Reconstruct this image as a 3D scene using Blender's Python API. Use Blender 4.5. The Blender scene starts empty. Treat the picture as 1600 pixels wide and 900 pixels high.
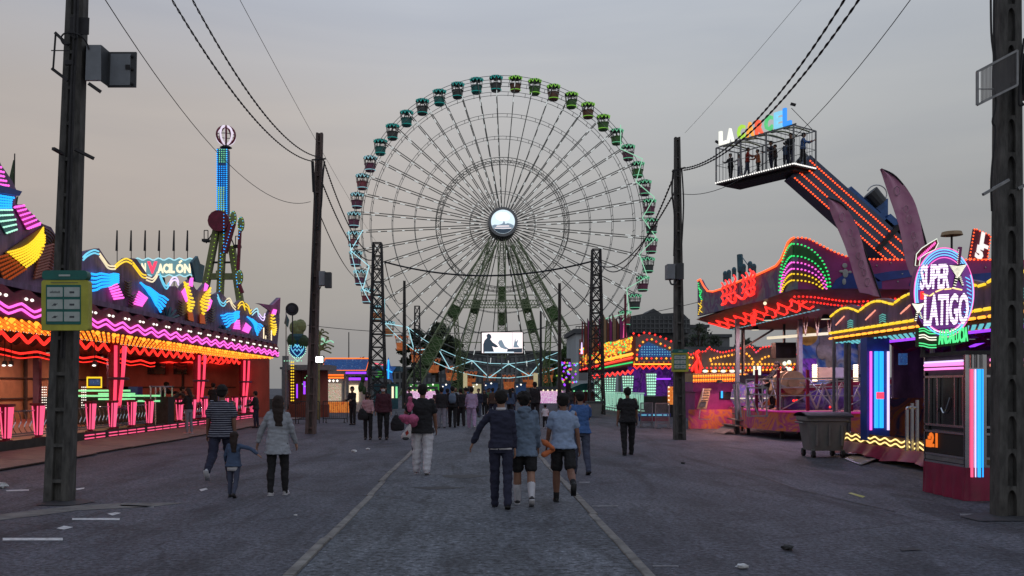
import bpy, bmesh, math, random
from mathutils import Vector, Matrix, noise as mnoise
random.seed(7)
SC = bpy.context.scene
COL = SC.collection
F, VX, VY, H = 1350.0, 745.0, 606.0, 1.7      # focal length in photo pixels, vanishing point, eye height
PI = math.pi
def V(*a): return Vector(a)
def P(px, py, Y): return Vector(((px-VX)*Y/F, Y, H-(py-VY)*Y/F))     # a spot seen at pixel px,py standing Y metres away
def PS(px, py, X):                                                      # the same on a side wall at lateral X
    Y = F*X/(px-VX); return Vector((X, Y, H-(py-VY)*Y/F))
def G(px, py): return P(px, py, F*H/(py-VY))
# ---------------------------------------------------------------- materials
M = {}
def hexc(r, g, b):
    f = lambda c: (c/255/12.92) if c/255 <= .04045 else ((c/255+.055)/1.055)**2.4
    return (f(r), f(g), f(b), 1)
def mat(name, col, rough=.6, metal=0, var=.25, scale=6, bump=0, spec=.4, stretch=None, coord='Object', trans=0):
    m = bpy.data.materials.new(name); m.use_nodes = True
    nt = m.node_tree; b = nt.nodes['Principled BSDF']
    b.inputs['Roughness'].default_value = rough; b.inputs['Metallic'].default_value = metal
    b.inputs['Specular IOR Level'].default_value = spec
    if trans: b.inputs['Transmission Weight'].default_value = trans
    c = tuple(col[:3]) + (1,)
    tc = nt.nodes.new('ShaderNodeTexCoord'); mp = nt.nodes.new('ShaderNodeMapping')
    if stretch: mp.inputs['Scale'].default_value = stretch
    nt.links.new(tc.outputs[coord], mp.inputs[0])
    n = nt.nodes.new('ShaderNodeTexNoise'); n.inputs['Scale'].default_value = scale; n.inputs['Detail'].default_value = 6
    n.inputs['Roughness'].default_value = .65
    nt.links.new(mp.outputs[0], n.inputs['Vector'])
    r = nt.nodes.new('ShaderNodeValToRGB'); e = r.color_ramp.elements
    e[0].position = .3; e[1].position = .72
    e[0].color = tuple(x*(1-var) for x in c[:3])+(1,); e[1].color = tuple(min(1, x*(1+var)) for x in c[:3])+(1,)
    nt.links.new(n.outputs[0], r.inputs[0]); nt.links.new(r.outputs[0], b.inputs['Base Color'])
    if bump:
        bp = nt.nodes.new('ShaderNodeBump'); bp.inputs['Strength'].default_value = bump; bp.inputs['Distance'].default_value = .02
        nt.links.new(n.outputs[0], bp.inputs['Height']); nt.links.new(bp.outputs[0], b.inputs['Normal'])
    M[name] = m; return m
def em(name, col, s):
    m = bpy.data.materials.new(name); m.use_nodes = True
    nt = m.node_tree; b = nt.nodes['Principled BSDF']
    c = tuple(col[:3])+(1,)
    b.inputs['Base Color'].default_value = tuple(x*.5 for x in c[:3])+(1,)
    b.inputs['Emission Color'].default_value = c; b.inputs['Emission Strength'].default_value = s
    b.inputs['Roughness'].default_value = .4
    M[name] = m; return m
def banner(name, cols, scale=3, rough=.6, emis=0, dist=2.5, stretch=(1,1,1)):
    """printed artwork: blotches of several colours"""
    m = bpy.data.materials.new(name); m.use_nodes = True
    nt = m.node_tree; b = nt.nodes['Principled BSDF']; b.inputs['Roughness'].default_value = rough
    tc = nt.nodes.new('ShaderNodeTexCoord'); mp = nt.nodes.new('ShaderNodeMapping'); mp.inputs['Scale'].default_value = stretch
    nt.links.new(tc.outputs['Object'], mp.inputs[0])
    n = nt.nodes.new('ShaderNodeTexNoise'); n.inputs['Scale'].default_value = scale; n.inputs['Detail'].default_value = 4; n.inputs['Distortion'].default_value = dist
    nt.links.new(mp.outputs[0], n.inputs['Vector'])
    r = nt.nodes.new('ShaderNodeValToRGB'); els = r.color_ramp.elements
    while len(els) < len(cols): els.new(.5)
    for i, c in enumerate(cols):
        els[i].position = .28+.44*i/(len(cols)-1); els[i].color = tuple(c[:3])+(1,)
    nt.links.new(n.outputs[0], r.inputs[0]); nt.links.new(r.outputs[0], b.inputs['Base Color'])
    if emis:
        nt.links.new(r.outputs[0], b.inputs['Emission Color']); b.inputs['Emission Strength'].default_value = emis
    M[name] = m; return m
# solid surfaces
mat('concrete_dark', (.078,.076,.07), .85, 0, .6, 3.5, .8, stretch=(3,3,.8))
mat('concrete_warm', (.105,.08,.072), .85, 0, .5, 3, .5, stretch=(3,3,.8))
mat('rib_dark', (.045,.043,.04), .9, 0, .3, 4)
mat('steel_dark', (.035,.035,.038), .6, .4, .3, 8)
mat('steel_grey', (.2,.21,.22), .5, .5, .25, 8)
mat('steel_light', (.45,.46,.47), .4, .5, .2, 8)
mat('chrome', (.6,.6,.62), .18, 1, .1, 5)
mat('box_grey', (.2,.22,.24), .6, 0, .15, 4)
mat('box_dark', (.05,.055,.06), .6, 0, .2, 5)
mat('black', (.012,.012,.013), .6, 0, .2, 5)
mat('cable_black', (.012,.012,.014), .6, 0, .2, 5)
mat('kerb_stone', (.19,.18,.165), .85, 0, .5, 5, .5)
mat('white_paint', (.6,.6,.6), .7, 0, .35, 14)
mat('white', (.7,.7,.7), .6, 0, .1, 5)
mat('maroon', (.16,.012,.035), .55, 0, .35, 2.5, .3)
mat('maroon_gloss', (.22,.012,.05), .35, 0, .3, 2.5)
mat('purple_dark', (.15,.085,.17), .55, 0, .65, 2.2, .3, stretch=(1,1.6,.35))
mat('purple_panel', (.27,.03,.18), .45, 0, .4, 1.2)
mat('teal_panel', (.03,.1,.13), .5, 0, .5, 2)
mat('brown_panel', (.12,.06,.025), .5, 0, .5, 2)
mat('blue_steel', (.04,.11,.3), .45, .2, .3, 3)
mat('blue_panel', (.02,.06,.3), .45, 0, .3, 3)
mat('red_brown', (.17,.045,.028), .6, 0, .35, 1.5)
mat('wall_ochre', (.3,.2,.11), .6, 0, .3, 1.2)
mat('wall_red', (.32,.11,.08), .6, 0, .3, 1.0, stretch=(1,1,.4))
mat('floor_ride', (.2,.06,.045), .45, 0, .35, 2)
mat('ramp_wood', (.19,.145,.13), .7, 0, .4, 3, .3, stretch=(1,4,1))
mat('green_dark', (.03,.06,.02), .6, 0, .4, 3)
mat('green_net', (.05,.1,.03), .8, 0, .6, .8)
mat('green_olive', (.2,.22,.09), .6, 0, .3, 3)
mat('sign_green', (.01,.13,.11), .4, 0, .2, 4)
mat('sign_yellow', (.42,.42,.06), .5, 0, .2, 4)
mat('sign_white', (.42,.48,.45), .5, 0, .15, 6)
mat('ink', (.06,.07,.08), .6, 0, .2, 5)
mat('bin_grey', (.17,.17,.165), .55, 0, .2, 3)
mat('tan', (.35,.25,.14), .6, 0, .3, 3)
mat('orange_body', (.5,.16,.04), .5, 0, .3, 2)
mat('bark', (.06,.045,.03), .9, 0, .4, 10, .5)
mat('leaf', (.035,.05,.025), .8, 0, .6, .8)
mat('leaf_green', (.05,.09,.025), .8, 0, .6, .8)
mat('far_grey', (.17,.18,.185), .8, 0, .25, .2)
mat('far_pale', (.38,.42,.44), .8, 0, .1, .3)
mat('far_dark', (.085,.09,.095), .8, 0, .3, .3)
mat('window_dark', (.03,.035,.04), .2, 0, .2, 2)
mat('glass_dark', (.02,.022,.025), .08, 0, .3, 2, spec=.8)
mat('skin', (.30,.165,.11), .55, 0, .12, 12)
mat('skin_tan', (.2,.1,.065), .55, 0, .12, 12)
mat('hair_black', (.009,.007,.006), .85, 0, .4, 30, .4, stretch=(1,1,.2))
mat('hair_brown', (.022,.012,.009), .8, 0, .4, 30, .4, stretch=(1,1,.2))
banner('skirt_art', [(.35,.04,.35),(.75,.24,.04),(.5,.05,.25),(.8,.36,.06)], .9)
banner('blue_art', [(.02,.05,.25),(.03,.15,.45),(.3,.4,.45),(.12,.05,.02)], .7)
banner('coaster_art', [(.03,.03,.12),(.1,.05,.3),(.2,.2,.4),(.02,.02,.05)], 1.2)
banner('cloth_stripes', [(.25,.01,.05),(.5,.3,.3),(.25,.01,.05),(.45,.2,.2)], 2, stretch=(1,1,3))
banner('side_art', [(.1,.12,.16),(.16,.2,.24),(.12,.03,.16),(.06,.1,.2)], 1.0)
banner('pink_flag', [(.4,.15,.26),(.47,.2,.32),(.52,.26,.36),(.42,.17,.28)], 1.0)
banner('goods_lit', [(.9,.75,.5),(.5,.1,.1),(.9,.85,.7),(.1,.25,.1),(.95,.7,.3)], 9, emis=.55)
banner('goods_pink', [(.9,.3,.6),(.9,.8,.9),(.5,.05,.4),(.9,.6,.8)], 7, emis=.7)
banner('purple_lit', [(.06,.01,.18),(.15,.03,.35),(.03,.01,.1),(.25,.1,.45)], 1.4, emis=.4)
banner('blue_lit', [(.01,.03,.12),(.03,.12,.35),(.02,.05,.2),(.2,.4,.7)], 5, emis=.4)
banner('green_lit', [(.02,.2,.03),(.1,.5,.08),(.04,.3,.04)], 2, emis=.35)
banner('orange_lit', [(.6,.08,.01),(.9,.3,.05),(.5,.05,.01)], 3, emis=.5)
banner('yellow_sign', [(.7,.55,.2),(.9,.8,.5),(.6,.4,.1)], 6, emis=.3)
# lights
em('n_magenta', (1,.13,.68), 1.36); em('n_pink', (1,.11,.25), 1.05); em('n_red', (1,.028,.02), 1.61)
em('n_orange', (1,.17,.015), 1.61); em('n_amber', (1,.36,.03), 1.86); em('n_yellow', (1,.66,.03), 1.05)
em('n_blue', (.02,.38,1), 1.43); em('n_cyan', (.2,.75,1), 0.81); em('n_white', (1,.95,.85), 1.61)
em('n_warm', (1,.82,.55), 1.24); em('n_green', (.04,1,.22), 0.87); em('n_mint', (.5,1,.75), 1.0)
em('n_lilac', (.75,.6,1), 1.24); em('n_violet', (.35,.05,1), 1.36); em('n_hotpink', (1,.06,.13), 1.24)
em('n_palecyan', (.45,.85,.95), 0.85); em('n_palemint', (.42,.9,.6), 0.62); em('n_spoke', (.75,.8,.8), 0.75)
em('n_lime', (.55,.9,.1), 0.5); em('n_teal', (.03,.5,.45), 0.35); em('n_dimred', (.5,.01,.02), 0.8); em('n_dimorange', (.5,.08,.01), 0.5)
em('screen_white', (1,.86,.86), 1.25); em('screen_sky', (.75,.9,1), 0.95); em('screen_dark', (.05,.08,.12), 0.5); em('screen_mid', (.3,.4,.5), 0.6)
em('flood', (1,1,.95), 5.0); em('n_dimlilac', (.5,.3,.7), 0.5); em('n_greenlit', (.3,1,.45), 0.8)
# ---------------------------------------------------------------- mesh building
def origin(o):
    v = Vector((0,0,0))
    while o is not None: v = v + o.location; o = o.parent
    return v
class MB:
    def __init__(s, *mats): s.v = []; s.f = []; s.mi = []; s.mats = [M.get(m) if isinstance(m, str) else m for m in mats]
    def add(s, vs, fs, m=0):
        k = len(s.v); s.v.extend([Vector(a) for a in vs]); s.f.extend([tuple(i+k for i in f) for f in fs]); s.mi.extend([m]*len(fs)); return s
    def box(s, x0, x1, y0, y1, z0, z1, m=0):
        vs = [(x,y,z) for z in (z0,z1) for y in (y0,y1) for x in (x0,x1)]
        return s.add(vs, [(0,2,3,1),(4,5,7,6),(0,1,5,4),(2,6,7,3),(0,4,6,2),(1,3,7,5)], m)
    def obox(s, c, ax, ay, az, m=0):          # oriented box, half-axes vectors
        c = Vector(c); vs = [c+ax*i+ay*j+az*k for k in (-1,1) for j in (-1,1) for i in (-1,1)]
        return s.add(vs, [(0,2,3,1),(4,5,7,6),(0,1,5,4),(2,6,7,3),(0,4,6,2),(1,3,7,5)], m)
    def beam(s, p, q, w, h=None, m=0, up=None):
        p, q = Vector(p), Vector(q); h = h or w; d = (q-p)
        if d.length < 1e-6: return s
        dn = d.normalized(); u = Vector(up) if up else (Vector((0,0,1)) if abs(dn.z) < .95 else Vector((0,1,0)))
        a = dn.cross(u).normalized(); b = a.cross(dn)
        return s.obox((p+q)/2, a*w/2, b*h/2, d/2, m)
    def tube(s, pts, r, n=5, m=0, closed=False, r1=None):
        pts = [Vector(p) for p in pts]; N = len(pts)
        if N < 2: return s
        rings = []; prev = None
        for i, p in enumerate(pts):
            if closed: t = pts[(i+1) % N]-pts[i-1]
            else: t = pts[min(i+1, N-1)]-pts[max(i-1, 0)]
            if t.length < 1e-9: t = Vector((0,0,1))
            t.normalize()
            if prev is None:
                u = Vector((0,0,1)) if abs(t.z) < .9 else Vector((0,1,0)); a = t.cross(u).normalized()
            else:
                a = prev-t*prev.dot(t)
                a = a.normalized() if a.length > 1e-6 else t.orthogonal().normalized()
            prev = a; b = t.cross(a)
            rr = r if r1 is None else r+(r1-r)*i/(N-1)
            rings.append([p+(a*math.cos(2*PI*k/n)+b*math.sin(2*PI*k/n))*rr for k in range(n)])
        vs = [v for g in rings for v in g]; fs = []
        for i in range(N if closed else N-1):
            j = (i+1) % N
            for k in range(n): fs.append((i*n+k, i*n+(k+1) % n, j*n+(k+1) % n, j*n+k))
        if not closed: fs.append(tuple(range(n))[::-1]); fs.append(tuple((N-1)*n+k for k in range(n)))
        return s.add(vs, fs, m)
    def prism(s, pts, ext, m=0, mside=None):
        pts = [Vector(p) for p in pts]; n = len(pts); e = Vector(ext)
        vs = pts+[p+e for p in pts]
        s.add(vs, [tuple(range(n))[::-1], tuple(range(n, 2*n))], m)
        k = len(s.v)-2*n
        for i in range(n):
            j = (i+1) % n; s.f.append((k+i, k+j, k+n+j, k+n+i)); s.mi.append(m if mside is None else mside)
        return s
    def bulb(s, c, r, m=0):
        c = Vector(c)
        vs = [c+Vector(d)*r for d in ((1,0,0),(-1,0,0),(0,1,0),(0,-1,0),(0,0,1),(0,0,-1))]
        return s.add(vs, [(0,2,4),(2,1,4),(1,3,4),(3,0,4),(2,0,5),(1,2,5),(3,1,5),(0,3,5)], m)
    def ball(s, c, rx, ry=None, rz=None, n=12, k=8, m=0, mtx=None):
        ry = ry or rx; rz = rz or rx; c = Vector(c); vs = []
        mtx = mtx or Matrix.Identity(3)
        vs.append(c+mtx@Vector((0,0,-rz)))
        for i in range(1, k):
            a = -PI/2+PI*i/k
            for j in range(n): vs.append(c+mtx@Vector((rx*math.cos(a)*math.cos(2*PI*j/n), ry*math.cos(a)*math.sin(2*PI*j/n), rz*math.sin(a))))
        vs.append(c+mtx@Vector((0,0,rz))); fs = []
        for j in range(n): fs.append((0, 1+(j+1) % n, 1+j))
        for i in range(k-2):
            for j in range(n): fs.append((1+i*n+j, 1+i*n+(j+1) % n, 1+(i+1)*n+(j+1) % n, 1+(i+1)*n+j))
        L = len(vs)-1; b = 1+(k-2)*n
        for j in range(n): fs.append((b+j, b+(j+1) % n, L))
        return s.add(vs, fs, m)
    def cyl(s, p, q, r0, r1=None, n=16, m=0): return s.tube([p, q], r0, n, m, r1=r1 if r1 is not None else r0)
    def cap(s, p, q, r0, r1, n=10, m=0):       # tapered capsule
        p, q = Vector(p), Vector(q); d = q-p; L = d.length
        if L < 1e-6: return s.ball(p, max(r0, r1), m=m)
        d.normalize(); a = d.orthogonal().normalized(); b = d.cross(a); rings = []
        for t in (-80, -50, -22): rings.append((p+d*r0*math.sin(math.radians(t)), r0*math.cos(math.radians(t))))
        for i in range(4): rings.append((p+d*L*i/3, r0+(r1-r0)*i/3))
        for t in (22, 50, 80): rings.append((q+d*r1*math.sin(math.radians(t)), r1*math.cos(math.radians(t))))
        vs = [c+(a*math.cos(2*PI*k/n)+b*math.sin(2*PI*k/n))*r for c, r in rings for k in range(n)]; fs = []
        for i in range(len(rings)-1):
            for k in range(n): fs.append((i*n+k, i*n+(k+1) % n, (i+1)*n+(k+1) % n, (i+1)*n+k))
        fs.append(tuple(range(n))[::-1]); fs.append(tuple((len(rings)-1)*n+k for k in range(n)))
        return s.add(vs, fs, m)
    def loft(s, rings, n=16, m=0):             # rings: (centre, rx, ry) in horizontal planes (slightly tilted ok)
        vs = []
        for c, rx, ry in rings:
            for k in range(n):
                a = 2*PI*k/n; ca, sa = math.cos(a), math.sin(a)
                vs.append(Vector(c)+Vector((rx*math.copysign(abs(ca)**.8, ca), ry*math.copysign(abs(sa)**.8, sa), 0)))
        fs = []; N = len(rings)
        for i in range(N-1):
            for k in range(n): fs.append((i*n+k, i*n+(k+1) % n, (i+1)*n+(k+1) % n, (i+1)*n+k))
        fs.append(tuple(range(n))[::-1]); fs.append(tuple((N-1)*n+k for k in range(n)))
        return s.add(vs, fs, m)
    def mesh(s, name, off=Vector((0,0,0)), smooth=False):
        me = bpy.data.meshes.new(name); me.from_pydata([tuple(v-off) for v in s.v], [], s.f)
        for m in s.mats: me.materials.append(m)
        me.polygons.foreach_set('material_index', s.mi)
        if smooth: me.polygons.foreach_set('use_smooth', [True]*len(s.f))
        me.validate(); me.update()
        return me
    def build(s, name, parent=None, smooth=False, at=None, kind=None):
        if not s.f: return None
        off = origin(parent) if parent else (Vector(at) if at else Vector((0,0,0)))
        o = bpy.data.objects.new(name, s.mesh(name, off, smooth)); COL.objects.link(o)
        if parent: o.parent = parent
        elif at: o.location = Vector(at)
        if kind: o['kind'] = kind
        return o
def build_each(mb, name, parent, smooth=False, cap=100):
    """every separate piece of the collected shapes becomes a part of its own"""
    n = len(mb.v); par = list(range(n))
    def find(i):
        while par[i] != i: par[i] = par[par[i]]; i = par[i]
        return i
    for f in mb.f:
        a = find(f[0])
        for b in f[1:]: par[find(b)] = a
    groups = {}
    for k, f in enumerate(mb.f): groups.setdefault(find(f[0]), []).append(k)
    gl = sorted(groups.values(), key=lambda g: min((mb.v[i].y for i in mb.f[g[0]])))
    out = []
    def sub(gs, kind=None):
        q_ = MB(); q_.mats = mb.mats; ix = {}
        for g in gs:
            for k in g:
                fs = []
                for i in mb.f[k]:
                    if i not in ix: ix[i] = len(q_.v); q_.v.append(mb.v[i])
                    fs.append(ix[i])
                q_.f.append(tuple(fs)); q_.mi.append(mb.mi[k])
        out.append(q_.build(name, parent, smooth, kind=kind))
    for g in gl[:cap]: sub([g])
    if gl[cap:]: sub(gl[cap:], 'stuff')
    return out
def tag(o, label, cat, group=None, kind=None):
    o['label'] = label; o['category'] = cat
    if group: o['group'] = group
    if kind: o['kind'] = kind
    return o
def thing(name, label, cat, loc=(0,0,0), group=None, rz=0):
    o = bpy.data.objects.new(name, None); COL.objects.link(o); o.location = loc; o.rotation_euler = (0,0,rz)
    o.empty_display_size = .2
    return tag(o, label, cat, group)
def structure(o): o['kind'] = 'structure'; return o
def kids(o): return [c for c in bpy.data.objects if c.parent is o]
def copy_tree(o, parent=None, label=None):
    c = o.copy(); COL.objects.link(c); c.parent = parent
    if label: c['label'] = label
    for ch in kids_map.get(o.name, kids(o)): copy_tree(ch, c)
    return c
kids_map = {}
def text_mb(mb, s, O, ax, up, size, m=0, ext=.02, bold=0, sx=1.0, align='CENTER', m_side=None, fit=None):
    """lettering as real extruded shapes: O centre of the baseline, ax reading direction, up"""
    cu = bpy.data.curves.new('t', 'FONT'); cu.body = s; cu.size = size; cu.extrude = 0; cu.align_x = align; cu.offset = bold
    cu.resolution_u = 2
    ob = bpy.data.objects.new('t', cu); COL.objects.link(ob)
    dg = bpy.context.evaluated_depsgraph_get(); dg.update()
    me = bpy.data.meshes.new_from_object(ob.evaluated_get(dg))
    ax = Vector(ax).normalized(); up = Vector(up).normalized(); nrm = ax.cross(up).normalized(); O = Vector(O)
    bm = bmesh.new(); bm.from_mesh(me)
    bmesh.ops.dissolve_limit(bm, angle_limit=.01, verts=bm.verts, edges=bm.edges)
    r = bmesh.ops.extrude_face_region(bm, geom=bm.faces[:])
    for v in [g for g in r['geom'] if isinstance(g, bmesh.types.BMVert)]: v.co.z += ext
    bm.verts.index_update()
    if fit:                                   # stretch to exactly fit=(width, height), O is the lower left corner
        xs = [v.co.x for v in bm.verts]; ys = [v.co.y for v in bm.verts]; a_, b_ = min(xs), min(ys); fx, fy = fit[0]/(max(xs)-a_), fit[1]/(max(ys)-b_)
        for v in bm.verts: v.co.x = (v.co.x-a_)*fx; v.co.y = (v.co.y-b_)*fy
        sx = 1
    vs = [O+ax*v.co.x*sx+up*v.co.y+nrm*v.co.z for v in bm.verts]
    fs = [tuple(v.index for v in f.verts) for f in bm.faces]
    mb.add(vs, fs, m); bm.free()
    bpy.data.objects.remove(ob); bpy.data.curves.remove(cu); bpy.data.meshes.remove(me)
    return mb
def along(pts, step, closed=False):
    pts = [Vector(p) for p in pts]
    if closed: pts = pts+[pts[0]]
    out = []; acc = 0
    for a, b in zip(pts, pts[1:]):
        L = (b-a).length
        while acc <= L and L > 0: out.append(a+(b-a)*acc/L); acc += step
        acc -= L
    return out
def bulbs(mb, pts, step, r, m=0, closed=False):
    for p in along(pts, step, closed): mb.bulb(p, r, m)
    return mb
def smooth_pts(pts, n=4):
    pts = [Vector(p) for p in pts]; out = []
    for i in range(len(pts)-1):
        p0 = pts[max(i-1, 0)]; p1 = pts[i]; p2 = pts[i+1]; p3 = pts[min(i+2, len(pts)-1)]
        for k in range(n):
            t = k/n
            out.append(.5*((2*p1)+(p2-p0)*t+(2*p0-5*p1+4*p2-p3)*t*t+(3*p1-p0-3*p2+p3)*t**3))
    out.append(pts[-1]); return out

em('n_ribbon', (1,.85,.55), .85)

em('n_boardteal', (.2,.42,.48), .5)
banner('blue_dim', [(.01,.03,.1),(.03,.08,.2),(.02,.05,.14),(.12,.2,.35)], 2, emis=.25)
banner('coaster_glow', [(.1,.04,.2),(.35,.08,.25),(.1,.1,.35),(.4,.3,.2),(.05,.15,.1)], 2.2, emis=.3)  # emission put into the artwork to brighten the rear panel and car
# ================================================================ camera, sky, light
cam = bpy.data.cameras.new('camera'); co = bpy.data.objects.new('camera', cam); COL.objects.link(co); SC.camera = co
co.location = (0,0,H); co.rotation_euler = (PI/2,0,0)
cam.sensor_width = 36; cam.lens = 36*F/1600; cam.shift_x = (800-VX)/1600; cam.shift_y = (VY-450)/1600
cam.clip_start = .1; cam.clip_end = 5000
w = bpy.data.worlds.new('World'); SC.world = w; w.use_nodes = True
nt = w.node_tree; N = nt.nodes; L = nt.links
bg = N['Background']; bg.inputs['Strength'].default_value = 1
sky = N.new('ShaderNodeTexSky'); sky.sky_type = 'NISHITA'; sky.sun_disc = False
sky.sun_elevation = math.radians(2.5); sky.sun_rotation = math.radians(-40); sky.dust_density = 3; sky.air_density = 1.2
tc = N.new('ShaderNodeTexCoord'); sp = N.new('ShaderNodeSeparateXYZ'); L.new(tc.outputs['Generated'], sp.inputs[0])
def ramp(pts):
    r = N.new('ShaderNodeValToRGB'); e = r.color_ramp.elements
    while len(e) < len(pts): e.new(.5)
    for i, (p, c) in enumerate(pts): e[i].position = p; e[i].color = hexc(*c)
    return r
# thin high overcast at dusk: colour by height above the horizon, warmer towards the left where the sun went down
rl = ramp([(0,(142,141,141)),(.06,(156,152,150)),(.12,(171,165,159)),(.2,(187,177,171)),(.3,(188,181,178)),(.41,(182,186,197)),(.7,(172,184,206)),(1,(160,174,200))])
rr = ramp([(0,(140,140,142)),(.06,(150,149,149)),(.12,(160,159,159)),(.2,(170,170,170)),(.3,(181,183,186)),(.41,(184,189,198)),(.7,(172,182,204)),(1,(160,174,200))])
L.new(sp.outputs['Z'], rl.inputs[0]); L.new(sp.outputs['Z'], rr.inputs[0])
mr = N.new('ShaderNodeMapRange'); mr.inputs['From Min'].default_value = -.35; mr.inputs['From Max'].default_value = .3; mr.interpolation_type = 'SMOOTHSTEP'
L.new(sp.outputs['X'], mr.inputs[0])
mx = N.new('ShaderNodeMixRGB'); L.new(mr.outputs[0], mx.inputs[0]); L.new(rl.outputs[0], mx.inputs[1]); L.new(rr.outputs[0], mx.inputs[2])
mp = N.new('ShaderNodeMapping'); mp.inputs['Scale'].default_value = (1.3,1.3,9); mp.inputs['Rotation'].default_value = (.12,.1,0)
L.new(tc.outputs['Generated'], mp.inputs[0])
cl = N.new('ShaderNodeTexNoise'); cl.inputs['Scale'].default_value = 1.7; cl.inputs['Detail'].default_value = 6; cl.inputs['Roughness'].default_value = .5; cl.inputs['Distortion'].default_value = .6
L.new(mp.outputs[0], cl.inputs['Vector'])
cr = N.new('ShaderNodeValToRGB'); cr.color_ramp.elements[0].position = .3; cr.color_ramp.elements[1].position = .75
cr.color_ramp.elements[0].color = (.935,.95,.965,1); cr.color_ramp.elements[1].color = (1.07,1.065,1.04,1)
L.new(cl.outputs[0], cr.inputs[0])
mu = N.new('ShaderNodeMixRGB'); mu.blend_type = 'MULTIPLY'; mu.inputs[0].default_value = 1; mu.use_clamp = False
L.new(mx.outputs[0], mu.inputs[1]); L.new(cr.outputs[0], mu.inputs[2])
az = N.new('ShaderNodeValToRGB'); e_ = az.color_ramp.elements
while len(e_) < 6: e_.new(.5)
for i_, (p_, v_) in enumerate(((0,.9),(.25,.9),(.36,.98),(.47,1.08),(.6,1.05),(.8,.95))): e_[i_].position = p_; e_[i_].color = (v_,v_*1.005,v_*1.01,1)
xm = N.new('ShaderNodeMapRange'); xm.inputs['From Min'].default_value = -1; xm.inputs['From Max'].default_value = 1; L.new(sp.outputs['X'], xm.inputs[0]); L.new(xm.outputs[0], az.inputs[0])
mv = N.new('ShaderNodeMixRGB'); mv.blend_type = 'MULTIPLY'; mv.inputs[0].default_value = 1; L.new(mu.outputs[0], mv.inputs[1]); L.new(az.outputs[0], mv.inputs[2]); mu = mv
sk = N.new('ShaderNodeVectorMath'); sk.operation = 'SCALE'; sk.inputs['Scale'].default_value = .05; L.new(sky.outputs[0], sk.inputs[0])
ad = N.new('ShaderNodeMixRGB'); ad.inputs[0].default_value = .04; L.new(mu.outputs[0], ad.inputs[1]); L.new(sk.outputs[0], ad.inputs[2])
L.new(ad.outputs[0], bg.inputs['Color'])
sd = bpy.data.lights.new('sun', 'SUN'); sd.energy = .12; sd.angle = math.radians(25); sd.color = (1,.86,.76)
so = bpy.data.objects.new('sun', sd); COL.objects.link(so); so.rotation_euler = (math.radians(72),0,math.radians(40))
SC.view_settings.view_transform = 'Standard'; SC.view_settings.look = 'None'; SC.view_settings.exposure = 0; SC.view_settings.gamma = 1
SC.view_settings.use_curve_mapping = False
cy = SC.cycles; cy.use_denoising = True; cy.max_bounces = 5; cy.diffuse_bounces = 3; cy.glossy_bounces = 2; cy.transmission_bounces = 2
cy.sample_clamp_indirect = 3; cy.use_light_tree = True; cy.caustics_reflective = False; cy.caustics_refractive = False
try: cy.denoiser = 'OPENIMAGEDENOISE'; cy.denoising_input_passes = 'RGB_ALBEDO_NORMAL'
except Exception: pass
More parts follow.
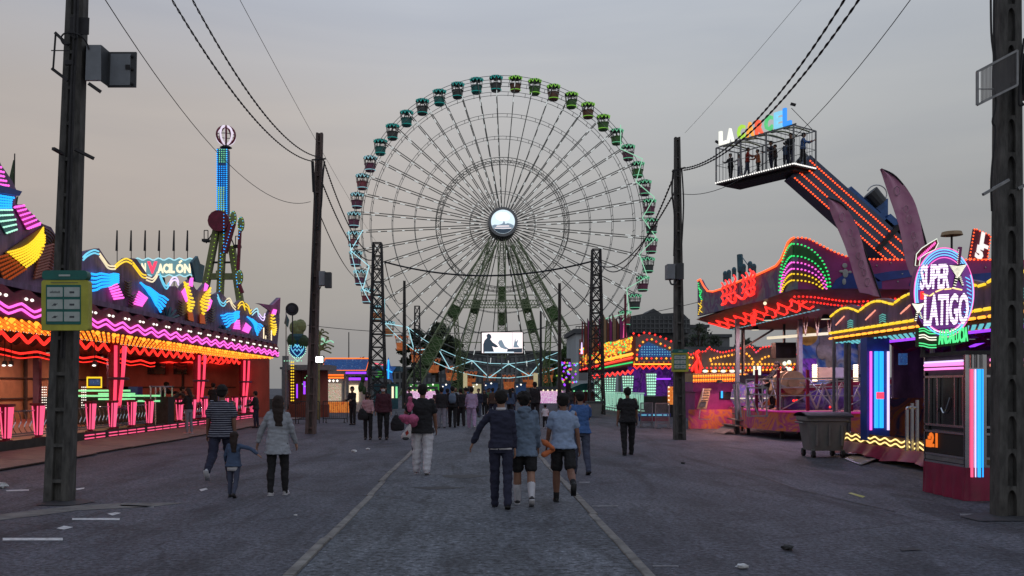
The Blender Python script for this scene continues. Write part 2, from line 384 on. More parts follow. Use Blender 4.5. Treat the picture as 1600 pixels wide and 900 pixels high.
# ================================================================ ground
def asphalt(name, c0, c1, grain, crack, speck, tint=(1,1,1)):
    m = bpy.data.materials.new(name); m.use_nodes = True; nt = m.node_tree; N = nt.nodes; L = nt.links
    b = N['Principled BSDF']; b.inputs['Roughness'].default_value = .78; b.inputs['Specular IOR Level'].default_value = .35
    tc = N.new('ShaderNodeTexCoord')
    def nz(s, d, r=.6, dist=0, sc=None):
        n = N.new('ShaderNodeTexNoise'); n.inputs['Scale'].default_value = s; n.inputs['Detail'].default_value = d; n.inputs['Roughness'].default_value = r
        n.inputs['Distortion'].default_value = dist
        if sc:
            q = N.new('ShaderNodeMapping'); q.inputs['Scale'].default_value = sc; L.new(tc.outputs['Object'], q.inputs[0]); L.new(q.outputs[0], n.inputs['Vector'])
        else: L.new(tc.outputs['Object'], n.inputs['Vector'])
        return n
    big = nz(.22, 6, .62, .5); fine = nz(grain, 3, .8); mid = nz(2.3, 6, .7)
    r = N.new('ShaderNodeValToRGB'); r.color_ramp.elements[0].position = .35; r.color_ramp.elements[1].position = .65
    r.color_ramp.elements[0].color = c0+(1,); r.color_ramp.elements[1].color = c1+(1,); L.new(big.outputs[0], r.inputs[0])
    def mul(a, fac, src, lo, hi, p0, p1):
        q = N.new('ShaderNodeValToRGB'); q.color_ramp.elements[0].position = p0; q.color_ramp.elements[1].position = p1
        q.color_ramp.elements[0].color = (lo,lo,lo,1); q.color_ramp.elements[1].color = (hi,hi,hi,1); L.new(src, q.inputs[0])
        x = N.new('ShaderNodeMixRGB'); x.blend_type = 'MULTIPLY'; x.inputs[0].default_value = fac; x.use_clamp = False
        L.new(a, x.inputs[1]); L.new(q.outputs[0], x.inputs[2]); return x.outputs[0]
    c = mul(r.outputs[0], 1, mid.outputs[0], .78, 1.18, .3, .7)
    c = mul(c, 1, fine.outputs[0], .2, 2.1, .33, .69)
    sp_ = nz(grain*1.7, 1, .5); c = mul(c, 1, sp_.outputs[0], 1, speck, .66, .72)
    st = nz(.5, 5, .6, 1.5, (1.6,.35,1)); c = mul(c, 1, st.outputs[0], .62, 1.08, .36, .5)
    t2 = nz(.9, 6, .65, .8, (1.6,.4,1)); c = mul(c, 1, t2.outputs[0], .8, 1.15, .38, .62)
    bl = nz(3.2, 3, .5); c = mul(c, 1, bl.outputs[0], .55, 1, .27, .33)
    vo = N.new('ShaderNodeTexVoronoi'); vo.feature = 'DISTANCE_TO_EDGE'; vo.inputs['Scale'].default_value = .23
    dq = nz(1.3, 5, .6); av = N.new('ShaderNodeVectorMath'); av.operation = 'MULTIPLY_ADD'; L.new(dq.outputs['Color'], av.inputs[0])
    av.inputs[1].default_value = (.9,.9,0); L.new(tc.outputs['Object'], av.inputs[2]); L.new(av.outputs[0], vo.inputs['Vector'])
    c = mul(c, crack, vo.outputs['Distance'], .45, 1, .001, .006)
    L.new(c, b.inputs['Base Color'])
    bp = N.new('ShaderNodeBump'); bp.inputs['Strength'].default_value = .8; bp.inputs['Distance'].default_value = .012
    L.new(fine.outputs[0], bp.inputs['Height']); L.new(bp.outputs[0], b.inputs['Normal'])
    M[name] = m
asphalt('asphalt', (.056,.058,.072), (.084,.086,.1), 17, .8, 1.6)
asphalt('asphalt_path', (.066,.073,.084), (.1,.108,.12), 13, .5, 2.0)
structure(MB('asphalt').add([(-900,-60,0),(900,-60,0),(900,1800,0),(-900,1800,0)], [(0,1,2,3)]).build('ground'))
structure(MB('asphalt_path').add([(-1.62,-5,.006),(1.5,-5,.006),(1.5,75,.006),(-1.62,75,.006)], [(0,1,2,3)]).build('path'))
# flush kerb stones along both edges of the path
def kerb(x0, jog, label):
    mb = MB('kerb_stone'); y = -4.0; rs = random.Random(3 if x0 < 0 else 4)
    while y < 70:
        l = 1.95+rs.uniform(-.1,.1); dx = rs.uniform(-.012,.012)+(jog if y > 14 else 0); wd = .055
        z = .022+rs.uniform(-.008,.008)
        mb.prism([(x0+dx-wd,y,-.02),(x0+dx+wd,y,-.02),(x0+dx+wd-.006,y,z-.006),(x0+dx+wd-.015,y,z),(x0+dx-wd+.015,y,z),(x0+dx-wd+.006,y,z-.006)], (rs.uniform(-.015,.015),l-.02,0))
        y += l
    structure(mb.build('kerb'))
kerb(-1.68, -.05, ''); kerb(1.56, 0, '')
# worn paint on the tarmac
mb = MB('white_paint'); rs = random.Random(5)
def patch(pts, m=0, z=.005):
    ps = []
    n = len(pts)
    for i in range(n):
        a, b = Vector(pts[i]), Vector(pts[(i+1) % n])
        for t in range(3): q = a.lerp(b, t/3); ps.append((q.x+rs.uniform(-.5,.5), q.y+rs.uniform(-.12,.12)))
    vs = [G(*p) for p in ps]; mb.add([(v.x, v.y, z) for v in vs], [tuple(range(len(vs)))], m)
for pts in ([(4,841),(98,841),(98,845),(4,845)], [(113,810),(187,810),(187,813),(113,813)], [(168,803),(180,801),(189,802),(176,806)],
            [(88,826),(100,822),(115,824),(100,828)], [(185,789),(215,790),(240,791),(240,793),(190,791)], [(311,765),(322,763),(325,765),(314,768)],
            [(118,764),(132,762),(132,764),(120,766)], [(10,766),(45,765),(45,767),(10,768)]): patch(pts)
structure(mb.build('marked_road'))
mat('faded_paint', (.2,.2,.21), .8, 0, .6, 9)
mb = MB('faded_paint')
for pts in ([(905,753),(922,753),(922,755),(905,755)], [(925,790),(966,790),(966,792),(925,792)],
            [(1020,884),(1060,884),(1060,886),(1020,886)], [(1500,803),(1545,803),(1545,806),(1500,806)]): patch(pts)
structure(mb.build('faded_marked_road'))
mb = MB('sign_yellow'); patch([(1325,771),(1330,770),(1352,776),(1348,778)]); structure(mb.build('yellow_marked_road'))
mat('tar_patch', (.04,.04,.043), .7, 0, .3, 8); mat('cement_patch', (.17,.165,.155), .85, 0, .4, 4)
mb = MB('cement_patch'); patch([(-60,815),(10,803),(60,797),(120,790),(200,786),(290,786),(240,792),(120,798),(60,806),(0,813)]); structure(mb.build('cement_road'))
mb = MB('tar_patch')
for pts in ([(690,743),(740,742),(770,744),(730,748),(695,747)], [(640,762),(700,761),(730,763),(670,766)], [(1405,858),(1425,857),(1440,860),(1410,862)],
            [(1500,808),(1540,800),(1600,800),(1640,808),(1600,815),(1530,815)], [(55,790),(80,782),(125,780),(150,785),(110,791)]): patch(pts, z=.0095)
structure(mb.build('tarred_road'))
# seam across the tarmac
mb = MB('tar_patch'); a = [G(1060,712), G(1190,745), G(1245,765), G(1320,782), G(1400,800)]
for p, q in zip(a, a[1:]):
    mb.add([(p.x-.02,p.y,.005),(p.x+.02,p.y,.005),(q.x+.02,q.y,.005),(q.x-.02,q.y,.005)], [(0,1,2,3)])
structure(mb.build('seamed_road'))
# litter
mat('litter_white', (.65,.66,.66), .7, 0, .1, 20); mat('litter_dark', (.03,.03,.03), .7)
for px, py, sz, lb, mm in [(1160,889,.12,'crumpled white paper lying on the tarmac in the right foreground','litter_white'),
                       (553,707,.16,'larger white paper scrap on the tarmac in front of the couple with bags','litter_white'),
                       (575,703,.12,'smaller white paper scrap nearer the path in front of the couple','litter_white'),
                       (2,763,.22,'white plastic bag scrap on the ground left of the concrete pole','litter_white'),
                       (1580,805,.12,'white crumpled cup at the foot of the right concrete pole','litter_white'),
                       (1231,860,.13,'flattened dark scrap on the tarmac at lower right','litter_dark'),
                       (1067,725,.1,'small dark scrap on the tarmac behind the painted dash','litter_dark'),
                       (462,806,.05,'tiny white butt on tarmac below the woman in grey','litter_white')]:
    g = G(px, py); rs = random.Random(px); mb = MB(mm)
    mb.ball((g.x,g.y,sz*.22), sz*.5, sz*.34, sz*.22, 9, 5)
    mb.v = [v+Vector((rs.uniform(-1,1),rs.uniform(-1,1),rs.uniform(-.3,.5)))*sz*.12 for v in mb.v]
    mb.v = [Vector((v.x,v.y,max(v.z,.001))) for v in mb.v]
    tag(mb.build('litter', at=(g.x,g.y,0)), lb, 'litter', 'litter scattered on the tarmac')
# ================================================================ concrete poles
def pole(x, y, h, w0, w1, lean, d0, d1, label, mt='concrete_dark', arch=False, pitch=.55, name='utility_pole', phase=.2, slot=.36):
    root = thing(name, label, 'utility pole', (x,y,0), 'concrete utility poles')
    def W(z): return (w0+(w1-w0)*z/h)/2
    def D(z): return (d0+(d1-d0)*z/h)/2
    def X(z): return x+lean*z/h
    mb = MB(mt)
    n = 1
    def col(xa, xb, ya, yb, zA, zB):          # fractions of half width/depth
        vs = []
        for z in (zA, zB):
            for a, b in ((xa,ya),(xb,ya),(xb,yb),(xa,yb)): vs.append((X(z)+a*W(z), y+b*D(z), z))
        mb.add(vs, [(3,2,1,0),(4,5,6,7),(0,1,5,4),(1,2,6,5),(2,3,7,6),(3,0,4,7)])
    s = slot
    col(-1,-s,-1,1,0,h); col(s,1,-1,1,0,h)                     # side flanges
    col(-s,s,-.35,.35,0,h-.001)                                  # sunken web
    rb = mb; z = phase
    while z < h-.1:
        hh = .05
        for sgn in (-1,1):
            yy0, yy1 = (-.97,-.35) if sgn < 0 else (.35,.97)
            vs = []
            for zz in (z, z+hh):
                for a, b in ((-s,yy0),(s,yy0),(s,yy1),(-s,yy1)): vs.append((X(zz)+a*W(zz), y+b*D(zz), zz))
            rb.add(vs, [(3,2,1,0),(4,5,6,7),(0,1,5,4),(1,2,6,5),(2,3,7,6),(3,0,4,7)])
            if arch:                                             # rounded slot tops
                for sx in (-1,1):
                    pts = []
                    for k in range(6):
                        a = PI/2*k/5; pts.append((sx*s*(math.sin(a)), -.14*(1-math.cos(a))))
                    pts.append((sx*s, 0))
                    vs = [Vector((X(z)+u*W(z), y+yy0*D(z), z+.001+dz)) for u, dz in pts]
                    rb.prism(vs, (0,(yy1-yy0)*D(z)*.98,0))
        z += pitch
    mb.build('shaft', root)
    return root
pole1 = pole(-6.28, 13, 11.2, .385, .2, .40, .22, .15, 'thick grey concrete pole left foreground carrying the green and yellow sign', phase=.28, pitch=.535)
pole2 = pole(-6.13, 31.9, 11.1, .38, .24, .33, .28, .2, 'pinkish grey concrete pole standing between the left ride and the heart sign', 'concrete_warm', pitch=.62)
pole3 = pole(6.64, 28.3, 9.9, .37, .18, -.08, .28, .16, 'dark concrete pole right of centre with a yellow sign at head height', 'concrete_dark', pitch=.6)
pole4 = pole(7.06, 11.5, 11.2, .34, .23, 0, .22, .16, 'dark concrete pole with arched slots at the right edge in front of the booth', 'concrete_dark', arch=True, pitch=.49, phase=.35)
pole5 = pole(-5.95, 71, 10.5, .4, .2, 0, .3, .2, 'slim grey concrete pole right of the lattice mast left of the wheel', 'concrete_dark', name='utility_pole')
pole6 = pole(6.8, 71, 10.3, .34, .22, 0, .3, .2, 'slim dark pole in front of the right wheel legs', 'concrete_dark')
def clutter(px, y0, y1, Y, r, lb):
    a, b = P(px, y0, Y), P(px, y1, Y)
    b.z = max(b.z, 0)
    tag(MB('steel_dark').cyl((b.x,b.y,0), a, r, r*.7, 8).build('slim_post', at=(b.x,b.y,0)), lb, 'post')
clutter(845, 486, 640, 100, .17, 'thin dark post beside the right wheel leg')
clutter(545, 519, 640, 90, .07, 'thin black mast above the blue roofed stall')
clutter(1160, 516, 640, 34, .05, 'thin grey post under the zigzag lit canopy')
def lattice(x, y, h, w0, w1, label, bays=14, r=.045):
    root = thing('lattice_mast', label, 'lattice mast', (x,y,0), 'steel lattice masts')
    lg = [(-1,-1),(1,-1),(1,1),(-1,1)]
    Wd = lambda z: (w0+(w1-w0)*z/h)/2
    pt = lambda k, z: Vector((x+lg[k][0]*Wd(z), y+lg[k][1]*Wd(z), z))
    for k in range(4): MB('steel_dark').beam(pt(k,0), pt(k,h), r*1.7).build('leg', root)
    mb = MB('steel_dark')
    for i in range(bays):
        z0, z1 = h*i/bays, h*(i+1)/bays
        for k in range(4):
            a, b = (k, (k+1) % 4)
            mb.beam(pt(a,z0), pt(b,z1), r); mb.beam(pt(b,z0), pt(a,z1), r)
            mb.beam(pt(a,z1), pt(b,z1), r)
    mb.build('bracing', root); return root
lattice(-6.9, 60, 11.75, 1.2, .55, 'dark lattice mast in front of the left wheel rim', 13, .07)
lattice(7.6, 55, 10.5, .95, .5, 'dark lattice mast in front of the right wheel rim', 13, .06)
lattice(-6.35, 92, 10.4, .8, .5, 'short dark lattice mast beside the tree at the wheel foot', 10, .06)
# ---- things on the poles
def hang_box(label, c, s, parts=None, name='junction_box', cat='electrical box'):
    r = thing(name, label, cat, (c[0],c[1]-s[1]/2,c[2]-s[2]/2))
    mb = MB('box_grey'); mb.box(c[0]-s[0]/2,c[0]+s[0]/2,c[1]-s[1]/2,c[1]+s[1]/2,c[2]-s[2]/2,c[2]+s[2]/2); mb.build('housing', r)
    return r
# open cabinet on the left pole
r = thing('junction_box', 'grey electrical cabinet with its door hanging open on the left concrete pole', 'electrical box', P(150,125,12.9))
Y = 12.85; a = P(135,70,Y); b = P(158,127,Y); c = P(170,136,Y+.35)
mb = MB('box_grey'); mb.add([P(135,70,Y),P(158,70,Y),P(158,125,Y),P(133,125,Y),P(135,72,Y+.35),P(158,72,Y+.35),P(158,127,Y+.35),P(133,127,Y+.35)],
       [(0,3,2,1),(0,1,5,4),(3,7,6,2),(0,4,7,3),(4,5,6,7)]); mb.build('housing', r)
mb = MB('box_dark'); mb.add([P(158,70.5,Y),P(170,81,Y+.3),P(168,135,Y+.3),P(157,127,Y),P(159,70.5,Y+.05),P(171,81,Y+.35),P(169,135,Y+.35),P(158,127,Y+.05)],
       [(0,1,2,3),(4,7,6,5),(0,4,5,1),(1,5,6,2),(2,6,7,3),(3,7,4,0)]); mb.build('inner_panel', r)
mb = MB('box_dark','box_grey','black')
mb.prism([P(170,81,Y+.3),P(213,81,Y+.3),P(212,136,Y+.3),P(168,136,Y+.3)], (0,.03,0))
mb.prism([P(173,84,Y+.29),P(204,84,Y+.29),P(203,133,Y+.29),P(171,133,Y+.29)], (0,.012,0), 1)
for yy in (88,108,131): mb.ball(P(206,yy,Y+.28), .022, .02, .028, 8, 5, 2)
mb.box(*[v for v in (P(184,0,Y).x, P(191,0,Y).x)], Y+.275, Y+.288, P(0,108,Y+.28).z, P(0,101,Y+.28).z, 2)
mb.build('door', r)
# steel brackets of the left pole
def part_on(root, name, mats, fn):
    mb = MB(*mats); fn(mb); return build_each(mb, name, root) if name in ('bracket','conduit') else mb.build(name, root)
def f(mb):
    mb.beam(P(86,51,12.7), P(107,71,12.75), .04); mb.beam(P(81,107,12.7), P(106,126,12.75), .04); mb.beam(P(87,52,12.7), P(83,108,12.7), .02)
    mb.beam(P(80,79,12.72), P(108,79,12.72), .012); mb.beam(P(106,50,12.74), P(118,60,12.74), .03); mb.beam(P(138,130,12.8), P(158,144,12.9), .04)
    mb.beam(P(83,232,12.6), P(99,241,12.8), .05, .04); mb.beam(P(117,233,12.75), P(147,248,12.9), .05, .04)
    mb.tube(smooth_pts([P(110,67,12.7),P(100,69,12.7),P(95,60,12.7),P(101,52,12.7),P(112,51,12.7),P(125,55,12.7),P(135,66,12.8),P(139,77,12.84)]), .012, 5)
    mb.box(-6.02-.06,-6.02+.07,12.74,12.79,H+(606-99)*12.7/F,H+(606-92)*12.7/F)
    mb.beam(P(110,40,12.85),P(139,41,12.85),.02,.25)
part_on(pole1, 'bracket', ['steel_dark'], f)
def f(mb):
    for xx, r_ in ((114,.022),(118,.016)): mb.tube([P(xx+6,-60,12.78), P(xx+2,60,12.77), P(xx-2,130,12.76), P(xx-6,250,12.74), P(xx-12,420,12.73), P(xx-18,560,12.72)], r_, 5)
part_on(pole1, 'conduit', ['steel_dark'], f)
# sign on the left pole
def pole_sign(px0, px1, py0, py1, Y, label, head=.28):
    r = thing('pole_sign', label, 'sign', P((px0+px1)/2, py1, Y))
    a, b = P(px0, py1, Y), P(px1, py0, Y); W_, Hh = b.x-a.x, b.z-a.z; x0, z0 = a.x, a.z; q = .04*W_
    def rr(x0, x1, z0, z1, y, e, mb, m, c=.03):
        pts = []
        for cx, cz, s0 in ((x1-c,z0+c,-90),(x1-c,z1-c,0),(x0+c,z1-c,90),(x0+c,z0+c,180)):
            for k in range(4): t = math.radians(s0+30*k); pts.append((cx+c*math.cos(t), y, cz+c*math.sin(t)))
        mb.prism(pts, (0,e,0), m)
    mb = MB('sign_yellow'); rr(x0, x0+W_, z0, z0+Hh*.84, Y-.1, .12, mb, 0, .04); mb.build('board', r)
    mb = MB('sign_green'); rr(x0+.02*W_, x0+W_*.98, z0+Hh*.845, z0+Hh, Y-.11, .13, mb, 0, .05); rr(x0+.1*W_, x0+.84*W_, z0+Hh*.1, z0+Hh*.76, Y-.106, .01, mb, 0, .01)
    mb.build('header', r)
    mb = MB('sign_white')
    for i in range(3):
        for j in range(2): rr(x0+W_*(.13+.36*j), x0+W_*(.46+.36*j), z0+Hh*(.15+.205*i), z0+Hh*(.31+.205*i), Y-.112, .012, mb, 0, .008)
    mb.box(x0+W_*.38, x0+W_*.62, Y-.116, Y-.109, z0+Hh*.9, z0+Hh*.93); mb.build('panel', r)
    mb = MB('ink'); rs = random.Random(1)
    for i in range(3):
        for j in range(2):
            cx, cz = x0+W_*(.295+.36*j), z0+Hh*(.225+.205*i); k = i*2+j; y = Y-.1135; u = W_*.02
            if k in (4,):
                for t in range(9): mb.box(cx+u*(t-4)*1.2-u*.3, cx+u*(t-4)*1.2+u*.3, y-.002, y, cz-u*.8, cz+u*(.8+(t % 3)*.3))
            elif k in (2,0): mb.ball((cx,y,cz), u*1.8, .002, u*1.3, 10, 4); mb.beam((cx-u*3,y,cz-u),(cx+u*3,y,cz+u), .004, u*.5)
            else:
                mb.box(cx-u*2.4, cx+u*.6, y-.002, y, cz-u, cz+u); mb.ball((cx+u*1.6,y,cz), u*1.2, .002, u*1.2, 8, 4)
    mb.box(x0+W_*.2, x0+W_*.78, Y-.1025, Y-.1, z0+Hh*.79, z0+Hh*.8)
    mb.build('pictogram', r)
pole_sign(70, 143, 424, 517, 12.6, 'green and yellow sign with six white pictogram panels on the left foreground pole')
pole_sign(1049, 1075, 546, 581, 28, 'small yellow bordered notice on the dark pole right of centre')
# small cabinet on the second left pole
r = thing('junction_box', 'small grey double cabinet high on the pinkish pole behind the left ride', 'electrical box', P(508,450,31.6))
mb = MB('box_grey'); a, b = P(499,446,31.5), P(508,424,31.5); mb.box(a.x,b.x,31.4,31.75,a.z,b.z); mb.build('housing', r)
mb = MB('box_dark'); a, b = P(508,450,31.5), P(518,426,31.5); mb.box(a.x+.01,b.x,31.35,31.6,a.z,b.z)
mb.tube(smooth_pts([P(502,446,31.5),P(499,452,31.5),P(495,450,31.6)]), .02); mb.build('door', r)
r = thing('flood_lamp', 'lit white floodlight on the pinkish concrete pole above the barrier', 'floodlight', P(500,563,31.6))
mb = MB('box_dark'); a, b = P(493.5,568,31.6), P(507,556,31.6); mb.box(a.x,b.x,31.45,31.6,a.z,b.z); mb.build('housing', r)
mb = MB('flood'); mb.box(a.x+.03,b.x-.03,31.44,31.452,a.z+.04,b.z-.04); mb.build('lamp', r)
r = thing('junction_box', 'grey cabinet on the left face of the dark pole right of centre', 'electrical box', P(1048,440,28))
mb = MB('box_grey'); a, b = P(1042,436,27.9), P(1054,413,27.9); mb.box(a.x,b.x,27.8,28.2,a.z,b.z); mb.build('housing', r)
mb = MB('box_dark'); mb.tube(smooth_pts([P(1046,436,27.9),P(1049,444,27.9),P(1056,443,27.9),P(1057,436,28)]), .03); a,b=P(1055,437,28),P(1067,412,28); mb.box(a.x,b.x,27.86,28.06,a.z,b.z); mb.build('conduit', r)
# mesh frame and brackets on the right pole
def f(mb):
    A, B, C, D = P(1527,112,11.1), P(1589,79,11.2), P(1589,133,11.2), P(1527,164,11.1)
    for p, q in ((A,B),(B,C),(C,D),(D,A)): mb.beam(p, q, .028)
    mb.beam(P(1527,139,11.1), P(1552,139,11.15), .012)
    mb.beam(P(1536,304,11.2), P(1576,281,11.25), .035); mb.beam(P(1590,295,11.4), P(1620,280,11.4), .04)
part_on(pole4, 'bracket', ['steel_grey'], f)
mm = mat('wire_mesh', (.1,.1,.105), .6, .2, .1, 5)
def f(mb):
    for i in range(27):
        t = i/26; mb.beam(P(1533+t*55,109-t*30,11.13+.08*t), P(1533+t*55,161-t*29,11.13+.08*t), .006)
    for i in range(22):
        t = i/21; mb.beam(P(1533,109+t*52,11.125), P(1588,80+t*52,11.2), .006)
part_on(pole4, 'wire_screen', ['wire_mesh'], f)
def f(mb):
    mb.tube(smooth_pts([P(1548,-30,11.2),P(1549,50,11.2),P(1553,90,11.2),P(1552,130,11.2),P(1556,160,11.2),P(1551,190,11.2),P(1555,205,11.2),P(1549,280,11.2),P(1550,330,11.25)]), .014, 5)
    mb.tube(smooth_pts([P(1554,-30,11.2),P(1553,40,11.2),P(1556,100,11.2)]), .014, 5)
    mb.tube(smooth_pts([P(1600,60,11.3),P(1592,150,11.3),P(1597,165,11.3),P(1612,150,11.3)]), .014, 5)
part_on(pole4, 'conduit', ['cable_black'], f)
r = thing('junction_box', 'black cabinet on the far right side of the right edge pole', 'electrical box', P(1610,152,11.5))
MB('box_dark').box(P(1592,0,11.5).x, P(1640,0,11.5).x, 11.35, 11.7, P(0,150,11.5).z, P(0,88,11.5).z).build('housing', r)
mb=MB('cable_black'); mb.tube(smooth_pts([P(1594,150,11.45),P(1599,163,11.4),P(1608,150,11.4)]),.012); mb.build('conduit', r)
def f(mb):
    mb.tube(smooth_pts([P(489,252,31.6),P(491,300,31.6),P(494,330,31.6),P(490,400,31.6),P(484,520,31.6)]), .04, 5)
    mb.tube(smooth_pts([P(507,252,31.6),P(504,280,31.6),P(502,320,31.6),P(497,360,31.6)]), .035, 5)
    mb.beam(P(487,250,31.5), P(509,248,31.5), .05); mb.beam(P(487,252,31.5), P(489,300,31.5), .04)
part_on(pole2, 'conduit', ['cable_black'], f)
def f(mb):
    mb.tube(smooth_pts([P(1052,265,28),P(1050,300,28),P(1054,340,28),P(1053,400,28)]), .03, 5)
    mb.tube(smooth_pts([P(1065,262,28),P(1068,320,28),P(1064,400,28)]), .025, 5); mb.beam(P(1050,268,27.9), P(1070,262,27.9), .05)
part_on(pole3, 'conduit', ['cable_black'], f)
# ================================================================ overhead cables
def cable(A, B, sag, r, label, twist=False, n=26):
    A, B = Vector(A), Vector(B); pts = []
    for i in range(n+1):
        t = i/n; p = A.lerp(B, t); p.z -= 4*sag*t*(1-t); pts.append(p)
    mb = MB('cable_black')
    if twist:
        fp = []
        for a, b in zip(pts, pts[1:]):
            for k in range(8): fp.append(a.lerp(b, k/8))
        fp.append(pts[-1]); d = (B-A); sd = Vector((0,0,1)).cross(d).normalized(); s = 0
        for ph in (0, PI):
            q = []; s = 0
            for i, p in enumerate(fp):
                if i: s += (p-fp[i-1]).length
                a = s*2*PI/.55+ph; q.append(p+sd*math.cos(a)*r*.9+Vector((0,0,1))*math.sin(a)*r*.9)
            mb.tube(q, r*.85, 4)
    else: mb.tube(pts, r, 4)
    tag(mb.build('overhead_cable', at=A), label, 'cable', 'overhead cables between the poles')
t2 = Vector((-5.84,31.7,0)); z = lambda py, Y: H-(py-VY)*Y/F
cable((-5.95,13,11.0), (-5.72,31.7,z(246,31.7)), 1.35, 0.0155, 'upper twisted black cable from the left foreground pole to the pinkish pole', True)
cable((-6.05,13,10.2), (-6.05,31.7,z(252,31.7)), 1.1, 0.0155, 'lower twisted black cable from the left foreground pole to the pinkish pole', True)
cable((-6.2,12.9,8.55), (-6.1,31.7,z(315,31.7)), 1.3, 0.0095, 'thin sagging cable crossing the striped ball below the twisted cables')
cable(P(375,0,16), P(600,395,60), .3, 0.006, 'faint thin wire slanting across the sky left of the wheel')
cable((-5.65,31.8,z(250,31.8)), (-6.95,60,z(392,60)), 1.2, 0.021, 'upper twisted cable from the pinkish pole down to the left lattice mast', True)
cable((-5.7,31.8,z(285,31.8)), (-7.0,60,z(403,60)), 1.1, 0.021, 'lower twisted cable from the pinkish pole down to the left lattice mast', True)
cable((-5.75,31.8,z(338,31.8)), (-7.2,60,z(430,60)), 1.2, 0.02, 'thin cable from midway up the pinkish pole to the left lattice mast')
cable(P(600,409,60), P(926,408,55), .95, 0.055, 'thick dark cable slung between the two lattice masts across the wheel')
cable(P(602,412,60), P(632,470,71), 1.2, 0.03, 'looping cable from the left lattice mast to the slim grey pole')
cable((6.7,28.2,z(263,28.2)), (7.15,11.5,11.0), 1.5, 0.0155, 'upper twisted black cable from the dark pole to the right edge pole', True)
cable((6.75,28.2,z(266,28.2)), (7.35,11.5,10.6), 1.35, 0.0155, 'lower twisted black cable running beside the upper one to the right edge pole', True)
cable((6.7,28.2,z(303,28.2)), (7.6,11.5,9.6), 1.5, 0.0095, 'thin sagging cable right of the twisted pair above the cage')
cable(P(1070,208,28), P(1256,-5,18), .05, 0.0055, 'faint thin wire slanting up from the top of the dark pole')
cable((6.5,28.4,z(272,28.4)), (7.6,55,z(402,55)), 1.9, 0.021, 'upper twisted cable from the dark pole to the right lattice mast', True)
cable((6.5,28.4,z(300,28.4)), (7.5,55,z(408,55)), 1.2, 0.021, 'lower twisted cable from the dark pole to the right lattice mast', True)
cable(P(937,405,55), P(874,455,71), 2.2, 0.03, 'looping cable from the right lattice mast to the slim dark pole')
cable(P(480,508,75), P(1100,470,75), 1.6, 0.025, 'long thin wire low across the sky behind the wheel')
# ================================================================ ferris wheel
WY = 132.0; K = WY/F; WC = Vector((P(785,352,WY))); NG = 48; RP = 234*K
wheel = thing('ferris_wheel', 'giant ferris wheel with forty eight small gondolas towering over the fairground', 'ferris wheel', (WC.x,WY,0))
def ring_pt(rpx, a, y): return Vector((WC.x+rpx*K*math.sin(a), y, WC.z+rpx*K*math.cos(a)))
mat('wheel_ring', (.25,.26,.25), .6, .2, .2, 1); mat('wheel_steel', (.16,.165,.15), .6, .2, .2, 1); mat('wheel_light', (.36,.37,.36), .5, .2, .2, 1)
YF, YB = WY-.8, WY+.8
for rp, r in ((231,.045),(220,.045),(206,.04),(172,.038),(137,.038),(104,.05),(97,.05),(51,.04)):
    for y in (YF, YB):
        MB('wheel_steel' if 90 < rp < 110 else 'wheel_ring').tube([ring_pt(rp, 2*PI*i/96, y) for i in range(96)], r, 4, closed=True).build('rim_ring', wheel)
mb = MB('wheel_steel')
for i in range(96):
    a0, a1 = 2*PI*i/96, 2*PI*(i+1)/96
    for y in (YF, YB): mb.beam(ring_pt(104, a0, y), ring_pt(97, a1, y), .045)
    if i % 2 == 0:
        mb.beam(ring_pt(100, a0, YF), ring_pt(100, a0, YB), .08)
mb.build('ring_lacing', wheel)
mb = MB('wheel_steel')
for i in range(NG):
    a = 2*PI*i/NG+2*PI/NG*.33
    for rp in (219, 205, 172, 137): mb.beam(ring_pt(rp, a, YF), ring_pt(rp, a, YB), .06)
build_each(mb, 'cross_tie', wheel)
A0 = 2*PI/NG*(-.335)                       # photo: gondolas at 775 and 805 straddle the top
rs = random.Random(2)
for i in range(NG):
    a = A0+2*PI*i/NG
    for y in (YF, YB):
        mb = MB('wheel_steel', 'n_spoke')
        mb.beam(ring_pt(14, a, WY+(y-WY)*1.3), ring_pt(231, a, y), .12)
        k = 22+rs.uniform(0,20)
        while k < 225:                     # short lit tubes along the spoke
            l = rs.uniform(3,9) if k > 60 else rs.uniform(2,5)
            if k+l < 226: mb.beam(ring_pt(k, a, y-.06), ring_pt(k+l, a, y-.06), .09, m=1)
            k += l+rs.uniform(7,26)
        mb.build('spoke', wheel)
# lit bracing on the rim: cyan at lower left and bottom, mint at right, unlit at the top
for i in range(NG):
    a0, a1 = A0+2*PI*i/NG, A0+2*PI*(i+1)/NG; d = math.degrees(a0) % 360
    if 45 <= d < 118: mt, r = 'n_palemint', .07
    elif 118 <= d < 150: mt, r = 'n_palemint', .075
    elif 150 <= d < 262: mt, r = 'n_palecyan', .08
    else: continue
    mb = MB(mt)
    ro, ri = (239, 217)
    p, q = (ring_pt(ro, a0, YF-.25), ring_pt(ri, a1, YF-.25)) if i % 2 else (ring_pt(ri, a0, YF-.25), ring_pt(ro, a1, YF-.25))
    mb.beam(p, q, r*1.5)
    if 118 < d < 262: mb.beam(ring_pt(ro, a0, YF-.2), ring_pt(ro, a1, YF-.2), r*1.1)
    if 150 < d < 215: mb.beam(ring_pt(ri, a0, YF-.2), ring_pt(ri, a1, YF-.2), r)
    mb.build('rim_light', wheel)
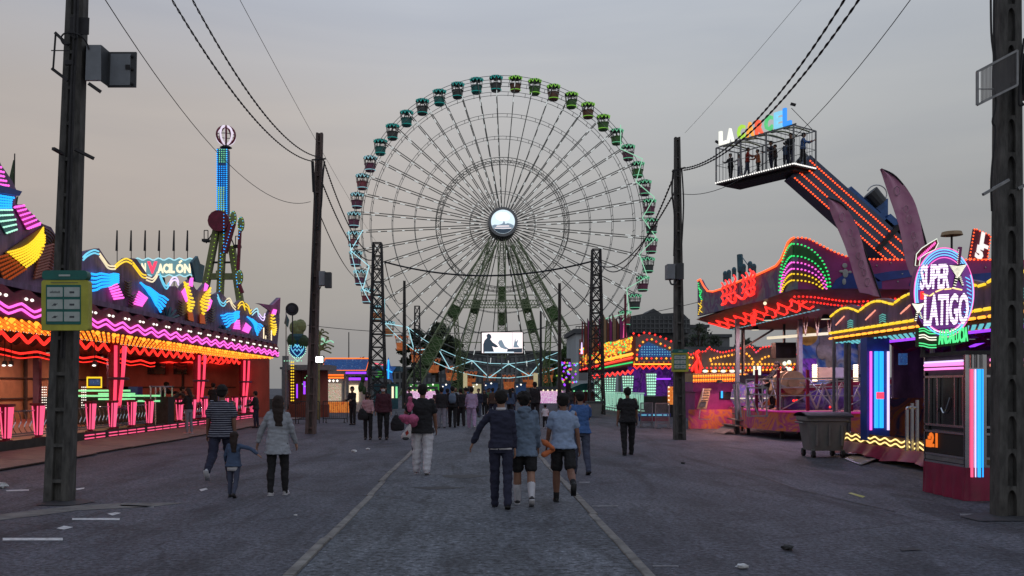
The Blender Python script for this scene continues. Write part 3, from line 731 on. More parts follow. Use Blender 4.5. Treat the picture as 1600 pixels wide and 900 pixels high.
# gondolas: bucket hung from the rim, scalloped round roof, bars, lit hoop
mat('g_teal', (0.034,0.170,0.153), .5, 0, .3, 2); mat('g_green', (0.068,0.170,0.043), .5, 0, .3, 2); mat('g_brown', (0.170,0.076,0.051), .5, 0, .3, 2)
mat('g_purple', (0.187,0.051,0.102), .5, 0, .3, 2); mat('g_red', (0.289,0.068,0.085), .5, 0, .3, 2); mat('g_blue', (0.051,0.085,0.306), .5, 0, .3, 2); mat('g_orange', (0.600,0.221,0.085), .5, 0, .3, 2)  # g_orange: orange light on the lower gondolas put into their colour
mat('g_dark', (.07,.075,.075), .5, 0, .3, 2)
em('g_litorange', (.8,.2,.06), .32); em('g_litteal', (.04,.55,.5), .3); em('g_litgreen', (.35,.85,.1), .42); em('g_litmint', (.25,.9,.5), .4); em('g_litcyan', (.4,.8,.9), .5)
banner('g_glow', [(.3,.08,.02),(.6,.2,.06),(.45,.1,.03),(.8,.35,.12)], 1.2, emis=.32)  # orange light on the bottom baskets put in as colour and emission
def gmeshes():
    """one set of meshes round the pivot at the origin; materials come per gondola"""
    out = {}
    mb = MB('g_teal')
    n = 24; prof = [(0,.12,0),(.45,.1,0),(.9,-.02,.06),(1.12,-.22,.16),(1.02,-.22,.1),(.8,-.1,0),(0,-.02,0)]; vs = []; fs = []
    for k in range(n):
        a = 2*PI*k/n; sc = abs(math.sin(a*4))
        for rr_, z_, s_ in prof: vs.append((rr_*math.cos(a), rr_*math.sin(a), z_-s_*sc))
    m_ = len(prof)
    for k in range(n):
        j = (k+1) % n
        for q in range(m_-1): fs.append((k*m_+q, j*m_+q, j*m_+q+1, k*m_+q+1))
    mb.add(vs, fs); out['roof'] = mb
    mb = MB('g_brown'); n = 20; vs = []; fs = []
    prof = [(.97,-1.2),(1.0,-1.13),(.93,-1.12),(.78,-2.28),(.66,-2.42),(0,-2.45)]; prof = [(.92,-1.2)]+[(.98,-1.2),(.98,-1.28),(.9,-1.3),(.8,-2.2),(.68,-2.38),(0.02,-2.4)]
    for k in range(n):
        a = 2*PI*k/n
        for rr_, z_ in prof: vs.append((rr_*math.cos(a), rr_*math.sin(a), z_))
    m_ = len(prof)
    for k in range(n):
        j = (k+1) % n
        for q in range(m_-1): fs.append((k*m_+q, k*m_+q+1, j*m_+q+1, j*m_+q))
    mb.add(vs, fs)
    mb.tube([(0,0,-2.4),(0,0,0.1)], .05, 6)
    out['basket'] = mb
    mb = MB('g_dark')
    for k in range(10):
        a = 2*PI*k/10+.2; mb.beam((.92*math.cos(a),.92*math.sin(a),-1.25), (1.02*math.cos(a),1.02*math.sin(a),-.15), .07)
    mb.tube([(.95*math.cos(2*PI*k/16), .95*math.sin(2*PI*k/16), -.75) for k in range(16)], .03, 4, closed=True)
    out['cage_grille'] = mb
    mb = MB('n_teal')
    for k in range(5):
        a = PI+PI*(k+.5)/5; mb.beam((1.0*math.cos(a),1.0*math.sin(a),-.55), (1.13*math.cos(a+.25),1.13*math.sin(a+.25),-.12), .1); mb.beam((1.0*math.cos(a),1.0*math.sin(a),-.55), (1.13*math.cos(a-.25),1.13*math.sin(a-.25),-.12), .1)
    mb.tube([(.9*math.cos(PI+PI*k/12), .9*math.sin(PI+PI*k/12), -2.16) for k in range(13)], .055, 4)
    out['light_hoop'] = mb
    return out
gm = gmeshes(); cache = {}
def gmesh(kind, mt):
    if (kind, mt) not in cache: mb = gm[kind]; mb.mats = [M[mt]]; cache[(kind, mt)] = mb.mesh(kind)
    return cache[(kind, mt)]
for i in range(NG):
    a = A0+2*PI*i/NG; d = math.degrees(a) % 360; p = ring_pt(233, a, WY)
    if d > 300: roof, bk, lt = 'g_teal', ('g_teal' if i % 2 else 'g_dark'), 'g_litteal'
    elif d < 48 : roof, bk, lt = 'g_green', ('g_brown' if i % 2 else 'g_green'), 'g_litgreen'
    elif d < 75: roof, bk, lt = 'g_dark', ('g_green' if i % 2 else 'g_purple'), 'g_litmint'
    elif d < 118: roof, bk, lt = 'g_dark', ('g_purple' if i % 2 else 'g_dark'), 'g_litmint'
    elif d < 135: roof, bk, lt = 'g_dark', ('g_red', 'g_blue', 'g_red')[i % 3], 'g_litmint'
    elif d < 150: roof, bk, lt = 'g_teal', 'g_blue', 'g_litmint'
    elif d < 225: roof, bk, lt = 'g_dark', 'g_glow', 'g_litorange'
    elif d < 240: roof, bk, lt = 'g_dark', 'g_orange', 'g_litcyan'
    else: roof, bk, lt = 'g_dark', ('g_purple' if i % 3 else 'g_red'), 'g_litcyan'
    if d > 300 or d < 20: lt = lt
    g = bpy.data.objects.new('gondola', gmesh('basket', bk)); COL.objects.link(g); g.parent = wheel; g.location = p-origin(wheel)
    g.scale = (.93,.93,.98); g.rotation_euler = (0,0,rs.uniform(0,.6))
    for kd, mt in (('roof', roof), ('cage_grille', 'g_dark' if d<118 or d>215 else 'g_orange'), ('light_hoop', lt)):
        c = bpy.data.objects.new(kd, gmesh(kd, mt)); COL.objects.link(c); c.parent = g
# hub with round LED screen
mb = MB('steel_dark', 'steel_grey')
mb.tube([WC+Vector((0,-2.6,0)), WC+Vector((0,2.6,0))], 2.05, 40); mb.tube([WC+Vector((0,-2.9,0)), WC+Vector((0,-2.6,0))], 2.2, 40, 1)
mb.build('hub', wheel)
y = WC.y-2.93; R = 1.78
mb = MB('screen_sky', 'screen_white', 'screen_dark', 'screen_mid')
circ = [Vector((WC.x+R*math.cos(2*PI*k/40), y, WC.z+R*math.sin(2*PI*k/40))) for k in range(40)]
mb.prism(circ, (0,.04,0), 0)
def disc_part(z0, z1, m, y):
    pts = [Vector((max(-1,min(1,u))*R, 0, v*R)) for u, v in z0]
    mb.prism([Vector((WC.x+q.x, y, WC.z+q.z)) for q in pts], (0,.01,0), m)
cir = lambda a0, a1, n=12: [(.99*math.cos(math.radians(a0+(a1-a0)*k/n)), .99*math.sin(math.radians(a0+(a1-a0)*k/n))) for k in range(n+1)]
disc_part([(-.6,.3),(-.3,.1),(.1,.05),(.5,.15),(.6,.5),(.3,.75),(-.2,.8),(-.6,.6)], 0, 1, y-.012)
disc_part(cir(200,340)+[(.7,-.2),(.4,-.12),(.2,-.2),(.08,.1),(0,-.12),(-.1,-.2),(-.4,-.28),(-.7,-.25)], 0, 3, y-.02)
disc_part(cir(215,325)+[(.4,-.62),(0,-.66),(-.4,-.62)], 0, 2, y-.03)
disc_part([(-.6,-.42),(.55,-.4),(.5,-.34),(-.5,-.35)], 0, 1, y-.03); disc_part([(-.7,-.58),(.7,-.58),(.7,-.53),(-.7,-.53)], 0, 1, y-.034)
mb.build('hub_screen', wheel)
# support legs: lattice box beams
mat('leg_green', (.1,.15,.05), .6, 0, .5, .5); mat('leg_steel', (.2,.25,.14), .6, .1, .3, .5)
def leg(px0, py0, px1, py1, Y0, Y1, w0, w1, net=(), bays=26, mt='leg_steel'):
    A, B = P(px0, py0, Y0), P(px1, py1, Y1); d = (B-A).normalized(); s = Vector((0,1,0)).cross(d).normalized(); t = d.cross(s)
    mb = MB(mt)
    def c(k, u): 
        wd = (w0+(w1-w0)*u)/2; sg = ((-1,-1),(1,-1),(1,1),(-1,1))[k]; return A.lerp(B, u)+s*wd*sg[0]+t*wd*sg[1]
    for k in range(4): mb.beam(c(k,0), c(k,1), .12)
    for i in range(bays):
        u0, u1 = i/bays, (i+1)/bays
        for k in range(4):
            k2 = (k+1) % 4; mb.beam(c(k,u0), c(k2,u1), .055); mb.beam(c(k2,u0), c(k,u1), .055); mb.beam(c(k,u1), c(k2,u1), .055)
    lg = mb.build('support_leg', wheel)
    if net:
        mb = MB('green_net')
        for u0, u1 in net:
            vs = [A.lerp(B,u)+s*(w0+(w1-w0)*u)*.4*a+t*(w0+(w1-w0)*u)*.4*b for u in (u0,u1) for a, b in ((-1,-1),(1,-1),(1,1),(-1,1))]
            mb.add(vs, [(3,2,1,0),(4,5,6,7),(0,1,5,4),(1,2,6,5),(2,3,7,6),(3,0,4,7)])
        build_each(mb, 'netting', lg)
leg(771,378, 630,628, 129,122, 1.3,1.9, ((.42,.48),(.62,.78),(.8,.86)))
leg(768,386, 704,626, 130,124, 1.0,1.3, ((.36,.44),(.9,.97)))
leg(784,376, 784,560, 129,127, 1.1,1.1, ((.4,.52),(.62,.72)), 20)
leg(797,384, 861,626, 130,124, 1.0,1.3, ((.36,.44),(.5,.57)))
leg(803,378, 940,626, 129,122, 1.3,1.9, ((.43,.5),(.75,.84)))
leg(858,500, 850,640, 125,123, .7,.9, (), 14, 'leg_green'); leg(712,496, 722,640, 125,123, .6,.7, (), 14, 'leg_green')
mb = MB('leg_steel')
for y_ in (461,469,476,481): mb.beam(P(724,y_,126), P(842,y_,126), .12)
for i in range(26):
    x0 = 724+118*i/26; mb.beam(P(x0,469,126), P(x0+4.5,481,126), .08); mb.beam(P(x0+4.5,469,126), P(x0,481,126), .08)
mb.beam(P(700,535,126), P(870,535,126), .12)
mb.build('service_platform', wheel)
# feet lamps: cream light columns at the foot
for px in (727, 837):
    mb = MB('n_warm'); a, b = P(px-3.2,606,122), P(px+3.2,583,122); 
    MB('yellow_sign').box(a.x,b.x,121.6,122.4,a.z,b.z).build('lit_column', wheel)
# deck round the wheel foot
mb = MB('far_dark'); mb.box(P(640,0,128).x, P(930,0,128).x, 124, 140, 0, .8); mb.build('boarding_deck', wheel)
# big video screen under the hub
scr = thing('video_screen', 'bright rectangular video screen showing a seated person below the wheel hub', 'video screen', P(784,552,118))
Y = 118; a, b = P(751,553,Y), P(818,518,Y)
MB('black').box(a.x,b.x,Y,Y+.4,a.z,b.z).build('frame', scr)
mb = MB('screen_white'); a, b = P(753,551.5,Y), P(816.5,519.5,Y); mb.box(a.x,b.x,Y-.04,Y,a.z,b.z)
pic = mb.build('display', scr)
mb = MB('screen_dark','screen_mid','screen_sky')
mb.prism([P(*q, Y-.06) for q in ((755,551),(755,538),(757,532),(761,528),(760,524),(763,521),(767,523),(768,527),(766,530),(770,535),(776,539),(779,542),(774,543),(769,541),(771,546),(772,551))], (0,.02,0), 0)
mb.prism([P(*q, Y-.06) for q in ((778,536),(780,532),(784,531),(786,535),(789,541),(795,545),(790,546),(782,543))], (0,.02,0), 1)
mb.prism([P(*q, Y-.06) for q in ((792,551),(793,545),(816,544),(816,551))], (0,.02,0), 0)
mb.prism([P(*q, Y-.07) for q in ((757,551.5),(757,549.5),(803,549.5),(803,551.5))], (0,.02,0), 2)
mb.prism([P(*q, Y-.06) for q in ((802,543),(805,527),(806,534),(810,530),(808,538),(812,543))], (0,.02,0), 1)
mb.prism([P(*q, Y-.06) for q in ((800.4,544),(800.4,520),(801,520),(801,544))], (0,.02,0), 1)
mb.build('picture_shape', pic)
mb = MB('steel_grey')
for px in (762, 784, 806): mb.beam(P(px,553,Y+.3), (P(px,553,Y).x,Y+.3,0), .18)
mb.build('stand', scr)
# ================================================================ left ride: long lit hall with a bulb-lit canopy
LY0, LY1 = 12.0, 47.5
ride = thing('fairground_ride', 'long open-fronted ride on the left with orange bulb ceiling, pink zigzag fascia and neon crests', 'ride', (-15,30,0))
XC = -10.5
# roof, soffit, walls, floor
MB('purple_dark').box(-21.5,XC+.02,LY0,LY1-2.3,3.98,4.12).build('roof', ride)
MB('brown_panel').box(-12.75,XC+.01,LY0,LY1-2.3,3.3,3.38).build('soffit', ride)
MB('red_brown').box(-21.4,-12.8,LY0,LY1,3.35,3.4).build('ceiling', ride)
MB('wall_ochre').box(-20.6,-20.5,LY0,LY1,0,3.35).build('back_wall', ride)
MB('wall_red').box(-20.5,-12.9,LY1-.6,LY1-.5,0,3.35).build('end_wall', ride)
mb = MB('wall_red'); mb.box(-13,-11.2,LY1-.9,LY1-.8,0,3.3); mb.build('end_panel', ride)
mb = MB('floor_ride'); mb.box(-20.5,-11.95,LY0,LY1-.9,.05,.3); mb.build('floor', ride)
mb = MB('rib_dark'); mb.box(-11.99,-11.94,LY0,LY1-.9,0,.34); mb.box(-12.0,-11.7,LY0,LY1-.9,0,.1); mb.build('riser', ride)
mb = MB('n_pink'); rs = random.Random(4); y = LY0
while y < LY1-1.5:
    if y > 26:
        for z_ in (.13, .23): mb.box(-11.93,-11.9,y,y+.62,z_,z_+.035)
    y += .78 if int(y) % 3 else .95
build_each(mb, 'step_light', ride)
# internal partitions and trim
mb = MB('wall_ochre', 'rib_dark'); 
for yy in (21, 27, 33, 39): mb.box(-20.45,-20.35,yy,yy+.15,0,3.3,1)
for z_ in (1.2,2.1): mb.box(-20.46,-20.4,LY0,LY1-1,z_,z_+.06,1)
mb.box(-20.4,-13,LY1-.68,LY1-.62,1.7,1.76,1); mb.box(-16,-15.9,LY1-.68,LY1-.62,0,3.3,1)
mb.build('wall_trim', ride)
mb = MB('purple_dark','n_red'); 
for yy, x0 in ((24,-19),(30,-18.5),(36,-18.5),(42,-18)):
    mb.box(x0,x0+.25,yy,yy+.25,.3,3.3)
build_each(mb, 'inner_column', ride)
# fascia
mb = MB('maroon')
pts = [(XC, LY0, 3.28), (XC, 45.2, 3.28), (XC, 45.2, 3.75)]
y = 45.2; i = 0
while y > LY0: pts.append((XC, y, 3.9+.07*math.cos((y-25.6)*2*PI/1.12))); y -= .14
pts.append((XC, LY0, 3.9)); mb.prism(pts, (.12,0,0)); mb.build('fascia', ride)
def zz(X, z0, amp, per, y0, y1, rnd=2):
    pts = []; y = y0; k = 0
    while y < y1: pts.append((X, y, z0+amp*(1 if k % 2 else -1))); y += per/2; k += 1
    return pts
def zsoft(X, z0, amp, per, y0, y1, ph=0, n=8):
    pts = []; m_ = int((y1-y0)/per*n)
    for i in range(m_+1): 
        y = y0+per*i/n; u = ((y-y0)/per+ph) % 1; tri = 4*abs(u-.5)-1; pts.append((X, y, z0+amp*(.6*tri+.4*math.cos(2*PI*u))))
    return pts
for dz, r in ((0,.032),(.13,.032)):
    MB('n_magenta').tube(zsoft(XC+.17, 3.41+dz, .07, 1.12, 14, 45.1), r, 5).build('neon_zigzag', ride)
mb = MB('n_white')
y = 14.4
while y < 45.1:
    for d in (-.13, .13):
        mb.ball((XC+.14, y+d, 3.74), .035, .055, .036, 8, 5)
    y += 1.12
build_each(mb, 'eye_light', ride)
mb = MB('n_amber'); y = 14.2                 # soft amber bulbs right under the fascia
# bulbs on the soffit
mb = MB('n_orange', 'n_amber'); y = 12.4; k = 0
while y < 45.1:
    for j in range(12):
        x = -10.65-j*.185
        mb.bulb((x, y+j*.10, 3.27), .048, 1 if (j % 4 == 0) else 0)
    y += .34; k += 1
mb.build('bulb_ceiling', ride)
mb = MB('n_amber'); y = 13
while y < 45: mb.bulb((-10.62, y, 3.24), .085); y += 1.12
mb.build('large_bulb', ride)
# scalloped valance and red neon
XV = -12.75
mb = MB('rib_dark', 'n_warm')
pts = [(XV, LY0, 3.32), (XV, 46.5, 3.32)]; y = 46.5
while y > LY0: pts.append((XV, y, 2.98+.1*math.cos(y*2*PI/.9))); y -= .15
mb.prism(pts, (.04,0,0)); mb.build('valance', ride)
MB('n_dimorange').mats
mb = MB('n_warm')
y = 13
while y < 46.4: mb.bulb((XV+.06, y, 3.26), .016); y += .14
mb.build('pea_light', ride)
mb = MB('n_red'); mb.tube(zsoft(XV+.1, 3.08, .11, .9, 14, 46.3), .05, 5); mb.build('red_neon', ride)
mb = MB('n_red'); mb.tube(zsoft(-17.2, 3.05, .06, 2.6, 13, 46.3), .045, 5); mb.tube(zsoft(-17.2, 2.86, .05, 2.6, 13, 46.3), .025, 5); mb.build('inner_neon', ride)
mb = MB('n_red'); mb.tube([(-17.2+(i*.55), LY1-.75, 3.0+(.1 if i % 2 else 0)) for i in range(8)], .05, 5); mb.build('inner_neon', ride)
# big columns: three neon tubes flaring out from the rail
for y in (21.6, 29.9, 38.8, 46.3):
    cl = MB('maroon_gloss').cyl((-12.55,y,.3), (-12.55,y,3.3), .16, .2, 10).build('column', ride)
    mb = MB('n_hotpink', 'purple_dark', 'n_pink')
    for k, (dx, dy) in enumerate(((.05,-.3),(.2,-.02),(.12,.3))):
        mb.tube([(-12.5+dx*.6, y+dy*.55, .95), (-12.45+dx, y+dy*.8, 2.1), (-12.4+dx, y+dy*1.15, 3.15)], .058 if k<2 else .04, 8, 2 if k == 2 else 0)
    mb.build('neon_tube', cl)
    mb = MB('purple_dark'); mb.tube([(-12.4+.3*math.cos(a*PI/8), y+.42*math.sin(a*PI/8), 2.02) for a in range(16)], .05, 5, closed=True)
    mb.tube([(-12.42+.24*math.cos(a*PI/8), y+.3*math.sin(a*PI/8), .98) for a in range(16)], .06, 5, closed=True); mb.build('collar', cl)
# short neon-fronted posts with rails between
ys = []; y = 17.45
while y < 47: ys.append(y); y += 1.62
ys = [y for y in ys if not (33 < y < 34.6)]
def rpost(y):
    x = -12.15
    mb = MB('maroon'); mb.prism([(x-.12,y-.17,1.22),(x+.16,y-.17,1.22),(x+.06,y-.08,.36),(x-.06,y-.08,.36)], (0,.34,0)); mb.build
    vs = [(x-.1,y-.15,1.22),(x+.1,y-.15,1.22),(x+.1,y+.15,1.22),(x-.1,y+.15,1.22),(x-.05,y-.09,.34),(x+.05,y-.09,.34),(x+.05,y+.09,.34),(x-.05,y+.09,.34)]
    mb = MB('maroon'); mb.add(vs, [(0,1,2,3),(7,6,5,4),(0,4,5,1),(1,5,6,2),(2,6,7,3),(3,7,4,0)])
    mb.box(x-.14,x+.14,y-.19,y+.19,1.22,1.28); mb.box(x-.1,x+.1,y-.14,y+.14,.3,.35)
    p = mb.build('rail_post', ride)
    mb = MB('n_pink')
    for d in (-.1, 0, .1): mb.tube([(x+.125, y+d, 1.2), (x+.08, y+d*.5, .4)], .024 if d else .03, 6)
    for d in (-.08, .08): mb.tube([(x+d*.9, y-.17, 1.2), (x+d*.4, y-.115, .4)], .02, 6)
    mb.build('neon_tube', p)
for y in ys: rpost(y)
for a, b in zip(ys, ys[1:]):
    if b-a > 2.2: continue
    mb = MB('chrome')
    for z_ in (1.08, .48, .42): mb.beam((-12.15,a+.2,z_), (-12.15,b-.2,z_), .035)
    n = 4
    for k in range(n):
        yy = a+.25+(b-a-.5)*(k+.5)/n
        mb.tube(smooth_pts([(-12.15,yy-.12,1.08),(-12.15,yy-.02,.98),(-12.15,yy+.05,.8),(-12.15,yy-.07,.65),(-12.15,yy+.1,.48)], 3), .016, 4)
    mb.build('railing', ride)
# gate bars in the opening
mb = MB('chrome')
mb.beam((-12.3,32.5,1.75),(-12.3,35.0,1.75),.05)
for y in (32.6,33.1,33.6,34.1,34.9): mb.beam((-12.3,y,.3),(-12.3,y,1.75),.05)
mb.build('gate', ride)
# inside: lit counters, floor track of small cars, sign
mb = MB('n_greenlit'); 
for (px, py, w_) in ((182,625,1.4),(150,620,2.6),(225,628,1.2)):
    a = P(px, py, 33); mb.box(a.x-w_/2, a.x+w_/2, 33, 33.04, a.z, a.z+.07); mb.box(a.x-w_/2, a.x+w_/2, 33, 33.04, a.z+.2, a.z+.27)
build_each(mb, 'counter_light', ride)
mb = MB('steel_dark'); a = P(160,640,33.3); mb.box(a.x-2.2, a.x+2.6, 33.1, 33.8, .3, 1.35); mb.build('counter', ride)
mb = MB('n_white')
for px in (66,128):
    for k in range(9):
        for j in range(3): q = P(px+j*3, 605+k*4, 29); mb.bulb(q, .022)
mb.build('bulb_strip', ride)
sgn = MB('black'); a, b = P(137,605,28.5), P(159,590,28.5); sgn.box(a.x,b.x,28.5,28.6,a.z,b.z); s = sgn.build('lit_panel', ride)
mb = MB('n_yellow','blue_lit'); mb.tube([(a.x,28.47,a.z),(b.x,28.47,a.z),(b.x,28.47,b.z),(a.x,28.47,b.z)], .035, 5, closed=True); mb.box(a.x+.06,b.x-.06,28.48,28.495,a.z+.06,b.z-.06,1)
mb.build('panel_light', s)
mb = MB('box_dark','n_white')                 # hanging spot lamps
for px, py in ((6,570),(16,570),(147,570)):
    q = P(px,py,26); mb.box(q.x-.05,q.x+.05,q.y,q.y+.1,q.z-.02,q.z+.12); mb.box(q.x-.01,q.x+.01,q.y+.04,q.y+.06,q.z,3.35); mb.ball((q.x,q.y,q.z-.02), .06, .06, .03, 8, 5, 1)
build_each(mb, 'spot_lamp', ride)
mb = MB('blue_lit'); q = P(325,632,39); mb.box(q.x-.2,q.x+.5,39,39.1,q.z-.35,q.z+.35); mb.build('lit_screen', ride)
mb = MB('glass_dark');
for px0, px1 in ((230,258),(271,292)): a, b = P(px0,585,46.6), P(px1,567,46.6); mb.box(a.x,b.x,46.6,46.7,a.z,b.z)
build_each(mb, 'wall_screen', ride)
mb = MB('blue_panel','tan'); 
for px,py in ((190,612),(205,612)):
    q = P(px,py,34.5); mb.box(q.x-.35,q.x+.3,34.4,34.9,q.z-.35,q.z+.2)
build_each(mb, 'ride_car', ride)
# shaded ceiling lamps inside the hall
for i, y in enumerate((17,22,27,32,37,42)):
    for x in (-14.4,-18.3):
        lb_ = MB('box_dark').cyl((x,y,3.34),(x,y,3.2),.13,.16,12).build('ceiling_lamp', ride)
        MB('n_ribbon').cyl((x,y,3.199),(x,y,3.19),.14,.14,12).build('lamp_glass', lb_)
        ld = bpy.data.lights.new('hall_lamp', 'AREA'); ld.shape = 'DISK'; ld.size = .26; ld.energy = 120 if x < -16 else 34; ld.color = (1,.62,.38) if y < 34 else (1,.42,.32)
        lo_ = bpy.data.objects.new('hall_lamp', ld); COL.objects.link(lo_); lo_.parent = lb_; lo_.location = Vector((x,y,3.18))-origin(lb_)
# ramp boards in front
rb = MB('ramp_wood', 'rib_dark'); y = 12.5; rs = random.Random(9)
while y < 47:
    l = 2.35; dx = rs.uniform(-.08,.05)
    rb.prism([(-11.75,y,.07),(-9.65+dx,y,.02),(-9.62+dx,y,.055),(-11.75,y,.12)], (0,l-.02,0)); y += l
tag(rb.build('ramp', at=(-10.7,30,0)), 'low wooden plank ramp lying along the front of the left ride', 'ramp')
mb = MB('rib_dark'); 
# --- crest boards above the canopy, traced on the front plane
XB = -10.75
def q(px, py, X=XB): return PS(px, py, X)
crest = [(-260,470),(-260,200),(-80,200),(-10,232),(2,258),(20,284),(27,300),(24,318),(37,322),(62,348),(80,355),(90,372),(94,400),(100,405),(128,410),(134,393),(155,388),(166,405),(176,417),(186,414),(198,403),(213,404),(223,418),(236,438),(247,430),(253,436),(258,448),(275,447),(281,455),(288,444),(297,437),(306,452),(312,455),(322,443),(330,460),(337,460),(344,456),(358,470),(368,476),(376,469),(386,474),(394,486),(402,484),(410,496),(418,493),(424,480),(403,474),(424,477),(436,465),(437,500),(433,545),(400,541),(300,521),(200,502),(100,482),(0,463),(-260,412)]
mb = MB('purple_dark'); mb.prism([q(*p) for p in crest[:-1]], (-.15,0,0)); mb.build('crest_board', ride)
mb = MB('steel_dark')
for y in (16,20,24,28,32,36,40,44): mb.beam((XB-.15,y,4.1),(XB-1.2,y,4.1),.06); mb.beam((XB-.15,y,5.0),(XB-1.2,y,4.1),.06)
build_each(mb, 'crest_brace', ride)
def fan(A, B, n, mt, r=.03, X=XB+.1, bow=0, back=None, nm='neon_fan', wav=0):
    """n neon tubes running from edge A to edge B (pixel pairs traced on the front plane)"""
    mb = MB(mt)
    for i in range(n):
        t = i/(n-1); a = Vector(A[0]).lerp(Vector(A[1]), t); b = Vector(B[0]).lerp(Vector(B[1]), t)
        pts = []
        for k in range(7):
            u = k/6; p_ = a.lerp(b, u); d_ = (b-a).orthogonal()*bow*math.sin(PI*u); w_ = Vector((0, wav*math.sin(u*4*PI))); pts.append(q(p_.x+d_.x+w_.x, p_.y+d_.y+w_.y, X))
        mb.tube(pts, r*.62, 5)
        if mt.startswith('n_'):
            for p_ in along(pts, .105): mb.ball(p_+V(.02,0,0), r*1.05, r*1.05, r*.9, 6, 4)
    fo = mb.build(nm, ride)
    if back:
        c = (Vector(A[0])+Vector(A[1])+Vector(B[0])+Vector(B[1]))/4
        poly = [c+(Vector(v)-c)*1.12 for v in (A[0],A[1],B[1],B[0])]
        MB(back).prism([q(p_.x,p_.y,X-.05) for p_ in poly], (-.04,0,0)).build('fan_backing', fo)
# the tall crest at far left
fan(((-4,260),(-4,288)), ((2,262),(12,290)), 5, 'n_magenta', .03)
MB('blue_panel').prism([q(-40,280,XB+.12),q(-10,288,XB+.12),(q(28,299,XB+.12)),q(24,306,XB+.12),q(-40,296,XB+.12)], (.1,0,0)).build('crest_band', ride)
fan(((-12,304),(-12,324)), ((20,309),(17,324)), 5, 'n_blue', .032, back='blue_panel')
fan(((-10,328),(10,364)), ((19,328),(27,358)), 5, 'n_mint', .026, back='teal_panel')
fan(((22,324),(44,357)), ((37,321),(63,350)), 2, 'n_magenta', .03)
for k in range(5):
    a0 = (22+5*k*.8, 324-0*k); 
fan(((24,323),(42,357)), ((36,321),(63,348)), 6, 'n_magenta', .028, bow=.0, back='purple_panel')
fan(((12,394),(40,417)), ((68,355),(69,377)), 8, 'n_yellow', .03, bow=.13, back='brown_panel')
fan(((-6,403),(8,440)), ((13,398),(40,420)), 7, 'n_dimorange', .03, back='brown_panel')
fan(((69,356),(69,376)), ((88,384),(80,398)), 5, 'brown_panel', .035, bow=-.18)
mb = MB('wall_red')
for k in range(11):
    t = k/10; a = Vector((69,385)).lerp(Vector((58,432)), t); mb.tube([q(a.x-5+8*t*0,a.y+3,XB+.1), q(a.x+14,a.y-3,XB+.12), q(a.x+20,a.y+2,XB+.1)], .035, 5)
mb.build('feather_trim', ride)
# lower crest: ribbon along the top, bows, crowns
seg = [((130,402),(136,396),(146,391),(154,393),'n_cyan'), ((156,396),(163,406),(170,415),(180,416),'n_ribbon'), ((180,415),(188,408),(197,404),(206,408),'n_yellow'),
       ((208,410),(214,418),(222,428),(228,430),'n_yellow'), ((229,433),(238,436),(244,430),(246,425),'n_ribbon'), ((250,428),(255,440),(260,447),(264,442),'n_cyan'), ((265,442),(270,434),(276,434),(279,441),'n_lilac'),
       ((340,460),(344,470),(349,474),(353,470),'n_cyan'), ((354,468),(359,466),(363,474),(368,480),'n_ribbon'), ((372,478),(376,472),(380,472),(383,480),'n_yellow'), ((384,474),(388,478),(391,486),(393,484),'n_yellow'),
       ((394,488),(398,484),(402,482),(404,490),'n_palecyan'), ((405,490),(409,495),(412,496),(414,490),'n_lilac')]
for a in seg:
    mb = MB(a[4])
    for d in (0,4.5): mb.tube(smooth_pts([q(x,y+d,XB+.12) for x, y in a[:4]]), .026, 5)
    mb.build('ribbon_light', ride)
for A, B, n, mt, r in ((((142,428),(143,454)), ((184,429),(185,441)), 5, 'n_blue', .04), (((219,442),(229,452)), ((262,469),(251,488)), 5, 'n_blue', .04),
                    (((345,493),(353,511)), ((373,487),(373,496)), 5, 'n_blue', .04), (((386,495),(394,500)), ((410,510),(402,524)), 5, 'n_blue', .04)):
    fan(A, B, n, mt, r, wav=1.2)
for A, B, n in ((((170,448),(183,443)), ((178,467),(193,465)), 5), (((217,456),(230,466)), ((208,474),(222,478)), 5), (((368,501),(374,501)), ((365,513),(375,514)), 4), (((384,505),(392,512)), ((379,516),(388,520)), 4)):
    # short rungs across
    mb = MB('n_magenta')
    for k in range(6):
        t = k/5; a = Vector(A[0]).lerp(Vector(B[0]), t); b = Vector(A[1]).lerp(Vector(B[1]), t); mb.tube([q(a.x,a.y,XB+.1), q(b.x,b.y,XB+.1)], .032, 5)
    mb.build('neon_fan', ride)
def crown(L, R, mt):
    mb = MB(mt); n = 9
    for k in range(n):
        t = k/(n-1); i = t*(len(L)-1); j = min(int(i), len(L)-2); u = i-j
        a = Vector(L[j]).lerp(Vector(L[j+1]), u); b = Vector(R[j]).lerp(Vector(R[j+1]), u); mb.tube([q(a.x,a.y,XB+.12), q((a.x+b.x)/2,(a.y+b.y)/2+1.5,XB+.14), q(b.x,b.y,XB+.12)], .045, 5)
    mb.build('neon_crown', ride)
crown([(288,441),(290,452),(293,470),(294,483)], [(294,444),(298,458),(304,474),(299,486)], 'n_yellow')
crown([(325,454),(318,462),(313,472),(316,488)], [(329,450),(328,464),(326,478),(319,490)], 'n_yellow')
crown([(424,492),(423,504),(425,516),(427,522)], [(428,492),(431,506),(432,514),(430,522)], 'n_yellow')
for pts, mt in (((((294,446),(297,434),(301,434),(300,448))), 'n_magenta'), (((318,455),(320,442),(325,446),(322,454)), 'n_magenta'), (((283,456),(288,450),(293,470),(290,472)), 'n_magenta'), (((327,466),(331,470),(327,482),(323,486)), 'n_magenta'),
                (((424,490),(427,483),(432,484),(430,492)), 'n_magenta'), (((293,488),(300,488),(302,502),(294,500)), 'n_dimorange'), (((312,490),(318,491),(320,506),(312,505)), 'n_dimorange')):
    MB(mt).prism([q(x,y,XB+.1) for x, y in pts], (.03,0,0)).build('neon_tip', ride)
mb = MB('n_warm')
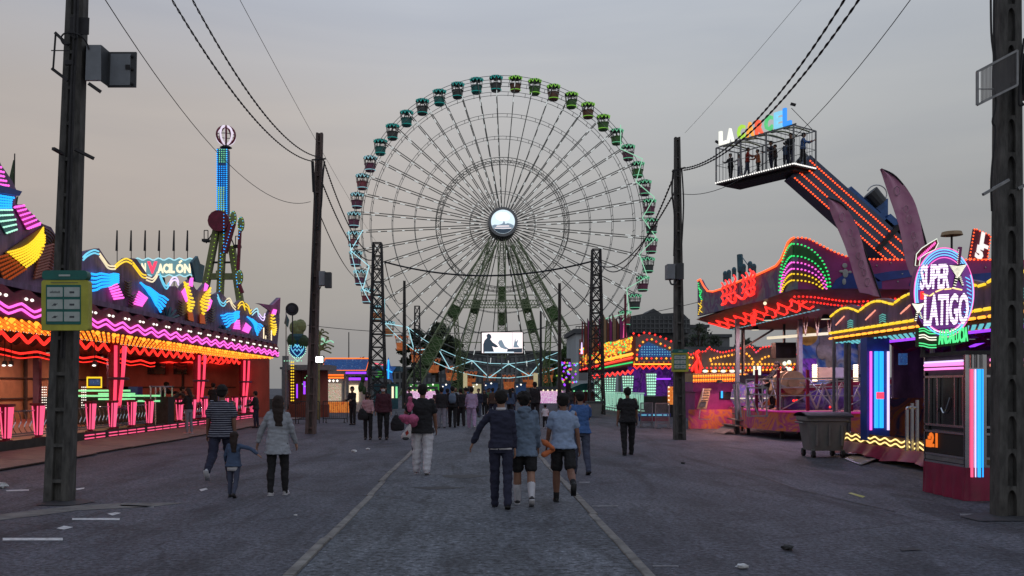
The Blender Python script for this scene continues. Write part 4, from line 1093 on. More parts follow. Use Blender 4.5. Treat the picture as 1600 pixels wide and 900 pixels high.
for px, y0, y1 in ((412,512,530),(424,516,536),(415,524,536)): mb.tube([q(px,y0,XB+.1), q(px,y1,XB+.1)], .03, 5)
build_each(mb, 'tube_light', ride)
mb = MB('brown_panel')
for px, y0 in ((284,470),(296,490),(318,490),(331,480),(418,508),(200,440),(207,460)): 
    for k in range(6): mb.tube([q(px-5,y0+k*4,XB+.08), q(px,y0+3+k*4,XB+.1), q(px+5,y0+k*4,XB+.08)], .03, 4)
mb.build('feather_trim', ride)
mb = MB('teal_panel')
for c, r0 in (((262,500),20),((350,520),12)):
    for k in range(5):
        a = math.radians(200+k*28); mb.tube([q(c[0],c[1],XB+.06), q(c[0]-r0*math.cos(a)*.9, c[1]+r0*math.sin(a),XB+.08)], .05, 4)
mb.build('shell_ribs', ride)
MB('purple_panel').prism([q(403,474,XB),q(424,477,XB),q(436,465,XB),q(435,490,XB),q(424,490,XB),q(420,486,XB)], (.08,0,0)).build('star_tip', ride)
MB('teal_panel').prism([PS(300,410,-11.4),PS(309,400,-11.4),PS(313,412,-11.4),PS(320,415,-11.4),PS(316,442,-11.4),PS(306,440,-11.4)], (-.1,0,0)).build('crest_fin', ride)
mb = MB('steel_dark','green_dark'); a = PS(22,300,XB-.3); mb.cyl(a, PS(23,240,XB-.3), .02, .015, 6)
mb.prism([PS(22,250,XB-.3),PS(14,285,XB-.3),PS(22,292,XB-.3)], (-.02,0,0), 1); mb.prism([PS(20,318,XB-.3),PS(29,306,XB-.3),PS(24,335,XB-.3)], (-.02,0,0), 1); mb.build('pennant', ride)
# furled flags and name sign on the roof
for px in (183,205,227,249,272,293):
    mb = MB('steel_dark'); a, b = P(px,500,42), P(px,360,42); mb.cyl((a.x,42,4.1), b, .025, .02, 6); mb.cyl(P(px,360,42), P(px-.7,392,42), .035, .06, 7)
    mb.build('flag_pole', ride)
ns = MB('n_boardteal'); Y = 40; a, b = P(199,431,Y), P(303,405,Y)
pts = []
for k in range(33):
    t = k/32; pts.append((a.x+(b.x-a.x)*t, Y, b.z+.05*math.cos(t*40)))
for k in range(33):
    t = 1-k/32; pts.append((a.x+(b.x-a.x)*t, Y, a.z+.05*math.cos(t*40)))
ns.prism(pts, (0,.12,0)); nsb = ns.build('name_board', ride)
mb = MB('n_palecyan'); mb.tube([(x,Y-.02,z_) for x,_,z_ in pts], .028, 4, closed=True); mb.build('board_outline', nsb)
W_ = b.x-a.x
mb = MB('n_warm'); text_mb(mb, 'GRAN', P(202,426,Y-.03), (1,0,0), (0,0,1), .62, bold=.03, fit=(26*Y/F,15*Y/F)); text_mb(mb, 'ACIL', P(246,427,Y-.03), (1,0,0), (0,0,1), .62, bold=.03, fit=(27*Y/F,15*Y/F)); text_mb(mb, 'ON', P(275,427,Y-.03), (1,0,0), (0,0,1), .62, bold=.03, fit=(23*Y/F,15*Y/F)); mb.beam(P(280,410.5,Y-.04), P(284,407,Y-.04), .05, .07)
mb.build('lettering', nsb)
mb = MB('n_hotpink'); text_mb(mb, 'V', P(230,427.5,Y-.05), (1,0,0), (0,0,1), .85, bold=.05, fit=(16*Y/F,19*Y/F)); mb.build('lettering', nsb)
mb = MB('steel_dark')
for t in (.1,.5,.9): mb.beam((a.x+W_*t,Y+.2,4.1),(a.x+W_*t,Y+.2,b.z-.1),.08); mb.beam((a.x+W_*t,Y+1.6,4.1),(a.x+W_*t,Y+.2,b.z-.3),.06)
build_each(mb, 'board_stand', nsb)
# ================================================================ tall swing-arm ride behind
Y = 70.0; base = P(352,0,Y); bx = base.x
tr = thing('tower_ride', 'tall blue lit tower ride with a striped balloon ball on top behind the left ride', 'ride', (bx,Y,0))
tp = lambda px, py, dy=0: P(px, py, Y)+Vector((0,dy,0))
mb = MB('blue_steel','steel_dark'); mb.box(tp(341,0).x, tp(357,0).x, Y-.4, Y+.4, tp(0,350).z, tp(0,234).z); mb.build('tower', tr)
def ledrows(px0, px1, py0, py1, n, mt, st=3.2, r=.055):
    mb = MB(mt)
    for k in range(n):
        px = px0+(px1-px0)*k/(n-1)
        for p in along([tp(px,py0,-.45), tp(px,py1,-.45)], st*Y/F): mb.bulb(p, r)
    mb.build('light_string', tr)
ledrows(342,356,236,258,5,'n_greenlit'); ledrows(342,356,262,330,5,'n_blue'); ledrows(344,352,295,342,3,'n_lime',3,.07); ledrows(341.5,342,236,350,2,'n_blue'); ledrows(356.5,357,236,350,2,'n_blue')
# balloon ball
c = tp(353,212); R = 14.5*Y/F
mb = MB('n_lilac','maroon','steel_dark')
for k in range(10):
    a = 2*PI*k/10; mb.tube([c+Vector((R*math.cos(t)*math.cos(a), R*math.cos(t)*math.sin(a), R*math.sin(t))) for t in [math.radians(-78+156*i/10) for i in range(11)]], .085, 5, 0 if k % 2 else 1)
mb.mats[0] = em('n_palelilac', (.85,.75,.9), .85)
mb.cyl(c-Vector((0,0,R*1.15)), c+Vector((0,0,R)), .07, .07, 8, 2); mb.tube([c+Vector((R*.99*math.cos(a), R*.99*math.sin(a), 0)) for a in [2*PI*i/24 for i in range(24)]], .03, 4, 2, closed=True)
mb.cyl(c-Vector((0,0,R*1.3)), c-Vector((0,0,R*1.0)), .5, .15, 10, 2)
mb.build('balloon_ball', tr)
mb = MB('maroon'); mb.cyl(tp(346,348,-.9), tp(346,348,.9), .85, .85, 14); mb.box(tp(337,0).x, tp(355,0).x, Y-.7, Y+.7, tp(0,356).z, tp(0,340).z); mb.build('hub_motor', tr)
for (x0,y0,x1,y1,w_) in ((339,356,316,476,.55),(349,356,343,476,.5),(362,385,376,476,.55)):
    a, b = tp(x0,y0), tp(x1,y1); d = (b-a); t_ = -b.z/d.z if d.z else 0; e = b+d*( -b.z/d.z)
    mb = MB('green_olive'); mb.beam(a, e, .5, w_); lgo = mb.build('support_leg', tr)
    mb = MB('n_lime'); [mb.bulb(p+Vector((.12,-.32,0)), .05) for p in along([a, b], .32)]; mb.build('light_string', lgo)
mb = MB('steel_dark','green_olive'); mb.beam(tp(326,432), tp(371,432), .35, .5, 1); mb.beam(tp(330,410), tp(360,410), .15); mb.box(tp(340,0).x,tp(350,0).x,Y-.5,Y+.3,tp(0,436).z,tp(0,424).z,1); mb.build('cross_beam', tr)
mb = MB('maroon'); mb.beam(tp(356,398,-1), tp(369,352,-1), .45, .45); mb.build('swing_arm', tr)
mb = MB('maroon'); mb.beam(tp(381,352,-1), tp(377,432,-1), .22, .22); mb.tube(smooth_pts([tp(377,432,-1),tp(379,446,-1),tp(384,460,-1)]), .16, 6); mb.build('swing_arm', tr)
mb = MB('n_blue'); 
for st in ([(357,340),(357,400)],[(352,400),(350,470)],[(371,352),(358,395)],[(383,358),(379,380)],[(376,432),(378,455)]): [mb.bulb(p, .05) for p in along([tp(*st[0],-1.3), tp(*st[1],-1.3)], .25)]
mb.build('light_string', tr)
for cx, cy in ((370,345),(382,354),(380,436)):
    mb = MB('green_olive'); mb.ball(tp(cx,cy,-1), .28, .2, .62, 10, 8); pd = mb.build('light_pod', tr)
    mb = MB('n_lime','n_cyan'); 
    for k in range(14):
        a = 2*PI*k/14; mb.bulb(tp(cx,cy,-1.22)+Vector((.22*math.cos(a), 0, .52*math.sin(a))), .05, k % 2)
    mb.build('light_string', pd)
for cx, cy in ((322,376),(371,385)):
    mb = MB('steel_dark'); 
    for d in (-3,3): mb.beam(tp(cx+d,cy-16), tp(cx+d,cy), .06)
    mb.beam(tp(cx-3,cy-16), tp(cx+3,cy-16), .06); mb.box(tp(cx-5,0).x, tp(cx+5,0).x, Y-.3, Y+.3, tp(0,cy+2).z, tp(0,cy-2).z); mb.build('seat_cage', tr)
mb = MB('steel_dark'); mb.beam(tp(322,380), tp(340,352), .08); mb.beam(tp(366,384), tp(356,360), .08); mb.build('seat_arm', tr)
MB('rib_dark').box(bx-4,bx+4,Y-2,Y+2,0,.8).build('base', tr)
# ================================================================ stalls behind, left of centre
# heart sign kiosk
Y = 50.0; k_ = thing('heart_sign_stall', 'dark stall with a glowing round blue and green heart sign and a yellow bulb strip', 'stall', P(475,640,Y)*Vector((1,1,0)) if False else (P(475,640,Y).x,Y,0))
pp = lambda px, py, dy=0: P(px, py, Y)+Vector((0,dy,0))
def pbox(mb, x0, x1, y0, y1, Yf, dep, m=0):       # pixel rectangle as a box dep metres deep
    a, b = P(x0, y1, Yf), P(x1, y0, Yf); return mb.box(a.x, b.x, Yf, Yf+dep, max(a.z, 0), b.z, m)
mb = MB('steel_grey','red_brown'); pbox(mb,441,449,556,640,Y,.4); pbox(mb,452,512,632,662,Y,.6,1); pbox(mb,449,515,570,578,Y-.1,2.5); pbox(mb,452,470,580,630,Y+2,.2,1); mb.build('frame', k_)
mb = MB('wall_red'); pbox(mb,446,512,578,662,Y+2.4,.2); mb.build('back_wall', k_)
mb = MB('n_yellow'); [mb.bulb(p, .055) for px in (456,459) for p in along([pp(px,566,-.12), pp(px,626,-.12)], .17)]; mb.build('bulb_strip', k_)
mb = MB('n_palemint'); [mb.bulb(p, .05) for p in along([pp(445,564,-.1), pp(473,564,-.1)], .14)]; mb.build('bulb_strip', k_)
mb = MB('blue_panel'); c = pp(466,546,-.2); R = 13*Y/F; mb.cyl(c, c+Vector((0,.15,0)), R, R, 28); hs = mb.build('heart_sign', k_)
mb = MB('n_mint'); 
for k in range(26): a = 2*PI*k/26; mb.bulb(c+Vector((R*1.02*math.cos(a),-.03,R*1.02*math.sin(a))), .04)
for s in (-1,1): [mb.bulb(p, .035) for p in along([c+Vector((s*R*.9,-.03,-R*.5)), c+Vector((0,-.03,-R*1.45))], .1)]
mb.build('bulb_ring', hs)
mb = MB('n_cyan'); hp = []
for k in range(30):
    t = 2*PI*k/30; hp.append(c+Vector((.36*math.sin(t)**3*R/.42*.9, -.05, (.3*math.cos(t)-.12*math.cos(2*t)-.05*math.cos(3*t))*R/.42)))
mb.tube(hp, .022, 4, closed=True)
for s, z0 in ((1,.16),(-1,-.05)):
    mb.tube(smooth_pts([c+Vector((-.22+i*.1,-.06,z0+(.07 if i % 2 else -.07))) for i in range(6)], 3), .02, 4)
mb.build('neon_script', hs)
mb = MB('green_olive','green_dark','teal_panel'); 
for dx, dz, m in ((-4,-34,0),(4,-36,0),(0,-28,0),(0,-20,2),(-8,-14,1),(8,-12,1)): mb.ball(c+Vector((dx*Y/F,.1,-dz*Y/F)), .35, .25, .42, 8, 6, m)
mb.beam(c+Vector((.1,.2,0)), c+Vector((.1,.2,1.6)), .12, m=1)
mb.build('roof_ornament', k_)
mb = MB('n_greenlit'); [mb.bulb(p, .04) for p in along([pp(474,590,.5), pp(490,575,.5)], .15)]; [mb.bulb(p, .04) for p in along([pp(470,600,.5), pp(484,612,.5)], .2)]; mb.build('bulb_strip', k_)
mb = MB('n_violet'); pbox(mb,463,465,600,622,Y+.4,.05); pbox(mb,474,477,596,616,Y+.5,.05); mb.build('tube_light', k_)
# palm leaves of light
mb = MB('green_olive','n_palemint')
for i, (px,py) in enumerate(((500,522),(508,536),(504,546))):
    o = P(497,560,46); tpnt = P(px,py,46); mb.tube(smooth_pts([P(498,575,46), P(499,548,46), tpnt]), .06, 5)
    for a in range(6):
        t = math.radians(-20+44*a); mb.tube(smooth_pts([tpnt, tpnt+Vector((.3*math.cos(t),0,.3*math.sin(t))), tpnt+Vector((.5*math.cos(t),0,.28*math.sin(t)-.1))], 3), .04, 4, 1 if (i == 1 and a % 2) else 0)
mb.cyl((P(498,575,46).x,46,0), P(498,575,46), .08, .06, 8)
tag(mb.build('light_palm', at=(P(498,575,46).x,46,0)), 'artificial palm tree with light strings right of the pinkish concrete pole', 'decoration')
mb = MB('black','steel_dark'); c = P(456,483,43); mb.cyl(c, c+Vector((0,.1,0)), 10*43/F, 10*43/F, 24); mb.ball(c+Vector((0,-.02,0)), .2, .04, .2, 12, 5, 1)
a = Vector((c.x,43.3,4.0)); mb.cyl((c.x,43.15,3.98), (c.x,43.15,c.z), .035, .03, 6, 1)
tag(mb.build('dish', at=(c.x,43.15,3.98)), 'black round disc on a thin stem at the far end of the left ride roof', 'dish')
mb = MB('steel_grey','teal_panel'); c = P(447,500,46); mb.cyl((c.x,46,0), P(447,486,46), .035, .025, 6); mb.prism([P(447,490,46),P(452,500,46),P(450,512,46),P(444,505,46)], (0,.02,0), 1)
tag(mb.build('flag', at=(c.x,46,0)), 'small teal flag on a thin pole below the black disc', 'flag')
# blue-roofed goods stall
Y = 60.0; s = thing('goods_stall', 'prize stall with a blue banner outlined in orange neon and a brightly lit shelf wall', 'stall', (P(540,0,Y).x,Y,0))
mb = MB('blue_lit'); mb.prism([P(503,578,Y),P(572,578,Y),P(576,561,Y),P(508,561,Y)], (0,.3,0)); bn = mb.build('banner', s)
mb = MB('n_orange'); mb.tube([P(503,579,Y-.05),P(572,579,Y-.05),P(577,560,Y-.05),P(508,560,Y-.05)], .04, 4, closed=True); mb.tube([P(497,573,Y-.05),P(503,574,Y-.05)], .04, 4)
mb.tube([P(490,590,Y-.4),P(537,590,Y-.4)], .06, 4); mb.tube([P(490,586,Y-.4),P(537,586,Y-.4)], .04, 4); mb.build('neon_outline', s)
mb = MB('steel_grey'); pbox(mb,490,582,579,586,Y-.3,3.2); 
for px in (535,541,578): pbox(mb,px,px+3,586,650,Y-.2,.2)
mb.build('frame', s)
mb = MB('goods_lit'); pbox(mb,502,533,599,628,Y+1.4,.1); g = mb.build('shelf_wall', s)
mb = MB('white'); pbox(mb,496,580,590,650,Y+2.4,.1); mb.build('back_wall', s)
mb = MB('n_white'); 
for px in (503,509,515,521,527): mb.bulb(P(px,595,Y+.5), .1)
build_each(mb, 'spot_lamp', s)
mb = MB('orange_lit','red_brown'); pbox(mb,505,545,628,648,Y-.6,.5); mb.build('counter', s)
mb = MB('n_violet'); pbox(mb,545,574,590,594,Y-.25,.06); pbox(mb,540,572,581,584,Y-.35,.06); build_each(mb, 'tube_light', s)
mb = MB('n_warm'); pbox(mb,546,560,602,628,Y+2.3,.05); build_each(mb, 'lit_window', s)
mb = MB('green_dark')
for px, py in ((567,592),(565,602),(569,610),(563,606)): mb.ball(P(px,py,Y-.5), .16, .16, .3, 8, 6)
build_each(mb, 'hanging_toy', s)
Y = 68.0; s = thing('goods_stall', 'blue star-lit stall between the lattice mast and the slim grey pole', 'stall', (P(605,0,Y).x,Y,0))
mb = MB('teal_panel'); pbox(mb,574,625,572,580,Y,2.5); pbox(mb,574,602,578,592,Y-.2,.2); pbox(mb,584,622,600,640,Y+2,.2); mb.build('frame', s)
mb = MB('n_violet'); c = P(607,580,Y-.3)
star = []
for k in range(10):
    a = PI/2+PI*k/5; r_ = (.85 if k % 2 == 0 else .38); star.append(c+Vector((r_*.75*math.cos(a),0,r_*1.3*math.sin(a))))
mb.mats = [M['blue_lit']]; mb.prism(star, (0,.1,0)); st = mb.build('star_sign', s)
mb = MB('n_blue'); mb.tube([c+Vector((0,-.05,.9)),c+Vector((0,-.05,-.6))], .06, 4); mb.tube([c+Vector((-.3,-.05,.2)),c+Vector((.3,-.05,-.1))], .05, 4); mb.build('neon_outline', st)
mb = MB('n_hotpink'); mb.tube([P(576,566,Y-.3),P(604,571,Y-.3)], .04, 4); build_each(mb, 'tube_light', s)
mb = MB('green_lit'); 
for py in (580,584,588): pbox(mb,578,600,py,py+1.6,Y-.25,.04)
mb.build('price_board', s)
mb = MB('n_warm','n_greenlit'); 
for px,m in ((600,0),(612,0),(618,1)): pbox(mb,px,px+3,604,622,Y+1.9,.05,m)
build_each(mb, 'lit_window', s)
Y = 84.0
for px0, px1, lb in ((634,682,'low stall with a glowing pink and white printed front left of the crowd'),(838,890,'low stall with a glowing pink and white printed front right of the crowd')):
    s = thing('goods_stall', lb, 'stall', (P((px0+px1)/2,0,Y).x,Y,0)); mb = MB('goods_pink'); pbox(mb,px0,px1,611,630,Y,.4); mb.build('printed_front', s)
    mb = MB('far_dark'); pbox(mb,px0,px1,604,608,Y-.3,3); 
    for px in (px0+1,px1-3): pbox(mb,px,px+2,604,640,Y+2.4,.2)
    mb.build('frame', s)
    mb = MB('n_warm');
    for k in range(6): mb.bulb(P(px0+4+k*7,610,Y-.1), .1)
    build_each(mb, 'spot_lamp', s)
Y = 112.0
for i, (x0, x1, y0, y1, mt, lb) in enumerate(((667,686,600,618,'green_lit','bright green lit kiosk under the left wheel leg'),(640,652,600,616,'green_lit','narrow green kiosk beside the left wheel leg'),
      (690,704,600,620,'blue_dim','dim blue ticket kiosk behind the crowd left of the lit column'),(757,778,598,620,'blue_dim','blue lit kiosk in the middle behind the crowd'),(806,822,600,616,'blue_dim','blue kiosk left of the right lit column'),
      (738,752,600,620,'yellow_sign','cream lit kiosk under the wheel hub'))):
    s = thing('kiosk', lb, 'kiosk', (P((x0+x1)/2,0,Y).x,Y,0)); mb = MB('far_dark'); pbox(mb,x0-1,x1+1,y0-3,y0,Y-.5,3); pbox(mb,x0-1,x1+1,y1,640,Y,2); mb.build('frame', s)
    mb = MB(mt); pbox(mb,x0,x1,y0,y1,Y+.1,.2); mb.build('lit_front', s)
    mb = MB('n_white'); mb.bulb(P((x0+x1)/2,y0+1,Y-.6), .13); mb.bulb(P(x0+2,y0+4,Y-.6), .1); build_each(mb, 'spot_lamp', s)
# coloured light tower beside the pale block
Y = 78.0; s = thing('light_tower', 'small coloured light tower between the slim dark pole and the pale building', 'decoration', (P(888,0,Y).x,Y,0))
mb = MB('steel_dark'); pbox(mb,884,892,560,640,Y,.3); mb.build('post', s)
mb = MB('n_violet','n_hotpink','n_lime','n_cyan'); rs = random.Random(8)
for k in range(40): mb.bulb(P(rs.uniform(876,902), rs.uniform(566,602), Y-.2), .11, rs.choice([0,0,1,2,3]))
mb.build('bulb_cluster', s)
mb = MB('n_lime'); pbox(mb,869,879,586,588,Y,.1); pbox(mb,894,904,567,568,Y,.1); build_each(mb, 'tube_light', s)
# crowd barriers
def barrier(x0, y0, x1, y1, label, h=1.05, n=12, mt='steel_light', leg=True):
    a, b = Vector((x0,y0,0)), Vector((x1,y1,0)); r = thing('crowd_barrier', label, 'barrier', (a+b)/2, 'steel crowd barriers'); mb = MB(mt)
    up = Vector((0,0,h)); lo = Vector((0,0,.2)); mb.beam(a+up,b+up,.04); mb.beam(a+lo,b+lo,.03); mb.beam(a,a+up,.04); mb.beam(b,b+up,.04)
    mb.build('frame', r); mb = MB(mt)
    for k in range(1,n): q_ = a.lerp(b,k/n); mb.beam(q_+lo,q_+up,.016)
    mb.build('grille', r)
    mb = MB(mt); d = (b-a).normalized(); s_ = Vector((-d.y,d.x,0))
    for q_ in (a.lerp(b,.12), b.lerp(a,.12)): mb.beam(q_-s_*.3+V(0,0,.02), q_+s_*.3+V(0,0,.02), .04); mb.beam(q_+V(0,0,.02), q_+V(0,0,.22), .03)
    mb.build('foot', r)
for px0, px1, Yb, lb in ((505,541,42,'steel crowd barrier in front of the orange stall counter'),(462,497,41,'steel crowd barrier behind the pinkish concrete pole'),
                     (1001,1022,37,'left crowd barrier in front of the white lit balustrade'),(1024,1048,36,'right crowd barrier beside the dark pole, near the magenta banner')):
    barrier(P(px0,0,Yb).x, Yb, P(px1,0,Yb).x, Yb+.3, lb, mt='steel_dark' if px0<600 else 'steel_grey')
# ================================================================ background buildings and trees
Y = 190.0
def fbox(name, label, x0, x1, y0, Yf, dep, mt, win=None, rows=2, cols=12, cat='building', roof=None):
    r = thing(name, label, cat, (P((x0+x1)/2,0,Yf).x,Yf,0)); mb = MB(mt); pbox(mb,x0,x1,y0,640,Yf,dep); wl = mb.build('wall', r)
    a, b = P(x0,620,Yf), P(x1,y0,Yf); hh = b.z
    if win:
        mb = MB(win)
        for i in range(rows):
            for j in range(cols):
                cx = a.x+(b.x-a.x)*(j+.5)/cols; cz = hh*(.25+.7*(i+.4)/rows); ww = (b.x-a.x)/cols*.3; mb.box(cx-ww,cx+ww,Yf-.04,Yf,cz-hh*.1/rows*2,cz+hh*.12/rows*2)
        build_each(mb, 'window', r)
    mb = MB(roof or 'far_dark'); mb.box(a.x-.3,b.x+.3,Yf-.4,Yf+dep+.3,hh,hh+.5); mb.build('roof', r)
    return r
fbox('distant_building', 'long low grey building behind the stalls at left', 440, 640, 577, 190, 12, 'far_grey', 'window_dark', 2, 26)
fbox('distant_building', 'long dark grey terrace behind the foot of the ferris wheel', 660, 905, 552, 185, 12, 'far_dark', 'far_grey', 3, 34)
fbox('distant_building', 'pale grey block behind the white lit ride', 900, 966, 521, 96, 10, 'far_pale', 'far_grey', 1, 3)
s = fbox('distant_building', 'wide grey grandstand with a gabled lattice front behind the right rides', 968, 1105, 512, 150, 14, 'far_grey', 'window_dark', 2, 10)
Yf = 148; mb = MB('far_dark','far_grey'); mb.prism([P(985,520,Yf),P(985,494,Yf),P(1008,491,Yf),P(1021,482,Yf),P(1034,490,Yf),P(1066,488,Yf),P(1078,500,Yf),P(1079,520,Yf)], (0,8,0)); mb.build('gable', s)
mb = MB('far_grey')
for x in range(988,1078,7): mb.beam(P(x,520,Yf-.2), P(x,494,Yf-.2), .12)
for y_ in (499,506,513): mb.beam(P(986,y_,Yf-.2), P(1078,y_,Yf-.2), .12)
mb.build('lattice_front', s)
fbox('distant_building', 'small grey house with a flat roof behind the bare trees at right', 1104, 1140, 527, 140, 8, 'far_grey', 'window_dark', 1, 4)
fbox('distant_building', 'pale low hall behind the zigzag lit canopy', 1075, 1250, 548, 110, 8, 'far_pale', 'far_grey', 1, 9)
# more roof clutter: railing on the pale block
s = thing('roof_railing', 'thin dark railing on the roof of the pale grey block', 'railing', P(930,520,96)); mb = MB('steel_dark')
for x in range(900,966,5): mb.beam(P(x,518,96), P(x,510,96), .07)
mb.beam(P(900,510,96), P(965,510,96), .08); mb.build('grille', s)
def tree(px, py0, py1, Yt, w_, label, n=1500, mt='leaf', seed=1, sz=.32, bare=False, name='tree'):
    rs = random.Random(seed); g = Vector((P(px,0,Yt).x,Yt,0)); top = P(px,py0,Yt).z; bot = max(P(px,py1,Yt).z, 1.2)
    r = thing(name, label, 'tree', g, 'trees in the distance'); R = w_*Yt/F/2
    mb = MB('bark'); mb.cap(g, g+V(0,0,bot+.3*(top-bot)), R*.09, R*.05, 8); tips = []
    for k in range(9):
        a = rs.uniform(0,2*PI); b = g+V(0,0,bot+(top-bot)*rs.uniform(0,.3)); e = g+V(R*.7*math.cos(a)*rs.uniform(.4,1), R*.7*math.sin(a), bot+(top-bot)*rs.uniform(.4,.9)); mb.cap(b, e, R*.04, R*.012, 6); tips.append(e)
        if bare:
            for q_ in range(7): e2 = e+V(rs.uniform(-1,1),rs.uniform(-1,1),rs.uniform(.0,1))*R*.35; mb.cap(e.lerp(b,rs.random()*.5), e2, R*.012, R*.006, 4)
    mb.build('trunk', r)
    cl = []
    for k in range(26): 
        a = rs.uniform(0,2*PI); u = rs.random()**.5; z_ = rs.uniform(0,1); e = R*math.sin(PI*(.15+.8*z_))*u; cl.append((g+V(e*math.cos(a), e*math.sin(a), bot+(top-bot)*z_*.92), R*rs.uniform(.16,.34)))
    mb = MB(mt)
    for k in range(n):
        c, cr_ = rs.choice(cl); d = V(rs.gauss(0,1),rs.gauss(0,1),rs.gauss(0,1)); d = d.normalized()*cr_*rs.uniform(.5,1.1); p = c+d
        u = V(rs.gauss(0,1),rs.gauss(0,1),rs.gauss(0,1)).normalized(); v_ = u.orthogonal().normalized(); s_ = sz*rs.uniform(.5,1.2)
        mb.add([p-u*s_, p+v_*s_*.6, p+u*s_, p-v_*s_*.6], [(0,1,2,3)])
    mb.build('crown', r)
tree(683,505,580,165,78,'large dark tree behind the left leg of the wheel',3600,seed=3,sz=.5)
tree(648,515,585,168,56,'smaller dark tree left of the large one behind the lattice mast',2200,seed=4,sz=.45)
tree(722,556,600,160,40,'low rounded tree just left of the video screen behind the wheel',1200,seed=5,sz=.4)
tree(888,535,600,120,36,'leafy green tree right of the slim dark pole',1500,'leaf_green',6,.32)
tree(862,560,602,150,30,'small green tree behind the right wheel leg',900,'leaf_green',7,.35)
tree(1092,504,560,135,44,'sparse bare-looking tree behind the right corner of the red-lit ride roof',420,seed=8,sz=.3,bare=True)
tree(1117,522,560,138,30,'thin bare-looking tree under the corner of the arch canopy',260,seed=9,sz=.3,bare=True)
tree(1168,530,560,130,40,'low dark tree seen below the arch canopy',700,seed=10,sz=.3)
tree(562,560,600,150,46,'dark low tree above the stalls left of the slim grey pole',800,seed=11,sz=.35)
tree(508,566,600,160,40,'dark low tree behind the blue banner stall',700,seed=12,sz=.35)
# ================================================================ far right ride with glowing white arched columns
s = thing('fairground_ride', 'ride with red and yellow bulb crest, blue gable and glowing white columns right of centre', 'ride', (11,62,0))
X = 9.5; Yc = 52.8; qs = lambda px, py, X_=X: PS(px, py, X_); qf = lambda px, py, d=0: P(px, py, Yc+d)
mb = MB('red_brown'); mb.prism([qs(905,551),qs(905,530),qs(912,540),qs(925,535),qs(940,537),qs(955,532),qs(970,529),qs(982,526),qs(988,523),qs(988,566),qs(905,583)][1:], (.2,0,0)); 
mb.build('side_crest', s)
banner('red_glow', [(.8,.05,.02),(.9,.45,.05),(.6,.02,.02),(.9,.7,.1)], 3, emis=.5)
mb = MB('red_glow'); mb.prism([qs(908,550,9.47),qs(914,541,9.47),qs(940,538,9.47),qs(970,531,9.47),qs(986,526,9.47),qs(986,548,9.47),qs(908,564,9.47)], (.02,0,0)); mb.build('crest_art', s)
rs = random.Random(6)
mb = MB('n_amber','n_red','n_green','n_yellow')
for k in range(260):
    px = rs.uniform(906,987); t = (px-906)/81; y0 = 545-t*18; y1 = 572-t*16
    mb.bulb(qs(px, rs.uniform(y0,y1), 9.4), .07, rs.choice([0,0,1,3,3,2]) )
mb.build('bulb_cluster', s)
mb = MB('n_red')
mb.tube([qs(906,578,9.38), qs(988,559,9.38)], .07, 4); mb.tube([qs(x, 588-(x-925)*.12+(3 if i % 2 else -2), 9.4) for i, x in enumerate(range(925,990,4))], .07, 4); build_each(mb, 'neon_line', s)
mb = MB('n_amber'); mb.tube([qs(930,566,9.38), qs(988,553,9.38)], .09, 4); build_each(mb, 'neon_line', s)
mb = MB('n_green'); [mb.bulb(p, .06) for p in along([qs(930,577,9.36), qs(988,566,9.36)], .45)]; mb.build('bulb_strip', s)
# front gable
mb = MB('far_grey','red_brown'); mb.prism([qf(988,567),qf(988,523),qf(993,526),qf(998,525),qf(1008,521),qf(1018,523),qf(1030,526),qf(1042,531),qf(1056,538),qf(1090,548),qf(1110,548),qf(1110,567)], (0,.25,0)); mb.build('front_gable', s)
mb = MB('blue_lit'); mb.prism([qf(997,558,-.05),qf(999,545,-.05),qf(1008,537,-.05),qf(1013,534,-.05),qf(1045,548,-.05),qf(1050,558,-.05)], (0,.03,0)); mb.build('gable_art', s)
mb = MB('n_amber','n_red')
for ln in ([(995,562),(996,545),(1003,536),(1008,531),(1018,530),(1034,538),(1050,545),(1058,549)], [(991,567),(1060,567)], [(995,560),(1052,560)]):
    for i, p in enumerate(along([qf(x,y,-.1) for x,y in ln], .3)): mb.bulb(p, .075, i % 2)
for i, p in enumerate(along([qf(x,y,-.1) for x,y in [(990,521),(998,524),(1008,519),(1020,522),(1040,529),(1058,538)]], .35)): mb.bulb(p, .08, 1)
mb.build('bulb_strip', s)
mb = MB('n_cyan'); [mb.bulb(qf(x,y,-.12), .035) for x in range(1003,1048,4) for y in range(542,558,4) if y > 536+abs(x-1012)*.35]; mb.build('pea_light', s)
mb = MB('maroon'); mb.box(9.5,20,Yc-.2,80,3.1,3.25); mb.box(9.5,20,Yc,Yc+.2,2.95,3.12); mb.build('canopy', s)
mb = MB('n_red','n_amber'); mb.tube([qf(990+i*5, 573+(3 if i % 2 else -2),-.3) for i in range(24)], .06, 4); mb.tube([qf(990,569,-.25),qf(1110,569,-.25)], .045, 4, 1); build_each(mb, 'neon_line', s)
mb = MB('n_violet'); mb.tube([qf(1015,592,-.1),qf(1048,592,-.1)], .05, 4); build_each(mb, 'tube_light', s)
mb = MB('purple_lit'); mb.box(13.4,13.5,53,80,.3,3.1); mb.box(9.8,20,56,56.1,.3,3.1); mb.build('curtain', s)
